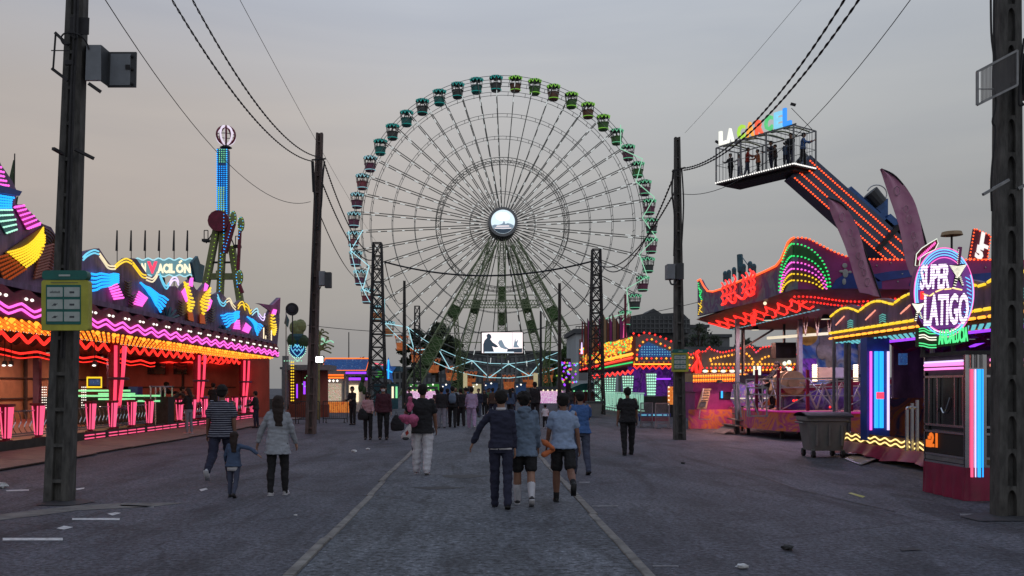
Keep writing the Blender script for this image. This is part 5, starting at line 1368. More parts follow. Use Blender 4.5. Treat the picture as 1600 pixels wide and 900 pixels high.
# glowing columns on the side and corner
def gcol(px, X_, w_, y0, y1):
    Y_ = F*X_/(px-VX); a = H-(y1-VY)*Y_/F; b = H-(y0-VY)*Y_/F
    if px > 1000: X_ = (px-VX)*Yc/F; Y_ = Yc-.3; a = H-(y1-VY)*Y_/F; b = H-(y0-VY)*Y_/F
    mb = MB('far_pale'); W0, W1 = w_/2, w_/2*.62
    mb.prism([(X_-W0,Y_,b),(X_+W0,Y_,b),(X_+W0*.9,Y_,b-.5),(X_+W1,Y_,a),(X_-W1,Y_,a),(X_-W0*.9,Y_,b-.5)], (0,.25,0)); c = mb.build('glowing_column', s)
    mb = MB('n_mint'); z_ = a+.08
    while z_ < b-.03:
        t = (z_-a)/(b-a); ww = W1+(W0-W1)*t
        for k in range(5): mb.bulb((X_+ww*.85*(k/2-1), Y_-.05, z_), .06)
        z_ += .17
    mb.build('bulb_grid', c)
for px, X_, w_, y0, y1 in ((937,9.6,.95,592,634),(953,9.6,.9,590,634),(981,9.6,.75,587,624),(1016,9.7,.62,583,640)): gcol(px, X_, w_, y0, y1)
# white balustrade and blue-white lit step
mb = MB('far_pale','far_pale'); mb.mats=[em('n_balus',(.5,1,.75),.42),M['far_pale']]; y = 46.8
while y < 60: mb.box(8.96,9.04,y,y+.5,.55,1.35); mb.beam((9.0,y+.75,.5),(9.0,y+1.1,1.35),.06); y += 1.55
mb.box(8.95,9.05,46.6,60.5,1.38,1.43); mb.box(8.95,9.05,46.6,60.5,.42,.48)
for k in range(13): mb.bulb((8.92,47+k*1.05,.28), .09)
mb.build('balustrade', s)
mb = MB('steel_grey'); mb.box(9.05,13.3,54,80,0,.3); mb.build('deck', s)
Yk = 44; mb = MB('blue_panel','maroon_gloss'); a, b = P(1000,651,Yk), P(1048,646,Yk); mb.box(a.x,b.x,Yk,Yk+.6,a.z,b.z); a, b = P(1002,660,Yk), P(1046,652,Yk); mb.box(a.x,b.x,Yk+.02,Yk+.1,a.z,b.z,1); 
for px in (1001,1013,1025,1037,1047): c = P(px,650,Yk); mb.beam((c.x,Yk+.3,0),(c.x,Yk+.3,c.z),.06)
ct = mb.build('counter', s); mb = MB('n_cyan')
for px0, px1 in ((1002,1010),(1013,1017),(1020,1023),(1026,1034),(1037,1042),(1044,1046)): a, b = P(px0,649.5,Yk-.02), P(px1,647.5,Yk-.02); mb.box(a.x,b.x,Yk-.04,Yk,a.z,b.z)
mb.build('step_light', ct)
mb = MB('n_warm','orange_lit'); a, b = P(1045,632,50), P(1053,604,50); mb.box(a.x,b.x,50,50.3,max(a.z,0),b.z,1); [mb.bulb(p,.06) for px in (1045,1053) for p in along([P(px,632,49.9),P(px,604,49.9)],.25)]; build_each(mb, 'lit_panel', s)
mb = MB('steel_dark'); mb.box(9.6,12.5,50.5,53,0,1.2); mb.build('machinery', s)
# tall narrow banners behind the crest
grp = 'narrow banners above the white lit ride'
for i, px in enumerate((913,918,923,929,936,943,948,952,957,963,968)):
    Yb = 70-1.1*i; x_ = (px-VX)*Yb/F; top = H-(502-i*.5-(i % 3)*4-VY)*Yb/F; lab = ('dark brown','purplish','rust coloured')[i % 3]
    r = thing('banner_flag', lab, 'banner', (x_,Yb,3.25), grp)
    ordn = ('first','second','third','fourth','fifth','sixth','seventh','eighth','ninth','tenth','eleventh')[i]
    r['label'] = f'{lab} upright banner, {ordn} from the left above the red bulb crest'
    MB('steel_dark').cyl((x_,Yb,3.25),(x_,Yb,top),.035,.03,6).build('pole', r)
    MB(('red_brown','purple_panel','wall_ochre')[i % 3]).prism([(x_,Yb-.02,top),(x_+.24,Yb-.02,top-.5),(x_+.3,Yb-.02,4.6),(x_,Yb-.02,4.2)], (0,.03,0)).build('cloth', r)
r = thing('banner_flag', 'tall red tipped banner with a glowing pink lower end in front of the grandstand', 'banner', P(977,530,60)); Yb = 58
mb = MB('maroon'); mb.cyl(P(977,548,Yb), P(977,460,Yb), .09, .07, 6); mb.build('pole', r); em('n_flagpink', (1,.12,.35), .9)
mb = MB('n_flagpink'); mb.prism([P(975,503,Yb),P(978,503,Yb),P(980,535,Yb),P(977,542,Yb),P(973,535,Yb)], (0,.05,0)); mb.build('cloth', r)
MB('steel_dark').cyl(P(977,548,Yb)*V(1,1,0) if False else (P(977,548,Yb).x,Yb,3.2), P(977,540,Yb), .05, .05, 6).build('mast_foot', r)
r = thing('banner_flag', 'thin red pole flag with a white lit lower end beside the crest', 'banner', P(909,560,76)); mb = MB('maroon'); mb.cyl((P(909,0,76).x,76,3.2), P(910,502,76), .07, .06, 6); mb.build('pole', r)
mb = MB('n_lilac'); mb.cyl(P(909,553,75.9), P(909,535,75.9), .1, .04, 6); mb.build('light_tip', r)
# green awning below the pale block
r = thing('kiosk', 'low kiosk with a green awning and red brown front under the pale block', 'kiosk', (P(915,0,80).x,80,0)); mb = MB('far_dark'); mb.prism([P(884,610,80),P(908,600,80),P(940,596,80),P(940,606,80),P(886,614,80)], (0,3,0)); mb.mats=[M['sign_green']]; mb.build('awning', r)
mb = MB('red_brown'); pbox(mb,889,930,612,640,80.2,2); mb.build('counter', r); mb = MB('n_greenlit'); [mb.bulb(P(x,611,79.9),.09) for x in (890,897,912,918)]; mb.build('bulb_strip', r)
# rubbish container near the lattice mast
r = thing('waste_container', 'grey lidded waste container beside the white balustrade', 'waste container', P(926,650,48)*V(1,1,0) if False else (P(926,0,50).x,50,0)); mb = MB('bin_grey'); a, b = P(919,655,50), P(941,627,50)
mb.prism([(a.x+.1,50,.08),(b.x-.1,50,.08),(b.x,50,b.z-.1),(a.x,50,b.z-.1)], (0,.9,0)); mb.build('body', r); MB('box_dark').box(a.x-.05,b.x+.05,49.95,50.95,b.z-.1,b.z).build('lid', r)
# ================================================================ orange-lit kiosk and zigzag canopy
Y = 36.0; s = thing('ticket_kiosk', 'rounded magenta kiosk with double orange light bar and a menu board leaning on it', 'kiosk', (P(1118,0,Y).x,Y,0)); kiosk_ = s; pk = lambda px, py, d=0: P(px, py, Y+d)
mb = MB('purple_panel'); pbox(mb,1083,1168,598,612,Y-.05,2.2); pbox(mb,1086,1166,612,655,Y,2); mb.build('body', s)
mb = MB('skirt_art'); pbox(mb,1076,1166,640,678,Y-.08,.07); mb.build('skirt', s)
mb = MB('tan','orange_lit'); pbox(mb,1083,1168,583,597,Y-.15,2.3); mb.build('fascia', s)
mb = MB('n_amber','n_orange')
for py, m in ((585.5,0),(587.5,1),(592,0),(594.5,1)):
    for p in along([pk(1084,py+2,-.2), pk(1166,py,-.2)], .1): mb.bulb(p, .042, m)
mb.build('bulb_bar', s)
mb = MB('tan','ink'); mb.prism([pk(1089,639,-.7),pk(1104,639,-.7),pk(1111,607,-.3),pk(1098,607,-.3)], (0,.04,0)); mb.prism([pk(1092,636,-.705),pk(1102,636,-.705),pk(1104,628,-.6),pk(1094,628,-.6)], (0,.01,0),1)
for k in range(5): mb.beam(pk(1096+k,626-k*4,-.62+k*.05), pk(1106+k,626-k*4,-.62+k*.05), .03, m=1)
mb.build('menu_board', s)
mb = MB('n_blue'); pbox(mb,1127,1129.5,611,622,Y-.08,.05); build_each(mb, 'tube_light', s); mb = MB('glass_dark'); pbox(mb,1124,1145,610,624,Y-.03,.02); mb.build('window', s)
mb = MB('steel_light'); mb.beam(pk(1092,655,-.7), pk(1099,607,-.4), .03); mb.beam(pk(1092,655,-.7), pk(1110,655,-.7), .03); mb.build('stand', s)
mb = MB('n_red'); mb.tube(smooth_pts([pk(1089,583,-.1),pk(1087,570,-.1),pk(1091,562,-.1),pk(1088,553,-.1),pk(1093,548,-.1)]), .07, 5); mb.tube(smooth_pts([pk(1093,583,-.1),pk(1095,572,-.1),pk(1091,562,-.1)]), .06, 5); mb.tube(smooth_pts([pk(1081,580,-.1),pk(1083,573,-.1),pk(1088,568,-.1)]), .05, 5); mb.build('neon_figure', s)
MB('red_brown').prism([pk(1080,584,.05),pk(1098,584,.05),pk(1096,550,.05),pk(1086,546,.05)], (0,.06,0)).build('figure_board', s)
Y = 40.0; s = thing('fairground_ride', 'low ride behind the kiosk with a scalloped grey canopy edged in red and amber bulbs', 'ride', (P(1150,0,Y).x,Y,0)); pk = lambda px, py, d=0: P(px, py, Y+d)
top = [(1062,556),(1072,552),(1080,555),(1090,551),(1102,550),(1108,543),(1112,547),(1128,552),(1142,549),(1158,545),(1170,542),(1175,543),(1182,552),(1190,544),(1204,542),(1216,541),(1232,550),(1250,556)]
mb = MB('bin_grey'); mb.prism([pk(*p_) for p_ in top]+[pk(1250,577),pk(1062,577)], (0,.3,0)); mb.build('canopy_board', s)
mb = MB('n_amber','n_red','n_pink')
for ln in ([(1066,562),(1078,558),(1096,562)], [(1066,570),(1096,571)], [(1110,561),(1130,557),(1158,552),(1168,553),(1176,562),(1178,569),(1112,569),(1110,561)], [(1184,570),(1192,559),(1204,556)], [(1184,569),(1248,569)],[(1106,580),(1240,577)]):
    for i, p in enumerate(along([pk(x,y,-.08) for x,y in ln], .17)): mb.bulb(p, .058, 0)
for i, p in enumerate(along([pk(x,y-1,-.08) for x,y in top], .14)): mb.bulb(p, .055, 1 if i % 7 else 2)
for i, p in enumerate(along([pk(1064,575,-.08),pk(1250,574,-.08)], .2)): mb.bulb(p, .05, 1)
mb.build('bulb_strip', s)
mb = MB('maroon'); mb.box(P(1100,0,Y).x,P(1250,0,Y).x,Y,Y+6,P(0,583,Y).z,P(0,577,Y).z); mb.build('canopy', s)
mb = MB('purple_lit'); pbox(mb,1168,1215,583,640,Y+5,.1); mb.build('curtain', s)
mb = MB('n_mint'); mb.mats = [em('n_softwhite',(.9,1,.85),1.0)]
for px in (1178,1184,1187): pbox(mb,px,px+2,572,592,Y-.4,.1)
for px in range(1102,1168,14): mb.ball(pk(px,580,-.2), .13,.1,.07,8,5)
for px, py in ((1226,568),(1233,566),(1229,576),(1234,577),(1250,561)): mb.ball(pk(px,py,-.3), .1,.1,.1,8,5)
build_each(mb, 'spot_lamp', s)
mb = MB('steel_grey')
for px in (1108,1170,1240): c = pk(px,580); mb.beam((c.x,Y+.2,0),(c.x,Y+.2,c.z),.12)
build_each(mb, 'post', s)
# ================================================================ the arch-fronted ride
XA = 9.5; YA = 25.9
s = thing('fairground_ride', 'big purple ride with rainbow bulb arches, red zigzag canopy and orange lit roofline at right', 'ride', (14,31,0))
qa = lambda px, py, X_=XA: PS(px, py, X_); fa = lambda px, py, d=0: P(px, py, YA+d)
side = [(1090,494),(1090,439),(1094,437),(1099,447),(1105,455),(1114,456),(1127,452),(1140,446),(1160,438),(1180,431),(1200,422),(1212,416),(1220,406),(1226,392),(1231,379),(1236,374),(1240.5,372),(1240.5,452),(1180,472)]
mb = MB('side_art'); mb.prism([qa(*p) for p in side], (.12,0,0)); mb.build('side_board', s)
front = [(1240.5,452),(1240.5,372),(1252,371.5),(1263,373),(1275,379),(1290,387),(1305,394),(1320,400),(1335,403.5),(1350,405),(1400,406),(1700,406),(1700,452)]
mb = MB('purple_panel'); mb.prism([fa(*p) for p in front], (0,.12,0)); fb = mb.build('front_board', s)
mb = MB('blue_panel')
mb.prism([fa(*p,-.02) for p in ((1298,451),(1306,437),(1320,428),(1340,426),(1366,432),(1378,440),(1378,451))], (0,.01,0)); mb.prism([fa(*p,-.02) for p in ((1362,429),(1390,424),(1426,421),(1426,432),(1400,436),(1372,440))], (0,.01,0)); mb.prism([fa(*p,-.02) for p in ((1420,446),(1425,436),(1440,430),(1470,436),(1520,428),(1570,424),(1570,440),(1500,447),(1440,451))], (0,.01,0))
mb.build('painted_swoosh', fb)
mb = MB('sign_white'); 
for c_, rx, rz in (((1320,415),4,4),((1321,427),4.5,7),((1315,424),4,2),((1328,425),3,2),((1319,440),3,5)): mb.ball(fa(*c_,-.03), rx*YA/F, .015, rz*YA/F, 10, 6)
mb.build('painted_figure', fb)
mb = MB('sign_white')
for px, py in ((1370,415),(1392,411),(1410,428),(1403,440),(1540,418),(1345,418),(1480,412)): mb.bulb(fa(px,py,-.02), .03)
build_each(mb, 'painted_star', fb)
# green field between arches
def arc(rx, ry, n=14, side_=False, X_=XA-.06):
    pts = []
    for k in range(n+1):
        a = PI/2*(1-k/n)
        if side_: pts.append(Vector((X_, YA+rx*YA/F*math.cos(a), fa(1240,452-ry*math.sin(a)).z)))
        else: pts.append(fa(1240.5+rx*math.cos(a), 452-ry*math.sin(a), -.06))
    return pts
mb = MB('green_dark'); mb.mats = [mat('arch_green',(.02,.12,.03),.5)]
o, i_ = arc(57,69), arc(52,52); mb.prism([p+V(0,.03,0) for p in o+i_[::-1]], (0,.015,0)); o, i_ = arc(57,69,side_=True), arc(52,52,side_=True); mb.prism([p+V(.03,0,0) for p in o+i_[::-1]], (.015,0,0)); mb.build('painted_arch', s)
mb = MB('purple_dark','brown_panel'); mb.mats=[mat('arch_violet',(.12,.01,.16),.5),M['brown_panel']]
for (r0,r1,m) in (((50,43),(46,32),0),((45,30),(40,14),1)):
    o, i_ = arc(*r0), arc(*r1); mb.prism([p+V(0,.03,0) for p in o+i_[::-1]], (0,.015,0), m); o, i_ = arc(*r0,side_=True), arc(*r1,side_=True); mb.prism([p+V(.03,0,0) for p in o+i_[::-1]], (.015,0,0), m)
mb.build('painted_arch', s)
for (rx,ry),mt in (((57,71),'n_green'),((53,52),'n_green'),((51,42),'n_magenta'),((48,32),'n_magenta'),((45,24),'n_yellow'),((42,14),'n_yellow')):
    mb = MB('n_mintgreen' if False else mt)
    for sd in (False, True):
        for p in along(arc(rx,ry,side_=sd), .115): mb.ball(p, .033, .02, .027, 6, 4)
    mb.build('arch_light_string', s)
em('n_orangered', (1,.09,.02), 2.2)
mb = MB('n_orangered')
for p in along([fa(x,y-.3,-.05) for x,y in front[1:-1]], .12): mb.ball(p, .036, .03, .03, 6, 4)
mb.build('roofline_light_string', s)
mb = MB('n_orangered'); mb.tube([qa(x,y-.5,XA-.05) for x,y in side[1:-2]], .035, 5); mb.build('roofline_neon', s)
mb = MB('n_green','n_yellow')
for i, (a, b) in enumerate((((1091,443),(1096,470)),((1096,470),(1091,492)))):
    for p in along([qa(*a,XA-.04), qa(*b,XA-.04)], .12): mb.bulb(p, .035, i)
    mb.tube(smooth_pts([qa(1091,450+i*24,XA-.05),qa(1096,455+i*24,XA-.05),qa(1093,462+i*22,XA-.05),qa(1097,468+i*20,XA-.05)]), .02, 4, i)
mb.build('edge_light_string', s)
# red neon word blocks (upright strokes), seen edge-on and unreadable in the photo
mb = MB('n_red'); 
for px, y0, y1 in ((1129,442,476),(1135,438,472),(1141,437,470),(1148,430,467),(1161,430,458),(1167,426,464),(1173,421,462),(1178,424,457)):
    pts = [qa(px+(1.6 if k % 2 else -1.6), y0+(y1-y0)*k/6, XA-.12) for k in range(7)]; mb.tube(smooth_pts(pts,2), .035, 5)
for y_ in (447,462): mb.tube([qa(1128,y_+2,XA-.12), qa(1149,y_-5,XA-.12)], .03, 5); mb.tube([qa(1161,y_-8,XA-.12), qa(1179,y_-14,XA-.12)], .03, 5)
mb.build('neon_lettering', s)
mb = MB('n_red'); mb.tube(smooth_pts([qa(x,y,XA-.12) for x,y in ((1128,476),(1133,474),(1137,466),(1143,472),(1148,472),(1151,462),(1157,466),(1163,466),(1166,457),(1172,462),(1178,458))],3), .05, 5); mb.build('neon_wave', s)
mb = MB('teal_panel')
for px, y0, y1 in ((1133,428,440),(1139,426,438),(1147,422,432),(1157,421,470),(1162,417,432),(1172,413,425),(1178,417,428)): mb.tube([qa(px,y1,XA+.06), qa(px,y0,XA+.06)], .08, 6); mb.ball(qa(px,y0,XA+.06), .09, .09, .12, 8, 5)
mb.tube([qa(1157,425,XA+.05), qa(1156,398,XA+.05)], .11, 6); mb.tube([qa(1157,398,XA+.05), qa(1170,416,XA+.05)], .02, 4)
build_each(mb, 'roof_ornament', s)
# canopy: sloping underside panels along side and front
A1, A2 = qa(1093,498), Vector((XA,YA,fa(1240.5,452).z)); zl = 4.22; XL = 11.1; YL = YA+1.6
A1 = Vector((XA,37.4,A2.z))
mb = MB('brown_panel')
mb.add([A1, A2, (XL,YL,zl), (XL,37.6,zl)], [(0,1,2,3)]); mb.add([A2, (26,YA,A2.z), (26,YL,zl), (XL,YL,zl)], [(0,1,2,3)])
mb.add([(XA+.02,37.4,A2.z+.05),(XA+.02,YA+.02,A2.z+.05),(26,YA+.02,A2.z+.05),(26,37.4,A2.z+.05)], [(0,1,2,3)]); mb.add([A1,(26,37.4,A2.z),(26,37.6,zl),(XL,37.6,zl)], [(0,1,2,3)])
mb.build('canopy', s)
mb = MB('maroon'); mb.box(XL,26,YL,37.6,zl,zl+.05); mb.build('ceiling', s)
lerp2 = lambda u, t: Vector((XA+(XL-XA)*t-.03, 37.3-(37.3-YA-t*1.6)*u, A2.z+(zl-A2.z)*t-.06))
for off, r in ((.35,.035),(.6,.035)):
    mb = MB('n_red'); pts = []
    for k in range(9):
        u = .03+k/9.0; pts.append(lerp2(u, off-.08)); pts.append(lerp2(u+.008, off+.2)); pts.append(lerp2(u+.055, off+.14)) ; 
    mb.tube(pts, r, 5); mb.build('zigzag_neon', s)
mb = MB('n_cyan'); em('n_dimcyan',(.15,.5,.6),.8); mb.mats=[M['n_dimcyan']]
for k in range(26): a = Vector((XL-.04, 37.4-k*.38, zl+.03)); mb.beam(a, a+V(0,.2,0), .06)
mb.build('dash_light', s)
lf = lambda x, t: Vector((x, YA+1.6*t-.04, A2.z+(zl-A2.z)*t-.03))
mb = MB('n_red')
for off in (.45,.68):
    pts = [lf(9.7+t_*.05, off+.13*math.cos((9.7+t_*.05)*1.6)) for t_ in range(330)]
    for p in along(pts, .13): mb.ball(p, .04, .03, .032, 6, 4)
mb.build('wave_light_string', s)
mb = MB('n_red'); c = lerp2(.57,.35)
for k in range(8): a = 2*PI*k/8; mb.tube([c+V(-.05,0,0), c+V(-.05,.45*math.cos(a),.3*math.sin(a)-.05)], .012, 4)
for k in range(5): mb.tube(smooth_pts([c+V(-.05,-.2+k*.12,-.1), c+V(-.05,-.1+k*.12,-.3), c+V(-.05,-.2+k*.1,-.5)],3), .014, 4)
mb.build('neon_star', s)
mb = MB('n_warm'); mb.ball(lerp2(.75,.15)+V(-.06,0,0), .06, .06, .06, 8, 6); build_each(mb, 'spot_lamp', s)
# inside the arch ride: ribs, rail lights, art backdrop, platform
mb = MB('tan')
for k in range(8): x_ = 11.6+k*.42; mb.beam((x_-.08,30.5,4.2),(x_,30.5,3.55),.035); mb.beam((x_+.08,30.5,4.2),(x_,30.5,3.55),.035)
mb.build('ceiling_rib', s)
em('n_softtube',(.8,.75,.55),.9)
mb = MB('n_softtube'); mb.beam((11.1,33,3.6),(14.6,29.5,3.75),.1); build_each(mb, 'tube_light', s)
# backdrop and platform stand on their own frame
mb = MB('blue_art'); a, b = P(1247,600,33), P(1345,513,33); mb.box(a.x,b.x,33,33.15,a.z,b.z); bd = mb.build('painted_backdrop', s)
mb = MB('n_disc'); mb.mats = [mat('sun_paint',(.5,.36,.07),.6),mat('stone_paint',(.25,.26,.22),.6)]; mb.cyl(P(1262,525,32.96), P(1262,525,32.9), .36, .36, 20)
for px, py, rx, rz in ((1292,530,.3,.5),(1298,560,.22,.5),(1285,548,.25,.35),(1300,538,.18,.6)): mb.ball(P(px,py,32.95), rx, .03, rz, 9, 6, 1)
mb.build('painted_shape', bd)
mb = MB('purple_lit'); pbox(mb,1247,1276,560,600,32.8,.1); mb.build('side_panel', s)
mb = MB('tan','n_warm','bin_grey'); pbox(mb,1279,1304,574,594,31.5,.2); pbox(mb,1304,1321,574,592,31.4,.2,2); build_each(mb, 'lit_panel', s)
for px in (1273,1337):
    mb = MB('n_warm'); [mb.bulb(P(px+dx,y_,31), .05) for dx in (-2.5,0,2.5) for y_ in range(571,596,3)]; mb.build('bulb_strip', s)
mb = MB('steel_grey')
for px, y0 in ((1152,512),(1250,540),(1345,500)): c = P(px,0,32); mb.beam((c.x,32,0),(c.x,32,4.25),.14)
mb.beam((XL+.3,37,0),(XL+.3,37,4.3),.12); mb.beam((XL+.3,37,3.4),(XL+1.6,37,4.2),.08)
build_each(mb, 'post', s)
mb = MB('black','steel_dark'); pbox(mb,1212,1244,535,559,34,.5); mb.beam((P(1228,0,34).x,34.2,P(0,540,34).z),(P(1228,0,34).x,34.2,4.25),.08,m=1); mb.build('loudspeaker', s)
# platform: orange and pink printed skirt, truss rails
pl = MB('skirt_art'); pts = [G(1152,690),G(1180,698),G(1290,700),G(1345,704)]
edge = [Vector((9.9,33.5,0)),Vector((9.6,31.0,0)),Vector((9.9,28.4,0)),Vector((11.2,27.0,0)),Vector((13,26.4,0)),Vector((18,26.4,0))]
z0, z1 = .28, .95
for a, b in zip(edge, edge[1:]): pl.prism([a+V(0,0,z0), b+V(0,0,z0), b+V(0,0,z1), a+V(0,0,z1)], (.04,.04,0))
pl.build('platform_skirt', s)
mb = MB('floor_ride'); mb.prism([e+V(.05,.05,z1-.06) for e in edge]+[V(18,34,z1-.06),V(9.9,34,z1-.06)], (0,0,.05)); mb.build('platform', s)
mb = MB('n_magenta'); mb.mats = [em('n_dimmagenta',(.6,.03,.3),.5)]; mb.tube([e+V(-.03,-.05,z1-.02) for e in edge[1:]], .03, 4); mb.build('edge_light', s)
mb = MB('steel_dark')
for e in edge+[Vector((10.5,27.7,0)),Vector((12.1,26.8,0)),Vector((14.5,26.5,0)),Vector((16,26.5,0))]: mb.beam(e+V(.2,.2,0), e+V(.2,.2,z1-.06), .1)
build_each(mb, 'platform_leg', s)
mb = MB('steel_light')
rail = [e+V(.1,.1,z1) for e in edge]
for a, b in zip(rail[1:], rail[2:]):
    mb.beam(a+V(0,0,1.05), b+V(0,0,1.05), .045); mb.beam(a+V(0,0,.5), b+V(0,0,.5), .03); n = max(1, int((b-a).length/1.3))
    for k in range(n): 
        u, v_ = a.lerp(b,k/n), a.lerp(b,(k+1)/n); mb.beam(u, u+V(0,0,1.05), .04); mb.beam(u, v_+V(0,0,1.05), .03); mb.beam(v_, v_.lerp(u,.5)+V(0,0,1.05), .03)
mb.build('truss_rail', s)
mb = MB('steel_light'); a = P(1168,655,29); 
for (x0,y0,x1,y1) in ((1146,600,1152,655),(1152,600,1158,652),(1168,606,1185,648),(1168,606,1172,650),(1178,600,1200,606),(1148,596,1170,603),(1166,606,1198,606),(1166,616,1198,616),(1168,650,1200,650),(1198,606,1198,650),(1168,606,1168,650)): mb.beam(P(x0,y0,28.2), P(x1,y1,28.2), .04)
mb.build('stair_rail', s)
mb = MB('ramp_wood'); mb.prism([(9.0,31.5,0.02),(9.5,31.5,.3),(9.5,33,.3),(9.0,33,.02)], (.05,0,0.02)); 
for k in range(3): mb.box(9.35+k*.2,9.6+k*.2,31.2,33,.3+k*.2,.34+k*.2)
build_each(mb, 'step', s)
# coaster train with track inside
mb = MB('coaster_art'); mb.prism([P(x,y,30) for x,y in ((1225,600),(1250,604),(1280,606),(1330,600),(1430,588),(1430,660),(1330,660),(1225,655))], (0,.3,0)); mb.build('track_fairing', s)
mb = MB('maroon_gloss'); mb.beam(P(1215,610,29.8), P(1320,602,29.8), .18); mb.beam(P(1320,602,29.8), P(1440,592,29.5), .18); mb.beam(P(1215,640,29.8), P(1262,650,29.8), .2); mb.build('track', s)
mb = MB('steel_light'); mb.beam(P(1205,597,29.6), P(1228,605,29.6), .06)
for px in (1262,1290,1338,1366,1400): mb.beam(P(px,608,29.7), P(px+14,640,29.7), .05); mb.beam(P(px+24,606,29.7), P(px+14,640,29.7), .05)
mb.beam(P(1212,606,29.6), P(1345,603,29.6), .05); build_each(mb, 'track_brace', s)
car = MB('tan','wall_ochre'); c = P(1240,598,29.7); car.cyl(c, c+V(0,.3,0), .42, .42, 22); car.cyl(c+V(0,-.03,0), c, .2, .2, 14, 1); c2 = P(1222,590,29.9)
car.prism([P(x,y,29.8) for x,y in ((1205,610),(1212,588),(1225,580),(1240,580),(1252,590),(1262,606),(1256,616),(1210,622))], (0,.5,0)); cc = car.build('ride_car', s)
mb = MB('n_red'); 
for dx in (0,5): mb.ball(P(1240+dx,626-dx*.1,29.4), .045,.03,.04,8,5)
mb.mats=[M['n_red']]; mb.ball(P(1297,636,29.4), .04,.03,.04,8,5); build_each(mb, 'tail_light', cc)
for i, (px, yb, wd_) in enumerate(((1172,33.5,1.5),(1200,34.5,1.7),(1320,31.5,1.6),(1352,31,1.5))):
    c = P(px,0,yb); mb = MB(('coaster_glow','orange_body','maroon_gloss','blue_panel')[i]); n = 10; vs = []
    for z_, k_ in ((1.0,.8),(1.25,1.0),(1.6,.95),(1.85,.55)):
        for k in range(n*2): a = PI*k/n; vs.append((c.x+wd_/2*k_*math.cos(a), yb+.5*k_*math.sin(a), z_+(.18 if math.cos(a) > .5 else 0)))
    mb.add(vs, [(i_*2*n+k, i_*2*n+(k+1)%(2*n), (i_+1)*2*n+(k+1)%(2*n), (i_+1)*2*n+k) for i_ in range(3) for k in range(2*n)]+[tuple(range(6*n,8*n)), tuple(range(2*n))[::-1]]); rc = mb.build('ride_car', s)
    mb = MB('black'); mb.box(c.x-wd_*.3,c.x+wd_*.3,yb+.1,yb+.2,1.7,2.2); mb.build('seat_back', rc)
    mb = MB('n_softtube'); mb.tube([(c.x+wd_/2*math.cos(a),yb+.52*math.sin(a),1.3) for a in [PI+PI*k/8 for k in range(9)]], .018, 4); mb.build('trim_light', rc)
mb = MB('coaster_glow'); pbox(mb,1148,1246,600,652,35.2,.1); mb.build('rear_panel', s)
mb = MB('maroon_gloss')
for px in (1182,1216,1262,1330,1356): c = P(px,0,28.6); mb.beam((c.x,28.6,.9),(c.x,28.6,2.3),.09)
build_each(mb, 'magenta_post', s)
mb = MB('steel_light')
for px in (1255,1285,1315,1345,1375,1405): mb.beam(P(px,598,28.7), P(px+15,628,28.7), .03); mb.beam(P(px+30,598,28.7), P(px+15,628,28.7), .03)
mb.beam(P(1250,598,28.7), P(1436,590,28.7), .04); mb.build('front_rail', s)
for px, py, Yl, col_, en in ((1200,560,30,(1,.6,.65),130),(1290,545,29.5,(.75,.6,1),110),(1180,540,35,(1,.45,.35),140),(1350,540,30,(.7,.5,1),110)):  # fill lamps, with housing and glass, added to brighten the space under the canopy
    q_ = P(px,py,Yl); q_.z = 4.05; lf_ = MB('box_dark').cyl(q_+V(0,0,.15), q_, .1, .16, 10).build('canopy_fill', s)
    MB('n_softtube').cyl(q_+V(0,0,-.001), q_+V(0,0,-.012), .15, .15, 10).build('lamp_glass', lf_)
    ld = bpy.data.lights.new('canopy_fill_light', 'AREA'); ld.shape = 'DISK'; ld.size = .28; ld.energy = en; ld.color = col_
    lo_ = bpy.data.objects.new('canopy_fill_light', ld); COL.objects.link(lo_); lo_.parent = lf_; lo_.location = q_+V(0,0,-.03)-origin(lf_)
q_ = P(1125,598,35.3); lf_ = MB('box_dark').cyl(q_+V(0,0,.12), q_, .1, .14, 10).beam(q_+V(0,0,.06), q_+V(0,.9,.06), .04).build('kiosk_fill', kiosk_)  # fill lamp added to brighten the kiosk front
ld = bpy.data.lights.new('kiosk_fill_light', 'AREA'); ld.shape = 'DISK'; ld.size = .25; ld.energy = 35; ld.color = (1,.5,.4); lo_ = bpy.data.objects.new('kiosk_fill_light', ld); COL.objects.link(lo_); lo_.parent = lf_; lo_.location = q_+V(0,0,-.03)-origin(lf_); lo_.rotation_euler = (math.radians(-25),0,0)
# heater lamp, L5 sign and feather flags over the roofs
r = thing('mushroom_lamp', 'tan disc lamp on a thin pole above the arch ride roof', 'lamp', (P(1487,0,29).x,29,4.8)); c = P(1487,368,29)
MB('tan').cyl(c, c+V(0,0,.12), .34, .3, 20).build('shade', r); MB('steel_dark').cyl((c.x,29,4.75), c, .04, .035, 8).build('pole', r)
r = thing('roof_sign', 'tilted dark red sign with white characters L and 5 framed in red bulbs', 'sign', P(1520,406,26.3)); Y_ = 26.3
pts = [(1515,404),(1523,357),(1548,368),(1543,406)]
mb = MB('maroon'); mb.prism([P(x,y,Y_) for x,y in pts], (0,.12,0)); bd = mb.build('board', r)
mb = MB('n_red'); mb.mats=[M['n_orangered']]; [mb.bulb(p, .03) for p in along([P(x,y,Y_-.04) for x,y in pts], .1, True)]; mb.build('bulb_frame', bd)
mb = MB('sign_white'); mb.mats=[em('n_letter',(1,.95,.9),.9)]; ax = (P(1548,368,Y_)-P(1523,357,Y_)).normalized(); up = (P(1523,357,Y_)-P(1515,404,Y_)).normalized()
text_mb(mb, 'L', P(1536,385,Y_-.04), ax, up, .55, bold=.03); text_mb(mb, '5', P(1529,403,Y_-.04), ax, up, .5, bold=.03); mb.build('lettering', bd)
MB('steel_dark').beam((P(1530,0,26.5).x,26.45,4.7), P(1532,380,26.45), .08).build('stand', r)
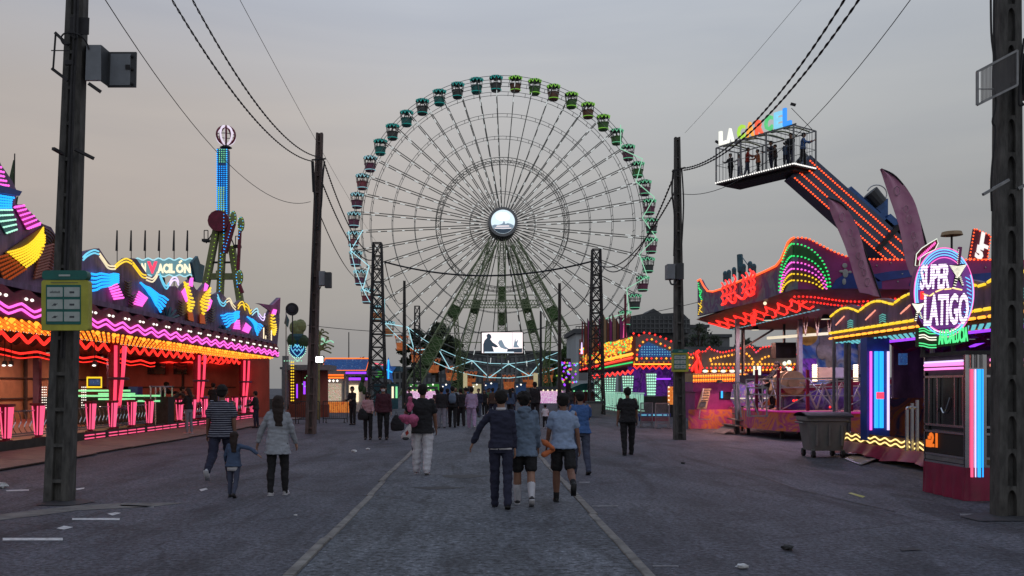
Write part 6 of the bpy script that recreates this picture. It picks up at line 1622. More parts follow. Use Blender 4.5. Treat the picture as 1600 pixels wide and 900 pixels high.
def feather(pts, Yf, label, foot):
    r = thing('feather_flag', label, 'flag', (foot[0],Yf,0), 'feather flags behind the bulb-edged canopy'); n = len(pts)//2
    L_ = [P(x,y,Yf) for x, y in pts[0]]; R_ = [P(x,y,Yf) for x, y in pts[1]]; L_ = smooth_pts(L_,5); R_ = smooth_pts(R_,5); mb = MB('pink_flag')
    vs = []; fs = []; m_ = 6; rs = random.Random(3)
    for i, (a, b) in enumerate(zip(L_, R_)):
        for k in range(m_+1): p = a.lerp(b, k/m_); p.y += .05*math.sin(k*1.2+i*.35); vs.append(p)
    for i in range(len(L_)-1):
        for k in range(m_): fs.append((i*(m_+1)+k, i*(m_+1)+k+1, (i+1)*(m_+1)+k+1, (i+1)*(m_+1)+k))
    mb.add(vs, fs); off = len(mb.v); mb.add([v+V(0,.012,0) for v in vs], [f[::-1] for f in fs]); c = mb.build('cloth', r, smooth=True)
    mb = MB('black'); mb.tube([p+V(0,.01,0) for p in R_]+[V(*foot)+V(0,0,0)], .025, 5); mb.build('pole', r)
    mb = MB('sign_white'); mb.mats = [mat('flag_print',(.4,.24,.3),.7,0,.5,6)]
    for u, v0, sz in ((.3,.45,.13),(.45,.5,.1),(.55,.5,.12),(.65,.5,.1),(.73,.5,.12),(.8,.5,.1),(.88,.5,.12)):
        i = int(u*(len(L_)-1)); p = L_[i].lerp(R_[i], v0); mb.tube([p+V(sz*.6*math.cos(a),-.07,sz*math.sin(a)) for a in [2*PI*k/10 for k in range(10)]], .013, 4, closed=True)
    mb.build('print', c); return r
feather([[(1291,309),(1302,338),(1314,370),(1325,402),(1335,430),(1344,457)],[(1292,309),(1315,318),(1334,345),(1349,385),(1362,422),(1376,464)]], 24.6, 'left pink feather flag overlapping the purple roof board', (P(1378,0,24.6).x,24.6,0))
feather([[(1376,264),(1387,295),(1397,330),(1406,365),(1414,400),(1424,430)],[(1377,264),(1400,276),(1425,310),(1440,355),(1452,400),(1458,440)]], 24.3, 'right taller pink feather flag rising beside the round neon sign', (P(1462,0,24.3).x,24.3,0))
# ================================================================ near right ride under a yellow bulb canopy
XB2 = 9.3; s = thing('fairground_ride', 'nearest right ride with yellow wave bulbs on its canopy and blue neon column', 'ride', (13,19,0)); qb = lambda px, py, X_=XB2: PS(px, py, X_)
zb = lambda sl: H+sl*XB2
ya, yb = 12.2, 22.65
mb = MB('purple_dark'); pts = [(XB2,ya,2.98),(XB2,yb,2.98)]; k = 0
y = yb
while y > ya: pts.append((XB2, y, 3.62+.16*abs(math.sin((yb-y)*PI/1.7)))); y -= .12
mb.prism(pts, (.14,0,0)); mb.build('fascia', s)
mb = MB('purple_dark'); mb.box(XB2+.15,22,ya,yb,3.5,3.6); mb.box(XB2+.2,22,yb-.15,yb,2.98,3.6); mb.build('roof', s)
mb = MB('brown_panel'); mb.box(XB2+.1,12,ya,yb,2.9,2.97); mb.build('soffit', s)
mb = MB('n_yellow'); y = yb-.05
while y > ya:
    z_ = 3.55+.16*abs(math.sin((yb-y)*PI/1.7)); z2 = 3.55+.16*abs(math.sin((yb-y+.2)*PI/1.7)); mb.tube([(XB2-.05,y,z_),(XB2-.05,y-.2,z2)], .03, 5); y -= .29
mb.build('wave_light', s)
for z_, st, l_, mt, r in ((3.13,.3,.2,'n_yellow',.035),(2.99,.32,.2,'n_amber',.03)):
    mb = MB(mt); y = yb
    while y > ya: mb.tube([(XB2-.05,y,z_),(XB2-.05,y-l_,z_)], r, 5); y -= st
    mb.build('dash_light', s)
em('n_softred',(1,.35,.25),1.1); em('n_softteal',(.12,.5,.45),.6)
mb = MB('n_softred'); y = yb-.4
while y > ya:
    for k in range(3): mb.tube([(XB2-.05,y-.12*k,3.32+.04*k),(XB2-.05,y-.25-.12*k,3.42+.04*k)], .022, 4)
    y -= 1.7
mb.build('red_stroke', s)
mb = MB('n_softteal'); y = yb-.9
while y > ya:
    for k in range(4): mb.tube([(XB2-.05,y-.2+.0*k,3.2+.05*k),(XB2-.05,y-.35,3.23+.05*k),(XB2-.05,y-.5,3.19+.05*k)], .014, 4)
    y -= 1.7
mb.build('teal_stroke', s)
mb = MB('n_cyan'); mb.mats = [em('n_softcyan',(.15,.6,.65),.9)]
y = yb
while y > ya:
    for j in range(5): mb.beam((XB2+.12+j*.16,y+j*.05,2.88),(XB2+.12+j*.16,y-.1+j*.05,2.88),.028)
    y -= .24
mb.build('soffit_light', s)
mb = MB('n_amber'); y = yb
while y > ya: mb.tube([(XB2+1.0,y,2.86),(XB2+1.0,y-.18,2.86)], .03, 4); y -= .32
mb.build('dash_light', s)
# ceiling truss, columns, stage
mb = MB('purple_panel'); 
for k in range(8): y = 13+k*1.25; mb.tube([(XB2+1.1,y,2.85),(XB2+1.6,y+.3,2.6),(XB2+2.1,y,2.85),(XB2+2.6,y+.3,2.6),(XB2+3.1,y,2.85)], .05, 4)
mb.build('ceiling_truss', s)
Yk = 20.4; xk = (1374-VX)*Yk/F
mb = MB('blue_panel'); mb.box(xk-.27,xk+.27,Yk+.06,Yk+.4,.45,2.9); cl = mb.build('column', s)
for dx, mt, r in ((-.2,'n_magenta',.03),(-.07,'n_blue',.05),(.05,'n_blue',.05),(.21,'n_lilac',.03)):
    mb = MB(mt); a, b = P(1374,672,Yk).z, P(1374,549,Yk).z; mb.tube([(xk+dx,Yk,a+(.05 if r > .04 else 0)),(xk+dx,Yk,b)], r, 8); mb.build('neon_tube', cl)
mb = MB('n_hotpink'); a = P(1374,618,Yk-.06); mb.box(xk-.1,xk+.08,Yk-.065,Yk-.06,a.z-.08,a.z+.08); mb.build('light_patch', cl)
mb = MB('steel_grey','chrome'); 
for y in (22.4,18.3,13.5): mb.cyl((XB2+.35,y,.4),(XB2+.35,y,2.95),.05,.05,10)
for px in (1303,1321): c = P(px,0,22.4); mb.beam((c.x,22.4,0),(c.x,22.4,3.0),.06)
build_each(mb, 'post', s)
mb = MB('blue_lit'); a, b = P(1407,570,18.5), P(1418,552,18.5); mb.box(a.x,b.x,18.5,18.6,a.z,b.z); mb.build('small_screen', s)
mb = MB('floor_ride'); mb.box(XB2+.02,22,ya,22.3,.36,.42); mb.build('floor', s)
mb = MB('maroon_gloss'); rs = random.Random(12); y = ya; vs = []; n = 60
for k in range(n+1):
    y = ya+(22.3-ya)*k/n; wv = .06*math.sin(k*1.3)+.03*math.sin(k*2.9); dip = .08*abs(math.sin(k*.22)); vs += [(XB2-.02,y,.37),(XB2-.12+wv*.5,y,.2),(XB2-.2+wv,y,.05+dip)]
mb.add(vs, [(3*k+j,3*k+j+1,3*k+4+j,3*k+3+j) for k in range(n) for j in range(2)]); mb.add([(XB2-.02,22.3,.37),(XB2-.2,22.3,.05),(22,22.3,.05),(22,22.3,.37)],[(0,1,2,3)]); mb.build('skirt', s, smooth=True)
mb = MB('n_warm'); mb.mats=[em('n_yellowwarm',(1,.72,.25),1.5)]
for z_ in (.43,.53): mb.tube([(XB2-.03,y_*.06,z_+.03*math.sin(y_*.06*2*PI/.5)) for y_ in range(int(ya/.06), int(22.2/.06))], .018, 4)
mb.build('wave_light', s); MB('brown_panel').box(XB2-.01,XB2+.02,ya,22.2,.38,.6).build('kick_board', s)
mb = MB('chrome'); mb.beam((XB2+.3,16,.6),(XB2+.3,19.8,.6),.04)
for px, y0, y1 in ((1417,640,690),(1425,630,692),(1433,625,690)): c = P(px,0,17.5); mb.beam((c.x,17.5,.42),(c.x,17.5,P(0,y0,17.5).z),.05)
mb.tube(smooth_pts([P(1417,640,17.5),P(1419,637,17.5),P(1433,638,17.5)]), .03, 5); mb.build('railing', s)
banner('dark_art', [(.05,.12,.04),(.35,.1,.02),(.02,.03,.08),(.1,.03,.12)], 1.2)
mb = MB('dark_art'); mb.box(10.2,16,21.5,21.6,.45,1.45); mb.build('inner_panel', s)
mb = MB('purple_dark'); mb.box(10.75,16,22.3,22.4,.45,2.95); mb.build('rear_wall', s)
mb = MB('n_violet'); mb.tube([(XB2+.5,13,2.8),(XB2+.5,22,2.8)], .03, 4); mb.tube([(XB2+3,13,2.75),(XB2+3,22,2.75)], .04, 4); build_each(mb, 'tube_light', s)
mb = MB('purple_lit'); mb.box(16,16.1,ya,22,.5,2.9); mb.build('curtain', s)
mb = MB('coaster_art'); mb.tube(smooth_pts([(11,21,1.3),(12,19,1.1),(12.5,17,1.4),(12,14.5,1.6)]), .25, 6); mb.build('track', s)
mb = MB('steel_grey'); mb.prism([tuple(G(1318,718)+V(0,0,.005)), tuple(G(1352,712)+V(0,0,.12)), tuple(G(1392,716)+V(0,0,.12)), tuple(G(1345,728)+V(0,0,.005))], (0,0,.02)); tag(mb.build('ramp', at=G(1350,720)), 'grey metal ramp plate in front of the nearest right ride, beside the waste container', 'ramp')
# ================================================================ cashier booth
X0, X1, Y0, Y1, ZT = 7.36, 9.0, 13.0, 14.2, 2.2
s = thing('ticket_booth', 'maroon skirted ticket booth with mirrored window, orange 21 and pink and blue neon corner', 'booth', ((X0+X1)/2,(Y0+Y1)/2,0)); qk = lambda px, py: PS(px, py, X0-.005)
mb = MB('box_dark','chrome','black'); 
mb.box(X0+.02,X1,Y0+.02,Y1-.02,.5,1.02); mb.box(X0+.02,X1,Y0+.02,Y1-.02,1.9,ZT); 
for x_, y_ in ((X0+.02,Y0+.02),(X0+.02,Y1-.08),(X1-.06,Y0+.02),(X1-.06,Y1-.08)): mb.box(x_,x_+.06,y_,y_+.06,1.0,1.95)
mb.box(X0+.5,X1-.1,Y0+.5,Y1-.15,1.02,1.6,2); mb.build('body', s)
mb = MB('glass_dark'); mb.box(X0+.045,X0+.055,Y0+.1,Y1-.1,1.03,1.88); mb.box(X0+.35,X1-.1,Y0+.045,Y0+.055,1.03,1.88); mb.build('window', s)
mb = MB('chrome'); 
for z_ in (.5,.62,.985,1.09,1.86): mb.box(X0-.015,X0+.02,Y0,Y1,z_,z_+.035); mb.box(X0+.2,X1,Y0-.015,Y0+.02,z_,z_+.035)
for y_ in (13.08,13.3,13.8,14.05): mb.box(X0+.0,X0+.03,y_,y_+.03,1.1,1.88)
mb.box(X0-.015,X0+.02,Y1-.03,Y1,.3,ZT); mb.box(X0-.02,X0+.02,Y0,Y0+.03,.3,ZT)
mb.tube(smooth_pts([(X0+.03,13.5,1.55),(X0+.01,13.55,1.4),(X0+.02,13.65,1.3),(X0+.03,13.75,1.38)]), .012, 4); mb.beam((X0+.1,13.55,1.4),(X0+.1,13.75,1.4),.03)
mb.build('trim', s)
mb = MB('black','steel_grey'); mb.box(X0-.006,X0+.019,Y0+.04,Y1-.04,.67,.97); mb.box(X0-.006,X0+.019,Y0+.04,Y1-.04,.545,.615,1); mb.build('side_panel', s)
mb = MB('maroon_gloss'); n = 16; vs = []
pth = [(X0-.02,Y1)]+[(X0-.02,Y1-(Y1-Y0)*k/n) for k in range(n+1)]+[(X0-.02+(X1-X0)*k/n,Y0-.03) for k in range(n+1)]+[(X1,Y1)]
for k,(x_,y_) in enumerate(pth): wv = .02*math.sin(k*1.7); vs += [(x_,y_,.5),(x_-.01+wv*.3,y_-.01,.25),(x_-.03+wv,y_-.03-wv,.005)]
mb.add(vs, [(3*k+j,3*k+j+1,3*k+4+j,3*k+3+j) for k in range(len(pth)-1) for j in range(2)]); mb.build('skirt', s, smooth=True)
mb = MB('n_neon21'); mb.mats=[em('n_orange21',(1,.2,.02),.8)]; text_mb(mb, '21', (X0-.02,13.86,.76), (0,-1,0), (0,0,1), .3, bold=.012, ext=.01); mb.box(X0-.022,X0-.012,13.96,14.12,.74,.86)
mb.box(X0-.022,X0-.012,13.98,14.06,.87,.92); mb.build('lettering', s)
em('n_pinklit',(1,.25,.7),1.4)
for z_, mt, r in ((2.11,'n_lilac',.018),(2.065,'n_pinklit',.028),(2.0,'n_pinklit',.02)): MB(mt).tube([(X0-.02,Y1-.05,z_),(X0-.02,Y0+.05,z_)], r, 6).build('neon_tube', s)
for z_, mt in ((2.12,'n_pinklit'),(2.04,'n_softred')): MB(mt).tube([(X0+.35,Y0-.03,z_),(X1-.1,Y0-.03,z_)], .025, 6).build('neon_tube', s)
for x_, mt, r in ((7.43,'n_pink',.022),(7.485,'n_lilac',.01),(7.54,'n_blue',.026),(7.595,'n_blue',.01)): MB(mt).tube([(x_,Y0-.035,.36),(x_,Y0-.035,1.98)], r, 6).build('neon_tube', s)
mb = MB('chrome','n_softteal'); mb.box(X0-.02,X0+.3,Y0-.02,Y0+.02,.3,ZT+.02)
for x_ in (7.42,7.5,7.58): mb.cyl((x_,Y0-.03,2.0),(x_,Y0-.03,2.2),.025,.025,8)
mb.build('corner_post', s)
mb = MB('steel_dark'); mb.box(X0-.05,X1+.05,Y0-.05,Y1+.05,ZT,ZT+.06); mb.build('roof', s)
mb = MB('box_dark','red_lit'); mb.mats=[M['box_dark'],M['orange_lit']]; mb.box(X0+.4,X1-.05,Y0-.02,Y0+.02,.65,.95); mb.build('front_panel', s)
mb = MB('n_warm'); mb.mats=[M['n_yellowwarm']]; mb.tube([(X0+.35+k*.04,Y0-.03,.58+.03*math.sin(k*.9)) for k in range(32)], .014, 4); mb.build('wave_light', s)
# round sign on the booth roof
Y_ = 13.9; s = thing('neon_sign', 'tall oval neon sign reading SUPER LATIGO with a green ANDALUCIA plate on the booth roof', 'sign', (P(1474,0,Y_).x,Y_,ZT+.06)); u = Y_/F
c = P(1474,458,Y_); pc = lambda px, py, d=0: P(px, py, Y_+d)
ov = [c+V(46*u*math.cos(a),0,69*u*math.sin(a)) for a in [2*PI*k/48 for k in range(48)]]
em('sign_face_glow',(.22,.05,.34),.5); mb = MB('sign_face_glow','purple_panel'); mb.prism(ov, (0,.14,0), 0, 1); b_ = mb.build('oval_board', s)  # purple light of the neon letters put into the board face as emission
em('n_letterwhite',(.92,.8,1),1.5); em('n_ringblue',(.15,.6,1),1.3); em('n_ringpink',(1,.15,.55),1.3); em('n_starwhite',(1,.97,.8),1.15)
def ov_arc(kx, kz, a0, a1, n=30): return [c+V(46*kx*u*math.cos(math.radians(a0+(a1-a0)*k/n)), -.03, 69*kz*u*math.sin(math.radians(a0+(a1-a0)*k/n))) for k in range(n+1)]
for kx, a0, a1, mt, r in ((.98,40,215,'n_ringblue',.011),(.92,45,210,'n_ringblue',.009),(.86,50,175,'n_ringblue',.009),(.8,55,150,'n_ringpink',.008),(1.02,60,200,'n_ringpink',.008),(.97,-60,25,'n_ringblue',.008),(1.0,-100,60,'n_ringpink',.007),(.95,230,320,'n_ringblue',.01),(.88,235,315,'n_ringpink',.009),(.9,238,312,'n_letterwhite',.007)):
    MB(mt).tube(ov_arc(kx,kx,a0,a1), r, 5).build('neon_ring', b_)
mb = MB('n_ringblue')
for k in range(13): y_ = 435+k*6; x_ = 1474+46*math.sqrt(max(0,1-((y_-458)/69)**2)); mb.tube([pc(x_-9,y_-2,-.035), pc(x_-2,y_+2,-.035)], .007, 4)
mb.build('neon_stroke', b_)
mb = MB('n_yellow'); mb.mats=[M['n_yellowwarm']]
for x0,y0,x1,y1 in ((1441,459,1450,462),(1452,463,1459,458),(1462,456,1474,451),(1476,452,1486,451),(1488,450,1503,453)): mb.tube([pc(x0,y0,-.04),pc(x1,y1,-.04)], .012, 5)
mb.build('neon_stroke', b_)
def word(txt, px, py, size, sx, slant, name='lettering', mt='n_letterwhite', back='purple_dark', bold=.012):
    x0, x1, y0, y1 = px
    bx_ = ((x1-x0)*u, (y1-y0)*u)
    mb = MB(back); text_mb(mb, txt, pc(x0-1,y1+1,-.035), V(1,0,.05), V(slant,0,1), 1, bold=.05, fit=(bx_[0]+2*u,bx_[1]+2*u)); mb.build('letter_backing', b_)
    mb = MB(mt); text_mb(mb, txt, pc(x0,y1,-.06), V(1,0,.05), V(slant,0,1), 1, bold=.02, fit=bx_)
    o = mb.build(name, b_)
    return o
def rungs(px0, px1, py0, py1, n, sl=.05):
    mb = MB('purple_panel')
    for k in range(n):
        y_ = py0+(py1-py0)*k/(n-1); mb.tube([pc(px0,y_,-.085), pc(px1,y_-(px1-px0)*sl,-.085)], .0045, 4)
    mb.build('tube_gap', b_)
word('SUPER', (1437,1482,414,453), 0, 0, 0, .04); rungs(1434,1482,450,416,9)
word('LATIGO', (1443,1512,461,510), 0, 0, 0, .02); rungs(1442,1512,506,464,11,.06)
def star_man(cx, cy, sc, name='star_ornament'):
    mb = MB('steel_dark'); sh = [(-12,-16),(12,-18),(5,0),(8,18),(1,6),(-8,22),(-4,0)]; mb.prism([pc(cx+x*sc,cy+y*sc,-.05) for x,y in sh], (0,.03,0)); o = mb.build(name, b_)
    mb = MB('n_starwhite')
    for k in range(9):
        t = k/8; y_ = -15+t*16; w_ = 10*(1-t)+3; mb.tube([pc(cx-w_*sc,cy+y_*sc,-.065), pc(cx,cy+(y_+1.5)*sc,-.065), pc(cx+w_*sc,cy+y_*sc-1,-.065)], .006, 4)
    for k in range(5): mb.tube([pc(cx+(-4-k)*sc,cy+(3+k*4)*sc,-.065), pc(cx+(0-k)*sc,cy+(4+k*4)*sc,-.065)], .006, 4); mb.tube([pc(cx+(2+k)*sc,cy+(3+k*3)*sc,-.065), pc(cx+(5+k)*sc,cy+(3+k*3)*sc,-.065)], .006, 4)
    mb.build('neon_stroke', b_)
star_man(1497,430,1.0); star_man(1435,486,.75)
mb = MB('purple_panel','n_starwhite'); mb.beam(pc(1497,412,-.03), pc(1500,386,-.03), .05, .04); [mb.bulb(p,.009,1) for p in along([pc(1496,411,-.06),pc(1498,390,-.06)], .03)]; mb.build('rocket_tip', b_)
mb = MB('n_red'); mb.box(pc(1437,0).x,pc(1441,0).x,Y_-.05,Y_-.02,pc(0,468).z,pc(0,456).z); mb.build('neon_stroke', b_)
mb = MB('maroon'); tp_ = [(1430,415),(1432,397),(1440,388),(1452,380),(1464,373),(1466,380),(1461,390),(1448,396),(1438,403),(1436,416)]; mb.prism([pc(x,y,-.02) for x,y in tp_], (0,.06,0)); b2 = mb.build('upper_plate', b_)
mb = MB('n_softwhite'); mb.tube([pc(x,y,-.03) for x,y in tp_], .007, 4, closed=True); mb.build('neon_outline', b2)
mb = MB('n_ringpink'); pts = []
for k in range(26): t = k/25; x_ = 1434+t*28; y_ = 405-t*26+ (3 if k % 2 else -3)*(.8); pts.append(pc(x_,y_,-.035))
mb.tube(pts, .007, 4); mb.build('neon_script', b2)
mb = MB('green_dark'); mb.prism([pc(1435,512,-.0),pc(1465,514),pc(1512,508),pc(1514,533),pc(1490,540),pc(1466,542),pc(1435,542)], (0,.1,0)); b3 = mb.build('lower_plate', b_)
em('n_plategreen',(.1,.9,.3),1.0)
mb = MB('n_plategreen','n_starwhite')
for k, yy in enumerate((514,518,524,528,536,540)):
    mb.tube(smooth_pts([pc(1436,yy,-.02),pc(1444,yy+1-2*(k<4),-.02),pc(1452,yy+3,-.02),pc(1463,yy+3,-.02)],3), .009, 4, 1 if k in (2,3) else 0)
mb.build('neon_stripe', b3)
mb = MB('n_plategreen'); text_mb(mb, 'ANDALUCIA', pc(1466,539,-.03), V(1,0,.12), V(0,0,1), 1, bold=.02, fit=(46*u,23*u)); mb.build('lettering', b3)
mb = MB('steel_dark')
for px in (1450,1498): mb.beam((pc(px,0).x,Y_+.16,ZT+.05), (pc(px,0).x,Y_+.16,pc(0,470).z), .05)
mb.build('stand', s)
# ================================================================ waste container
gb = G(1297,716); s = thing('waste_container', 'grey four wheeled waste container in front of the coaster ride, violet light on one side', 'waste container', (gb.x,gb.y,0), rz=.0)
x_, y_ = gb.x, gb.y; w0, w1, d0, d1 = .40, .52, .33, .42; z0, z1 = .17, 1.0
mb = MB('bin_grey'); vs = []
for zz_, w_, d_ in ((z0,w0,d0),(z1-.12,w1*.97,d1*.97),(z1-.1,w1+.03,d1+.03),(z1,w1+.03,d1+.03)):
    for k in range(20):
        a = 2*PI*k/20; ca, sa = math.cos(a), math.sin(a); vs.append((x_+w_*math.copysign(abs(ca)**.3,ca), y_+.45+d_*math.copysign(abs(sa)**.3,sa), zz_))
fs = [(i*20+k, i*20+(k+1)%20, (i+1)*20+(k+1)%20, (i+1)*20+k) for i in range(3) for k in range(20)]+[tuple(range(20))[::-1], tuple(range(60,80))]
mb.add(vs, fs)
for dx in (-.3,0,.3): mb.box(x_+dx-.02,x_+dx+.02,y_+.02,y_+.09,.3,.8)
mb.build('body', s)
mb = MB('box_dark'); vs = []; n = 8
for k in range(n+1): t = k/n; vs += [(x_-w1-.04, y_-.02+.95*t, z1+.02+.09*math.sin(PI*t)), (x_+w1+.04, y_-.02+.95*t, z1+.02+.09*math.sin(PI*t))]
mb.add(vs, [(2*k,2*k+1,2*k+3,2*k+2) for k in range(n)]); mb.add([v+V(0,0,-.03) for v in [Vector(q_) for q_ in vs]], [(2*k+2,2*k+3,2*k+1,2*k) for k in range(n)]); mb.box(x_-w1-.04,x_+w1+.04,y_-.03,y_,z1-.02,z1+.03); mb.build('lid', s)
for sx in (-.36,.36):
    for yy in (.12,.75):
        mb = MB('black','steel_grey'); mb.cyl((x_+sx-.03,y_+yy,.09),(x_+sx+.03,y_+yy,.09),.09,.09,16); mb.box(x_+sx-.045,x_+sx+.045,y_+yy-.02,y_+yy+.02,.08,.2,1); mb.build('wheel', s)
mb = MB('steel_grey'); 
for sx in (-1,1): mb.tube([(x_+sx*(w1+.06),y_+.2,.85),(x_+sx*(w1+.06),y_+.7,.85)], .02, 6); mb.beam((x_+sx*w1*.9,y_+.45,.85),(x_+sx*(w1+.06),y_+.45,.85),.03)
mb.build('handle', s)
# ================================================================ the raised cage ride
s = thing('swing_cage_ride', 'raised cage ride with LA CARCEL letters on a red striped arm above the right rides', 'ride', (20,44,0))
A = P(1119,285,46); Bc = P(1240,255.5,42); zf = (A.z+Bc.z)/2; A.z = Bc.z = zf; d = (Bc-A).normalized(); n_ = Vector((-d.y,d.x,0)); n_ = n_ if n_.x > 0 else -n_; Lc = (Bc-A).length; Wc = 1.75; Hc = 1.85
cp = lambda a, b, h: A+d*a+n_*b+V(0,0,h)
mb = MB('steel_dark'); mb.prism([cp(0,0,0),cp(Lc,0,0),cp(Lc,Wc,0),cp(0,Wc,0)], (0,0,-.12)); mb.prism([cp(.3,.3,-.12),cp(Lc-.2,.3,-.12),cp(Lc-.2,Wc-.2,-.12),cp(.3,Wc-.2,-.12)], (0,0,-.12)); fl = mb.build('cage_floor', s)
mb = MB('n_letterwhite'); mb.mats=[em('n_edgewhite',(1,.97,.92),1.2)]
for seg_ in ([cp(0,-.03,-.02),cp(Lc,-.03,-.02)],[cp(Lc+.03,0,-.02),cp(Lc+.03,Wc,-.02)]): [mb.ball(p,.05,.04,.04,6,4) for p in along(seg_, .14)]
mb.build('edge_light_string', fl)
mb = MB('steel_grey')
for (a0,b0,a1,b1) in ((0,0,Lc,0),(Lc,0,Lc,Wc),(0,Wc,Lc,Wc),(0,0,0,Wc)):
    for h in (Hc,.9,.02): mb.beam(cp(a0,b0,h), cp(a1,b1,h), .05 if h > 1 else .02)
    L_ = math.hypot(a1-a0,b1-b0); k_n = int(L_/.24)
    for k in range(k_n+1): t = k/k_n; mb.beam(cp(a0+(a1-a0)*t,b0+(b1-b0)*t,0), cp(a0+(a1-a0)*t,b0+(b1-b0)*t,Hc), .013)
for a_ in (0,Lc/3,Lc*2/3,Lc):
    for b_ in (0,Wc): mb.beam(cp(a_,b_,0), cp(a_,b_,Hc), .07)
for k in range(9): mb.beam(cp(Lc*k/8,0,Hc), cp(Lc*k/8,Wc,Hc), .035)
mb.build('cage_grille', s)
mb = MB('green_olive')
for k in range(6): mb.tube(smooth_pts([cp(.4+k*.75,.1,Hc),cp(.6+k*.75,.8,Hc+.12),cp(.8+k*.75,1.6,Hc)]), .04, 4)
mb.build('roof_hoop', s)
em('l_white',(.95,.95,.85),1.0); em('l_lime',(.45,.8,.08),.85); em('l_orange',(1,.42,.06),.95); em('l_red',(.95,.13,.06),.95); em('l_green',(.12,.62,.22),.85); em('l_teal',(.25,.75,.65),.85); em('l_sky',(.25,.65,.9),.9); em('l_blue',(.04,.3,.9),1.0)
lets = [('L',.42,'l_white',.95),('A',.92,'l_white',.95),('C',1.62,'l_lime',.95),('A',2.18,'l_orange',.95),('R',2.75,'l_red',.95),('C',3.32,'l_green',1.0),('E',3.9,'l_sky',1.05),('L',4.42,'l_blue',1.15)]
for t_, a_, mt, sz in lets:
    mb = MB(mt,'black'); text_mb(mb, t_, cp(a_-.24,.12,Hc+.1), d, V(0,0,1), 1, bold=.04, ext=.14, fit=(.45,.76*sz)); lo = mb.build('letter', s)
mb = MB('steel_dark'); mb.beam(cp(.1,.2,Hc+.1), cp(Lc,.2,Hc+.1), .06); [mb.beam(cp(a_,.2,Hc), cp(a_,.2,Hc+.2), .04) for a_ in (.4,1.4,2.4,3.4,4.4)]
mb.beam(cp(Lc-.2,.1,Hc+.9), cp(Lc+.05,Wc*.8,Hc), .02); mb.beam(cp(.1,.1,Hc+.25), cp(-.1,.1,Hc+.4), .12); mb.beam(cp(Lc,.1,Hc+1.0), cp(Lc-.2,.1,Hc+1.1), .14); mb.build('letter_frame', s)
# arm with red bulb lines
P0 = P(1257,262,42.9); P1 = P(1418,405,42.9); ad = (P1-P0).normalized(); an = Vector((0,-1,0)); aw = ad.cross(an).normalized(); aw = aw if aw.z > 0 else -aw; wa = .72; da = .55
mb = MB('blue_panel'); mb.mats = [mat('arm_blue',(.06,.09,.16),.45)]
a0 = P0-ad*.2; mb.obox((a0+P1+ad*1.2)/2+V(0,.6,0), aw*wa, V(0,.5,0), (P1+ad*1.2-a0)/2); arm = mb.build('swing_arm', s)
for off in (-.93,-.42,.12,.66):
    mb = MB('n_orangered'); [mb.ball(p, .05, .03, .045, 6, 4) for p in along([P0+aw*wa*off+V(0,.07,0), P1+ad*1.1+aw*wa*off+V(0,.07,0)], .15)]; mb.build('bulb_line', arm)
    mb = MB('n_dimred'); mb.beam(P0+aw*wa*off+V(0,.09,0), P1+ad*1.1+aw*wa*off+V(0,.09,0), .05, .02); mb.build('bulb_rail', arm)
mb = MB('far_grey'); mb.obox((a0+P1)/2-ad*1.5+aw*(wa+.12)+V(0,1.3,0), aw*.2, V(0,.3,0), ad*2.2); mb.build('counter_beam', s)
mb = MB('steel_dark'); c_ = P(1388,372,42.9); mb.obox(c_+V(0,.5,0), aw*(wa+.12), V(0,.62,0), ad*.1); mb.build('arm_clamp', s)
Yt = 44.4; mb = MB('blue_steel'); a, b = P(1351,0,Yt), P(1384,0,Yt); mb.box(a.x,b.x,Yt,Yt+1.2,0,P(0,352,Yt).z); mb.box(P(1368,0,Yt).x,b.x,Yt-.25,Yt,P(0,410,Yt).z,P(0,312,Yt).z); mb.build('tower', s)
mb = MB('blue_steel','box_dark'); q1 = P(1362,318,44); mb.cyl(q1+V(-.1,-.3,-.4), q1+V(-.1,.9,-.4), .75, .75, 18); mb.obox(P(1345,318,44), ad*1.0, V(0,.3,0), aw*.2); mb.obox(P(1362,345,43.8), ad*1.5, V(0,.3,0), aw*.45); mb.cyl(P(1360,300,43.7), P(1376,318,43.7), .38, .34, 12, 1); mb.obox(P(1395,355,43.8), ad*.6, V(0,.3,0), aw*.3); mb.build('drive_unit', s)
mb = MB('steel_light'); 
pts = [P(1370,303,43.6)+V(.5*math.cos(a),0,.45*math.sin(a)) for a in [math.radians(-40+200*k/12) for k in range(13)]]; mb.tube(pts, .03, 5); mb.box(P(1340,0,44).x,P(1350,0,44).x,44,44.4,P(0,382,44).z,P(0,362,44).z); mb.tube([P(1335,360,44),P(1342,366,44),P(1352,360,44)], .03, 4); mb.build('service_fitting', s)
MB('rib_dark').box(16,26,41,48,0,1).build('base', s)
cage_pts = cp; cage_dims = (Lc, Wc)
# ================================================================ people
def cloth_mat(n, c, var=.18): return mat(n, c, .85, 0, var, 7, .25)
for n, c in dict(c_black=(.014,.014,.016), c_navy=(.02,.022,.045), c_darkgrey=(.045,.045,.05), c_grey=(.17,.19,.21), c_lightgrey=(.3,.32,.35), c_skyblue=(.25,.33,.47), c_blue=(.05,.12,.3),
                 c_denim=(.055,.085,.15), c_maroon=(.06,.015,.025), c_white=(.55,.55,.58), c_lilac=(.36,.28,.42), c_jean=(.06,.07,.11), c_pinktop=(.45,.25,.27), c_brown=(.06,.035,.025), c_green=(.05,.12,.06), c_bluegrey=(.13,.18,.25), c_palejean=(.2,.21,.25), c_red=(.3,.03,.02), c_orange=(.5,.14,.05)).items(): cloth_mat(n, c)
mat('sole_white', (.5,.5,.52), .6); mat('shoe_black', (.02,.02,.02), .5); mat('toy_pink', (.45,.1,.2), .9, 0, .3, 20); mat('bag_white', (.5,.48,.48), .4, 0, .2, 8); mat('mask_white', (.55,.58,.6), .7); mat('eye_dark', (.01,.01,.01), .3)
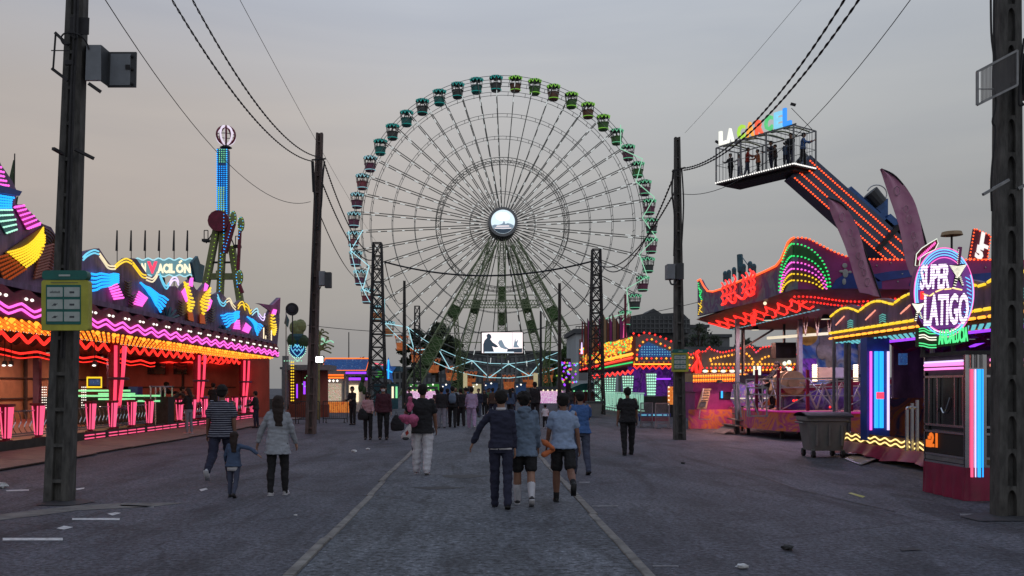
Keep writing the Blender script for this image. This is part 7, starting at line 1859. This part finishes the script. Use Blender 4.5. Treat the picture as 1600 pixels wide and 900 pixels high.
m = mat('c_stripe', (.02,.02,.035), .85); nt_ = m.node_tree; b_ = nt_.nodes['Principled BSDF']
wv = nt_.nodes.new('ShaderNodeTexWave'); wv.bands_direction = 'Z'; wv.inputs['Scale'].default_value = 8.2; wv.inputs['Distortion'].default_value = .25; wv.inputs['Detail'].default_value = 1
tc_ = nt_.nodes.new('ShaderNodeTexCoord'); nt_.links.new(tc_.outputs['Object'], wv.inputs[0])
rp = nt_.nodes.new('ShaderNodeValToRGB'); rp.color_ramp.elements[0].position = .84; rp.color_ramp.elements[0].color = (.018,.018,.034,1); rp.color_ramp.elements[1].position = .9; rp.color_ramp.elements[1].color = (.33,.34,.4,1)
nt_.links.new(wv.outputs[0], rp.inputs[0]); nt_.links.new(rp.outputs[0], b_.inputs['Base Color'])
def remesh(mb, name, parent, vox, wrinkle=0, smooth_n=2, seed=0):
    me = mb.mesh(name); o = bpy.data.objects.new(name, me); COL.objects.link(o)
    md = o.modifiers.new('r', 'REMESH'); md.mode = 'VOXEL'; md.voxel_size = vox; md.use_smooth_shade = True
    if smooth_n: sm = o.modifiers.new('s', 'SMOOTH'); sm.iterations = smooth_n; sm.factor = .5
    o.parent = parent; PENDING.append((o, mb.mats[0], wrinkle, seed)); return o
PENDING = []
def finish_remesh():
    for o, *_ in PENDING:                     # one at a time: far quicker than all in one update
        for md in o.modifiers: md.show_viewport = False
    res = []
    for o, *_ in PENDING:
        for md in o.modifiers: md.show_viewport = True
        dg = bpy.context.evaluated_depsgraph_get(); dg.update(); res.append(bpy.data.meshes.new_from_object(o.evaluated_get(dg)))
        for md in o.modifiers: md.show_viewport = False
    old = []
    for (o, mt_, wrinkle, seed), nm in zip(PENDING, res):
        if wrinkle:
            off = Vector((seed*3.1, seed*1.7, 0))
            k = len(nm.vertices); co_ = [0.0]*3*k; no_ = [0.0]*3*k; nm.vertices.foreach_get('co', co_); nm.vertices.foreach_get('normal', no_)
            for i in range(0, 3*k, 3):
                x, y, z = co_[i:i+3]; w_ = wrinkle*(mnoise.noise(Vector((x*9, y*9, z*15))+off)+.5*mnoise.noise(Vector((x*24, y*24, z*34))+off))
                co_[i] = x+no_[i]*w_; co_[i+1] = y+no_[i+1]*w_; co_[i+2] = z+no_[i+2]*w_
            nm.vertices.foreach_set('co', co_)
        nm.materials.clear(); nm.materials.append(mt_); k = len(nm.polygons)
        nm.polygons.foreach_set('use_smooth', [True]*k); nm.polygons.foreach_set('material_index', [0]*k)
        old.append(o.data); o.modifiers.clear(); o.data = nm; nm.name = o.name
    bpy.data.batch_remove(old)
def rotx(v, a): return Vector((v.x, v.y*math.cos(a)-v.z*math.sin(a), v.y*math.sin(a)+v.z*math.cos(a)))
def roty(v, a): return Vector((v.x*math.cos(a)+v.z*math.sin(a), v.y, -v.x*math.sin(a)+v.z*math.cos(a)))
R_ = math.radians
def person(x, y, h, yaw, label, group=None, top=('c_black','short'), bottom=('c_jean','long'), shoes='shoe_black', hair='short', hairm='hair_black', skin='skin',
           legs=((10,8),(-12,14)), arms=((-8,6,12),(8,6,12)), vox=.012, build=1.0, hem=.5, lean=3, z0=0, socks=None, face=False, hips=0, head_turn=0, hood=False, female=False, extras=None, skirt=False, seated=False, child=False, detail=True):
    """legs: (thigh swing forward, knee bend) left,right; arms: (swing forward, outwards, elbow bend). Figure faces +y before yaw."""
    r = thing('person', label, 'person', (x,y,z0), group, yaw); s = h; B = build
    hk = 1.12 if child else 1.0
    hipz = .52 if not child else .48; lt, ls = (.245,.235) if not child else (.225,.21)
    pel = V(0,0,hipz); sh_w = (.094 if not female else .084)*B*(1.0 if not child else .98)
    L = []
    for i, (sw, kn) in enumerate(legs):
        sx = -1 if i == 0 else 1; hp = V(sx*.052*B,0,hipz-.01); t = rotx(V(sx*.004,0,-lt), R_(sw)); kp = hp+t; c = rotx(V(0,0,-ls), R_(sw-kn)); an = kp+c; L.append([hp,kp,an,R_(sw-kn)])
    low = min(a[2].z for a in L)-.04; dz = -low if not seated else 0
    for a in L:
        for k in range(3): a[k] = a[k]+V(0,0,dz)
    pel = pel+V(0,0,dz); ln = R_(-lean)
    up = lambda p: pel+rotx(p-V(0,0,hipz), ln)           # torso coordinates (upright figure) -> leaned
    shz = .82 if not child else .79
    Sh = [up(V(-sh_w,0,shz-.015)), up(V(sh_w,0,shz-.015))]
    hc = up(V(0,.006,.925 if not child else .91)); hr = .062*hk
    Aa = []
    for i, (sw, ab, el) in enumerate(arms):
        sx = -1 if i == 0 else 1; d1 = roty(rotx(V(0,0,-.165), R_(sw)), -sx*R_(ab)); e = Sh[i]+d1; d2 = roty(rotx(V(0,0,-.14), R_(sw+el)), -sx*R_(ab*.7)); w_ = e+d2; Aa.append([Sh[i], e, w_, d2.normalized()])
    S = lambda p: Vector(p)*s
    # ---- body (skin)
    mb = MB(skin); C = lambda p, q, a, b, n=10: mb.cap(S(p), S(q), a*s, b*s, n)
    rm = Matrix.Rotation(R_(head_turn), 3, 'Z')
    mb.ball(S(hc+V(0,-.004,.012)), .052*hk*s, .062*hk*s, .06*hk*s, 14, 10); mb.ball(S(hc+rm@V(0,.014,-.022)), .042*hk*s, .045*hk*s, .045*hk*s, 12, 8)
    mb.ball(S(hc+rm@V(0,.062,-.008)), .008*s, .014*s, .014*s, 8, 6)
    for sx in (-1,1): mb.ball(S(hc+rm@V(sx*.053*hk,0,-.005)), .007*s, .013*s, .02*s, 8, 6)
    if face: mb.ball(S(hc+rm@V(0,.055,-.038)), .018*s, .008*s, .006*s, 8, 5)
    C(up(V(0,-.004,shz-.02)), hc+V(0,-.004,-.03), .033, .03)
    mb.loft([(S(up(V(0,0,z_))), a*s*B, b*s*B) for z_, a, b in ((hipz-.04,.06,.045),(hipz+.04,.07,.05),(.61,.062,.045),(.71,.074,.05),(shz-.035,.08,.045),(shz-.005,.045,.036))])
    for hp, kp, an, fa_ in L:
        tl = 1 if bottom[1] == 'short' else .72
        C(hp, kp, .045*B*tl, .034*B*tl); C(kp, kp.lerp(an,.35), .033*B*tl, .035*B*tl); C(kp.lerp(an,.35), an, .035*B*tl, .021*B*tl); C(an, an+rotx(V(0,.06,-.02), fa_), .02, .018)
    for i, (sp_, e, w_, dd) in enumerate(Aa):
        al = 1 if top[1] != 'long' else .75; C(sp_, e, .028*B*al, .022*B*al); C(e, w_, .022*B*al, .015*B)
        sx = -1 if i == 0 else 1; side_ = dd.cross(V(0,1,0)).normalized() if abs(dd.y) < .95 else V(1,0,0); fr = dd.cross(side_).normalized()
        if fr.y < 0: fr = -fr
        pc_ = w_+dd*.03; mb.obox(S(pc_), side_*.009*s, fr*.021*s, dd*.028*s); kn_ = w_+dd*.055
        for k, ln_ in enumerate((.030,.036,.033,.026)):
            b0 = kn_+fr*(.0165-.011*k); C(b0, b0+dd*ln_*.55-side_*sx*.002, .0062, .0058, 6); m1 = b0+dd*ln_*.55-side_*sx*.002; C(m1, m1+dd*ln_*.4-side_*sx*.011, .0058, .005, 6)
        tb = w_+dd*.02+fr*.018; C(tb, tb+dd*.022+fr*.014, .008, .0065, 6); C(tb+dd*.022+fr*.014, tb+dd*.044+fr*.013, .0065, .0055, 6)
    body = remesh(mb, 'body', r, vox*.72 if detail else vox*1.1, 0, 2 if detail else 1)
    # ---- top
    tm, sl = top; mb = MB(tm); flare = 1.0+.12*(hem < .5)
    rg = [(hem,.109*flare,.082*flare),(hem+.05,.108,.08),(max(hem+.07,.58),.096,.072),(.65,.094,.068),(.72,.098,.07),(shz-.055,.1,.064),(shz-.022,.086,.052),(shz+.004,.055,.042),(shz+.016,.04,.036)]
    rg = sorted((z_,a,b) for z_,a,b in rg if z_ >= hem)
    if female: rg = [(z_, a*(.93 if z_ > .62 else 1), b) for z_,a,b in rg]
    mb.loft([(S(up(V(0,0,z_))), a*s*B, b*s*B) for z_, a, b in rg], 20)
    for i, (sp_, e, w_, dd) in enumerate(Aa):
        if sl == 'long': mb.cap(S(sp_+V(-(-1 if i == 0 else 1)*.008,0,-.004)), S(e), .034*B*s, .03*B*s); mb.cap(S(e), S(w_-dd*.012), .03*B*s, .024*B*s)
        elif sl == 'none': mb.cap(S(sp_), S(sp_.lerp(e,.15)), .034*B*s, .03*B*s)
        else: mb.cap(S(sp_+V(-(-1 if i == 0 else 1)*.008,0,-.004)), S(sp_.lerp(e,.66)), .034*B*s, .039*B*s)
    if hood: mb.ball(S(up(V(0,-.045,shz+.015))), .065*s, .04*s, .035*s, 12, 8); mb.ball(S(up(V(0,-.052,shz-.03))), .045*s, .028*s, .05*s, 12, 8)
    remesh(mb, 'shirt' if sl != 'long' else 'sweater', r, vox, .0085*s, 1, len(label))
    # ---- bottom
    bm_, bl = bottom; mb = MB(bm_); gap = V(0,0,-.01)
    mb.loft([(S(up(V(0,0,z_))), a*s*B, b*s*B) for z_, a, b in ((hipz-.06,.082,.062),(hipz-.01,.09,.068),(hipz+.04,.086,.062),(hipz+.06,.07,.05))], 18)
    for hp, kp, an, fa_ in L:
        if bl == 'short': mb.cap(S(hp), S(hp.lerp(kp,.75)), .053*B*s, .055*B*s)
        elif bl == 'tight': mb.cap(S(hp), S(kp), .052*B*s, .037*B*s); mb.cap(S(kp), S(kp.lerp(an,.35)), .036*B*s, .037*B*s); mb.cap(S(kp.lerp(an,.35)), S(an), .037*B*s, .025*B*s)
        elif bl == 'baggy': mb.cap(S(hp), S(kp), .057*B*s, .048*B*s); mb.cap(S(kp), S(an), .05*B*s, .04*s)
        else: mb.cap(S(hp), S(kp), .054*B*s, .042*B*s); mb.cap(S(kp), S(an-V(0,0,.005)), .043*B*s, .034*s)
    remesh(mb, 'shorts' if bl == 'short' else 'trousers', r, vox, .007*s, 1, len(label)+5)
    # ---- shoes, socks
    for hp, kp, an, fa_ in L:
        dn = rotx(V(0,0,-1), fa_); fw = rotx(V(0,1,0), fa_); sh = MB(shoes, 'sole_white' if shoes != 'shoe_black' else 'black')
        mt_ = Matrix((V(1,0,0), fw, -dn)).transposed(); cc = an+fw*.034+dn*.018
        sh.ball(S(an+dn*.006+fw*.004), .025*s, .032*s, .028*s, 10, 7, 0, mt_); sh.ball(S(cc), .027*s, .066*s, .021*s, 12, 7, 0, mt_)
        sh.obox(S(cc+dn*.017), V(1,0,0)*.023*s, fw*.058*s, dn*.006*s, 1); sh.build('shoe', r, smooth=True) if False else None
        me = sh.mesh('shoe', smooth=True); so_ = bpy.data.objects.new('shoe', me); COL.objects.link(so_); so_.parent = r
        if socks: 
            k_ = MB(socks[0]); k_.cap(S(an+V(0,0,.0)), S(an.lerp(kp,socks[1])), .026*s, (.038 if socks[1] > .4 else .028)*s); me = k_.mesh('sock', smooth=True); so_ = bpy.data.objects.new('sock', me); COL.objects.link(so_); so_.parent = r
    # ---- hair
    mb = MB(hairm)
    if hair in ('short','curly','long','bob','tail'):
        mb.ball(S(hc+V(0,-.008,.02)), .058*hk*s, .066*hk*s, .058*hk*s, 16, 10); mb.ball(S(hc+V(0,-.03,-.004)), .05*hk*s, .042*hk*s, .05*hk*s, 12, 8)
    if hair == 'curly':
        rs = random.Random(len(label))
        for k in range(34):
            a = rs.uniform(0,2*PI); e = rs.uniform(-.2,1.3); p = hc+V(.056*math.cos(a)*math.cos(e), -.012+.062*math.sin(a)*math.cos(e), .018+.056*math.sin(e))
            if p.y < hc.y+.035: mb.ball(S(p), .016*s, .016*s, .016*s, 6, 5)
    if hair == 'long': mb.loft([(S(hc+V(0.004*k,-.035-.006*k-.012*(k>2),.02-.036*k)), (.054+.006*math.sin(k))*s*(1 if k < 6 else .7), (.038-.003*k)*s) for k in range(8)], 12)
    if hair == 'bob': mb.loft([(S(hc+V(0,-.03,.02-.03*k)), (.06+.004*k)*s, .042*s) for k in range(5)], 12)
    if hair == 'tail': mb.cap(S(hc+V(0,-.06,.02)), S(hc+V(0,-.085,-.08)), .02*s, .012*s)
    if hair == 'bun': mb.ball(S(hc+V(0,-.01,.02)), .057*hk*s, .064*hk*s, .056*hk*s, 14, 10); mb.ball(S(hc+V(0,-.02,.085)), .024*s, .024*s, .022*s, 10, 8)
    if hair != 'none': remesh(mb, 'hair', r, max(.008,vox*.8), .006*s, 1, 3)
    if face:
        for sx in (-1,1):
            eb = MB('eye_dark'); eb.ball(S(hc+rm@V(sx*.019,.052,.006)), .007*s, .006*s, .005*s, 8, 5); me = eb.mesh('eye', smooth=True); eo = bpy.data.objects.new('eye', me); COL.objects.link(eo); eo.parent = r
    if extras: extras(r, S, up, hc, Aa, L, rm)
    r['_z'] = 0; del r['_z']
    info = dict(root=r, S=S, up=up, hc=hc, arms=Aa, legs=L)
    return info
def wp(info, p):   # figure point -> world
    r = info['root']; return Matrix.Rotation(r.rotation_euler.z, 3, 'Z')@(Vector(p)*1.0)+r.location
def add_child(r, mb, name, sm=True):
    me = mb.mesh(name, smooth=sm); o = bpy.data.objects.new(name, me); COL.objects.link(o); o.parent = r; return o
gp = lambda px, py: (lambda g: (g.x, g.y))(G(px, py))
near = dict(vox=.011)
# --- left family
person(*gp(346,757), 1.76, .05, 'man in a dark striped polo shirt walking away at left', top=('c_stripe','short'), bottom=('c_navy','long'), shoes='sole_white', skin='skin_tan', legs=((-28,30),(14,6)), arms=((4,10,10),(-6,6,6)), build=1.12, hem=.47, **near)
person(*gp(365,777), 1.03, -.1, 'small girl in a denim jacket walking hand in hand with the woman', top=('c_denim','long'), bottom=('c_jean','tight'), shoes='shoe_black', hair='long', hairm='hair_brown', legs=((2,4),(-10,20)), arms=((5,20,40),(8,74,-4)), hem=.46, child=True, female=True, build=1.05,
       extras=lambda r,S,up,hc,Aa,L,rm: add_child(r, MB('c_white').loft([(S(up(V(0,0,.40))), .098, .07),(S(up(V(0,0,.47))), .1, .072)],18), 'shirt_hem'), **near)
person(*gp(434,774), 1.57, -.05, 'woman in a loose light grey sweater and black leggings with long dark hair', top=('c_lightgrey','long'), bottom=('c_black','tight'), shoes='sole_white', hair='long', hairm='hair_brown', legs=((-4,4),(8,5)), arms=((4,27,6),(10,14,12)), hem=.41, build=1.12, female=True,
       extras=lambda r,S,up,hc,Aa,L,rm: add_child(r, MB('mask_white').ball(S(hc+V(-.045,.03,-.025)), .022, .04, .03), 'face_mask'), **near)
# --- man with toy and bag
pd_ = person(*gp(660,741), 1.77, -.06, 'man in a black oversized tee and white joggers carrying a pink toy and a bag', top=('c_black','short'), bottom=('c_white','baggy'), shoes='c_red', hair='short', legs=((2,3),(-10,12)), arms=((20,32,58),(4,8,8)), build=1.16, hem=.45, skin='skin_tan',
       extras=lambda r,S,up,hc,Aa,L,rm: add_child(r, MB('c_navy').ball(S(L[0][1]+V(-.028,-.012,.02)), .045, .05, .12), 'trouser_patch'), **near)
w_ = P(634,668,16.8)
r = thing('plush_toy', 'fluffy pink plush toy tucked under the arm of the man in black', 'toy', w_); rs = random.Random(1)
mb = MB('toy_pink'); mb.ball(P(645,655,16.72), .12,.11,.1); mb.ball(P(634,653,16.7), .09,.08,.075); mb.ball(P(627,652,16.7), .05,.05,.045); mb.ball(P(641,634,16.75), .07,.07,.09); mb.ball(P(646,660,16.75), .08,.08,.1)
mb.cap(P(640,640,16.72), P(641,622,16.72), .05,.04); mb.cap(P(630,657,16.7), P(636,662,16.7), .03,.03)
mb.v = [v-Vector(w_) for v in mb.v]; remesh(mb, 'fur_body', r, .012, .014, 1, 3)
w_ = P(634,687,16.7); r = thing('plastic_bag', 'knotted white plastic bag with red print hanging from the hand of the man in black', 'bag', w_)
mb = MB('bag_white'); mb.loft([((P(x,y,16.7)-w_), a, a*.7) for x, y, a in ((641,662,.012),(640,667,.035),(637,674,.07),(635,681,.1),(634,685,.095),(633,687,.05))], 14); remesh(mb, 'bag_body', r, .01, .014, 0, 5)
MB('c_red').prism([P(x,y,16.59) for x,y in ((633,676),(637,672),(639,677),(635,681))], (0,.015,0)).build('print', r)
MB('c_darkgrey').ball(P(634,685,16.66), .07,.05,.035).build('contents', r)
# --- the walking group
person(*gp(783,794), 1.67, -.03, 'boy in a navy sweater and navy trousers walking away with his left arm out', top=('c_navy','long'), bottom=('c_navy','long'), shoes='shoe_black', hair='short', legs=((8,4),(-8,14)), arms=((6,34,6),(-4,5,8)), build=.98, hem=.505,
       extras=lambda r,S,up,hc,Aa,L,rm: (add_child(r, MB('c_white').loft([(S(up(V(0,0,.492))), .165, .118),(S(up(V(0,0,.507))), .167, .12)],20), 'shirt_hem'), add_child(r, MB('c_white').loft([(S(up(V(0,-.003,.822))), .075, .062),(S(up(V(0,-.003,.845))), .066, .056)],16), 'collar')), **near)
person(*gp(819,789), 1.63, -.02, 'boy in a grey hooded sweatshirt with shorts and white knee socks', top=('c_bluegrey','long'), bottom=('c_black','short'), shoes='c_darkgrey', hair='curly', legs=((6,4),(-12,24)), arms=((-2,8,8),(6,6,10)), build=1.06, hem=.43, hood=True, socks=('c_white',.55), **near)
pf = person(*gp(880,786), 1.62, .0, 'boy in a light blue tee and black shorts with black ankle socks', top=('c_skyblue','short'), bottom=('c_black','short'), shoes='shoe_black', hair='short', legs=((8,4),(-24,44)), arms=((6,10,14),(-6,10,6)), build=1.04, hem=.49, skin='skin_tan', socks=('c_black',.22), **near)
person(*gp(907,741), 1.63, .15, 'boy in a bright blue tee and dark jeans partly behind the boy in light blue', top=('c_blue','short'), bottom=('c_jean','long'), shoes='shoe_black', hair='short', legs=((10,6),(-10,16)), arms=((4,8,14),(30,10,70)), build=1.1, hem=.49, **near)
w_ = P(857,700,12.55); r = thing('inflatable_bat', 'orange balloon toy held in the left hand of the boy in light blue', 'toy', w_); mb = MB('c_orange')
mb.cap(P(864,700,12.5)-w_, P(852,692,12.5)-w_, .03, .045); mb.cap(P(864,703,12.55)-w_, P(850,710,12.5)-w_, .03, .045); mb.cap(P(852,692,12.5)-w_, P(847,688,12.5)-w_,.04,.02); remesh(mb, 'balloon', r, .01, .006, 1)
# --- man in black at right
person(*gp(981,711), 1.71, .05, 'man dressed in black tee and dark trousers walking away right of centre', top=('c_black','short'), bottom=('c_black','long'), shoes='shoe_black', hair='short', legs=((-6,6),(8,4)), arms=((-2,9,6),(4,8,8)), build=1.16, hem=.48, skin='skin_tan', **near)
# --- the couple facing the camera
pj = person(*gp(599,687), 1.79, PI+.05, 'man in a dark maroon sweater and white face mask facing the camera', top=('c_maroon','long'), bottom=('c_black','long'), hair='short', legs=((3,3),(-3,3)), arms=((0,8,6),(4,7,14)), build=1.1, hem=.49, face=True, vox=.015,
       extras=lambda r,S,up,hc,Aa,L,rm: add_child(r, MB('mask_white').ball(S(hc+V(0,.045,-.026)), .06, .035, .05), 'face_mask'))
person(*gp(575,687), 1.56, PI, 'woman with a black face mask and pink top standing left of the masked man', top=('c_pinktop','long'), bottom=('c_black','long'), hair='long', hairm='hair_brown', legs=((4,3),(-3,3)), arms=((14,10,50),(4,10,20)), hem=.55, face=True, female=True, vox=.015,
       extras=lambda r,S,up,hc,Aa,L,rm: add_child(r, MB('c_black').ball(S(hc+V(0,.045,-.026)), .06, .035, .05), 'face_mask'))
for px, py, sz, lb in ((620,662,.2,'large black shopping bag hanging from the hand of the masked man'),(566,648,.15,'dark handbag on the arm of the woman in the pink top')):
    w_ = P(px,py,28.1); r = thing('bag', lb, 'bag', w_); mb = MB('c_black'); mb.loft([(V(-.02,0,sz*1.4), sz*.25, sz*.2),(V(0,0,sz*.9), sz*.7, sz*.4),(V(.02,0,0), sz*1.15, sz*.55),(V(.02,0,-sz*.9), sz*1.1, sz*.5),(V(0,0,-sz*1.15), sz*.8, sz*.4)], 14); remesh(mb, 'bag_body', r, .02, .01, 1)
    mb = MB('c_black'); mb.tube([w_+V(-.06,0,sz*1.3), w_+V(-.03,0,sz*2.1), w_+V(.03,0,sz*1.3)], .012, 5); mb.build('strap', r)
person(*gp(551,664), 1.76, PI-.4, 'man in a dark jacket standing alone left of the masked couple', top=('c_black','long'), bottom=('c_black','long'), shoes='shoe_black', hair='short', legs=((2,2),(-2,2)), arms=((22,-2,62),(22,-2,62)), face=True, vox=.017, hem=.5)
# --- by the left ride
person(P(295,0,30.5).x, 30.5, 1.6, 1.2, 'woman in a dark top and grey jeans standing on the ramp of the left ride', top=('c_black','long'), bottom=('c_palejean','tight'), shoes='c_pinktop', hair='long', hairm='hair_brown', legs=((2,3),(-2,4)), arms=((30,6,60),(30,6,60)), female=True, z0=.08, hem=.53, vox=.014)
person(P(400,0,36.5).x, 36.5, 1.55, 1.4, 'slim person in dark clothes standing at the rail of the left ride', top=('c_black','long'), bottom=('c_navy','tight'), shoes='shoe_black', hair='short', legs=((2,3),(-2,4)), arms=((20,6,50),(20,6,50)), z0=0, hem=.5, vox=.016)
person(P(246,0,35.8).x, 35.8, 1.75, -.9, 'person in black slouched over the inner rail of the left ride', top=('c_black','long'), bottom=('c_black','long'), legs=((4,3),(-6,8)), arms=((60,10,30),(60,10,30)), z0=.3, lean=32, hem=.5, vox=.02, build=1.35, skin='skin_tan')
person(P(268,0,35.2).x, 35.2, 1.6, -1.1, 'bare armed person leaning beside the slouched one at the left ride', top=('c_darkgrey','short'), bottom=('c_black','long'), legs=((4,3),(-6,8)), arms=((70,10,10),(60,10,30)), z0=.3, lean=40, hem=.5, vox=.02, build=1.1)
person(P(333,0,36).x, 36, 1.6, .3, 'person in dark clothes inside the left ride behind the striped polo man', top=('c_black','short'), bottom=('c_black','long'), legs=((2,3),(-2,4)), z0=.3, vox=.02)
# --- riders on the coaster
person(P(1207,0,30.3).x, 30.3, 1.7, PI/2, 'rider in black leaning back with a cap on the coaster platform', top=('c_black','long'), bottom=('c_black','long'), legs=((80,80),(70,80)), arms=((40,5,30),(40,5,30)), lean=-14, vox=.018, seated=True, z0=.95, build=1.1)
person(P(1223,0,30.1).x, 30.1, 1.7, PI/2+.2, 'second rider in dark brown beside the round orange car front', top=('c_brown','long'), bottom=('c_black','long'), legs=((80,80),(70,80)), arms=((40,5,30),(50,5,30)), lean=-4, vox=.018, seated=True, z0=.72, build=1.1)
# --- the crowd
crowd = [ # px, feet, h, yaw, top, bottom, hair, label, extra
 (690,669,1.72,.1,('c_black','long'),('c_palejean','baggy'),'short','person in black top and grey jeans at the left end of the crowd',{}),
 (707,668,1.78,0,('c_black','long'),('c_black','long'),'short','man with a blue grey backpack seen from behind in the crowd',{'pack':1}),
 (720,666,1.68,.2,('c_black','long'),('c_black','baggy'),'short','person all in black between the backpacker and the lilac tracksuit',{}),
 (737,669,1.74,.05,('c_lilac','long'),('c_lilac','baggy'),'short','person in a pale lilac tracksuit with a dark shoulder bag',{'bag':1}),
 (683,660,1.62,.3,('c_maroon','long'),('c_jean','long'),'long','woman in a dark red top behind the left end of the crowd',{}),
 (699,662,1.66,-.2,('c_red','short'),('c_palejean','long'),'short','person in a red tee half hidden behind the backpacker',{}),
 (728,660,1.7,.4,('c_brown','long'),('c_black','long'),'bun','woman with a hair bun behind the lilac tracksuit',{}),
 (748,652,1.66,2.8,('c_navy','long'),('c_jean','long'),'short','person in navy facing this way right of the lilac tracksuit',{}),
 (757,650,1.6,2.9,('c_black','short'),('c_black','long'),'long','woman in black tee facing this way left of the central boys',{}),
 (764,648,1.7,3.3,('c_green','short'),('c_black','long'),'short','person in a green tee standing by the spinning stall lights',{}),
 (770,655,1.72,.1,('c_brown','long'),('c_navy','long'),'short','person in a dark brown jacket walking away behind the navy boy',{}),
 (762,645,1.62,3.0,('c_white','short'),('c_black','long'),'short','person in a white tee in the middle of the crowd',{}),
 (712,650,1.7,3.0,('c_lightgrey','long'),('c_jean','long'),'none','bald person in pale top far back left',{}),
 (801,650,1.7,.2,('c_navy','long'),('c_navy','long'),'short','person in navy between the navy boy and the hooded boy',{}),
 (797,655,1.66,-.2,('c_denim','long'),('c_black','long'),'long','woman in a denim jacket just right of the navy boy',{}),
 (829,648,1.7,3.1,('c_maroon','long'),('c_black','long'),'short','person in maroon right of the hooded boy',{}),
 (836,663,1.98,.1,('c_black','long'),('c_black','long'),'short','tall man in black walking away right of the hooded boy',{}),
 (852,669,1.02,.05,('c_white','short'),('c_black','long'),'short','small child in a white top and dark trousers right of the hooded boy',{'child':1}),
 (779,646,1.7,0,('c_bluegrey','long'),('c_jean','long'),'short','person in blue grey just behind the navy boy',{}),
 (731,643,1.7,1.2,('c_blue','long'),('c_black','long'),'short','person in a blue coat far back in the crowd',{}),
 (892,645,1.68,.2,('c_darkgrey','long'),('c_jean','long'),'short','person in dark grey near the green awning kiosk',{}),
 (905,650,1.6,2.9,('c_black','short'),('c_black','long'),'short','person in black standing by the lattice mast at right',{}),
 (640,655,1.7,2.5,('c_darkgrey','long'),('c_black','long'),'short','person in dark grey standing by the slim grey pole',{}),
]
rs = random.Random(21)
for px, fy, h, yaw, tp_, bt, hr, lb, ex in crowd:
    x_, y_ = gp(px, fy); a = rs.uniform(4,16)
    def ext(r, S, up, hc, Aa, L, rm, ex=ex):
        if ex.get('pack'): mb = MB('c_bluegrey'); mb.loft([(S(up(V(0,-.1,z_))), w_, .09) for z_, w_ in ((.58,.13),(.66,.16),(.76,.15),(.82,.09))], 14); add_child(r, mb, 'backpack')
        if ex.get('bag'): mb = MB('c_black'); mb.ball(S(up(V(.13,0,.45))), .09, .12, .16); add_child(r, mb, 'shoulder_bag')
    person(x_, y_, h, yaw, lb, 'crowd in front of the ferris wheel', top=tp_, bottom=bt, hair=hr, shoes=rs.choice(['shoe_black','sole_white','shoe_black']), legs=((a,5),(-a,a+4)), arms=((rs.uniform(-10,15),8,15),(rs.uniform(-10,15),8,15)), build=rs.uniform(1.0,1.12), vox=.022, detail=False, child=bool(ex.get('child')), extras=ext, hem=.49, skin=rs.choice(['skin','skin_tan']))
# --- riders in the raised cage
cl_, cw_ = cage_dims
for a, b, tp_, bt, lb, h in ((.55,.5,'c_black','c_black','rider in black at the left end of the raised cage',1.5),(1.0,.7,'c_white','c_jean','rider in a white top near the left end of the cage',1.4),(1.55,.6,'c_red','c_jean','rider in a red top left of the cage middle',1.6),
                       (2.0,.9,'c_orange','c_black','rider in an orange top left of the cage middle',1.45),(2.9,.8,'c_navy','c_navy','rider in navy at the middle of the raised cage',1.65),(3.3,.6,'c_brown','c_black','rider in a tan brown top right of the cage middle',1.35),
                       (3.7,.9,'c_denim','c_navy','rider in denim behind the tall dark rider in the cage',1.5),(4.2,.6,'c_black','c_navy','tall rider in black near the right end of the cage',1.7),(4.75,1.0,'c_blue','c_black','rider in a bright blue top at the right corner of the cage',1.68)):
    p = cage_pts(min(a,cl_-.2), b, 0); person(p.x, p.y, h, rs.uniform(0,6), lb, 'riders in the raised cage', top=(tp_,'long'), bottom=(bt,'long'), hair='short', legs=((8,5),(-8,8)), arms=((50,20,60),(30,20,60)), vox=.024, detail=False, z0=p.z+.005)
# --- rest of the scene bookkeeping: nothing left unlabelled
finish_remesh()
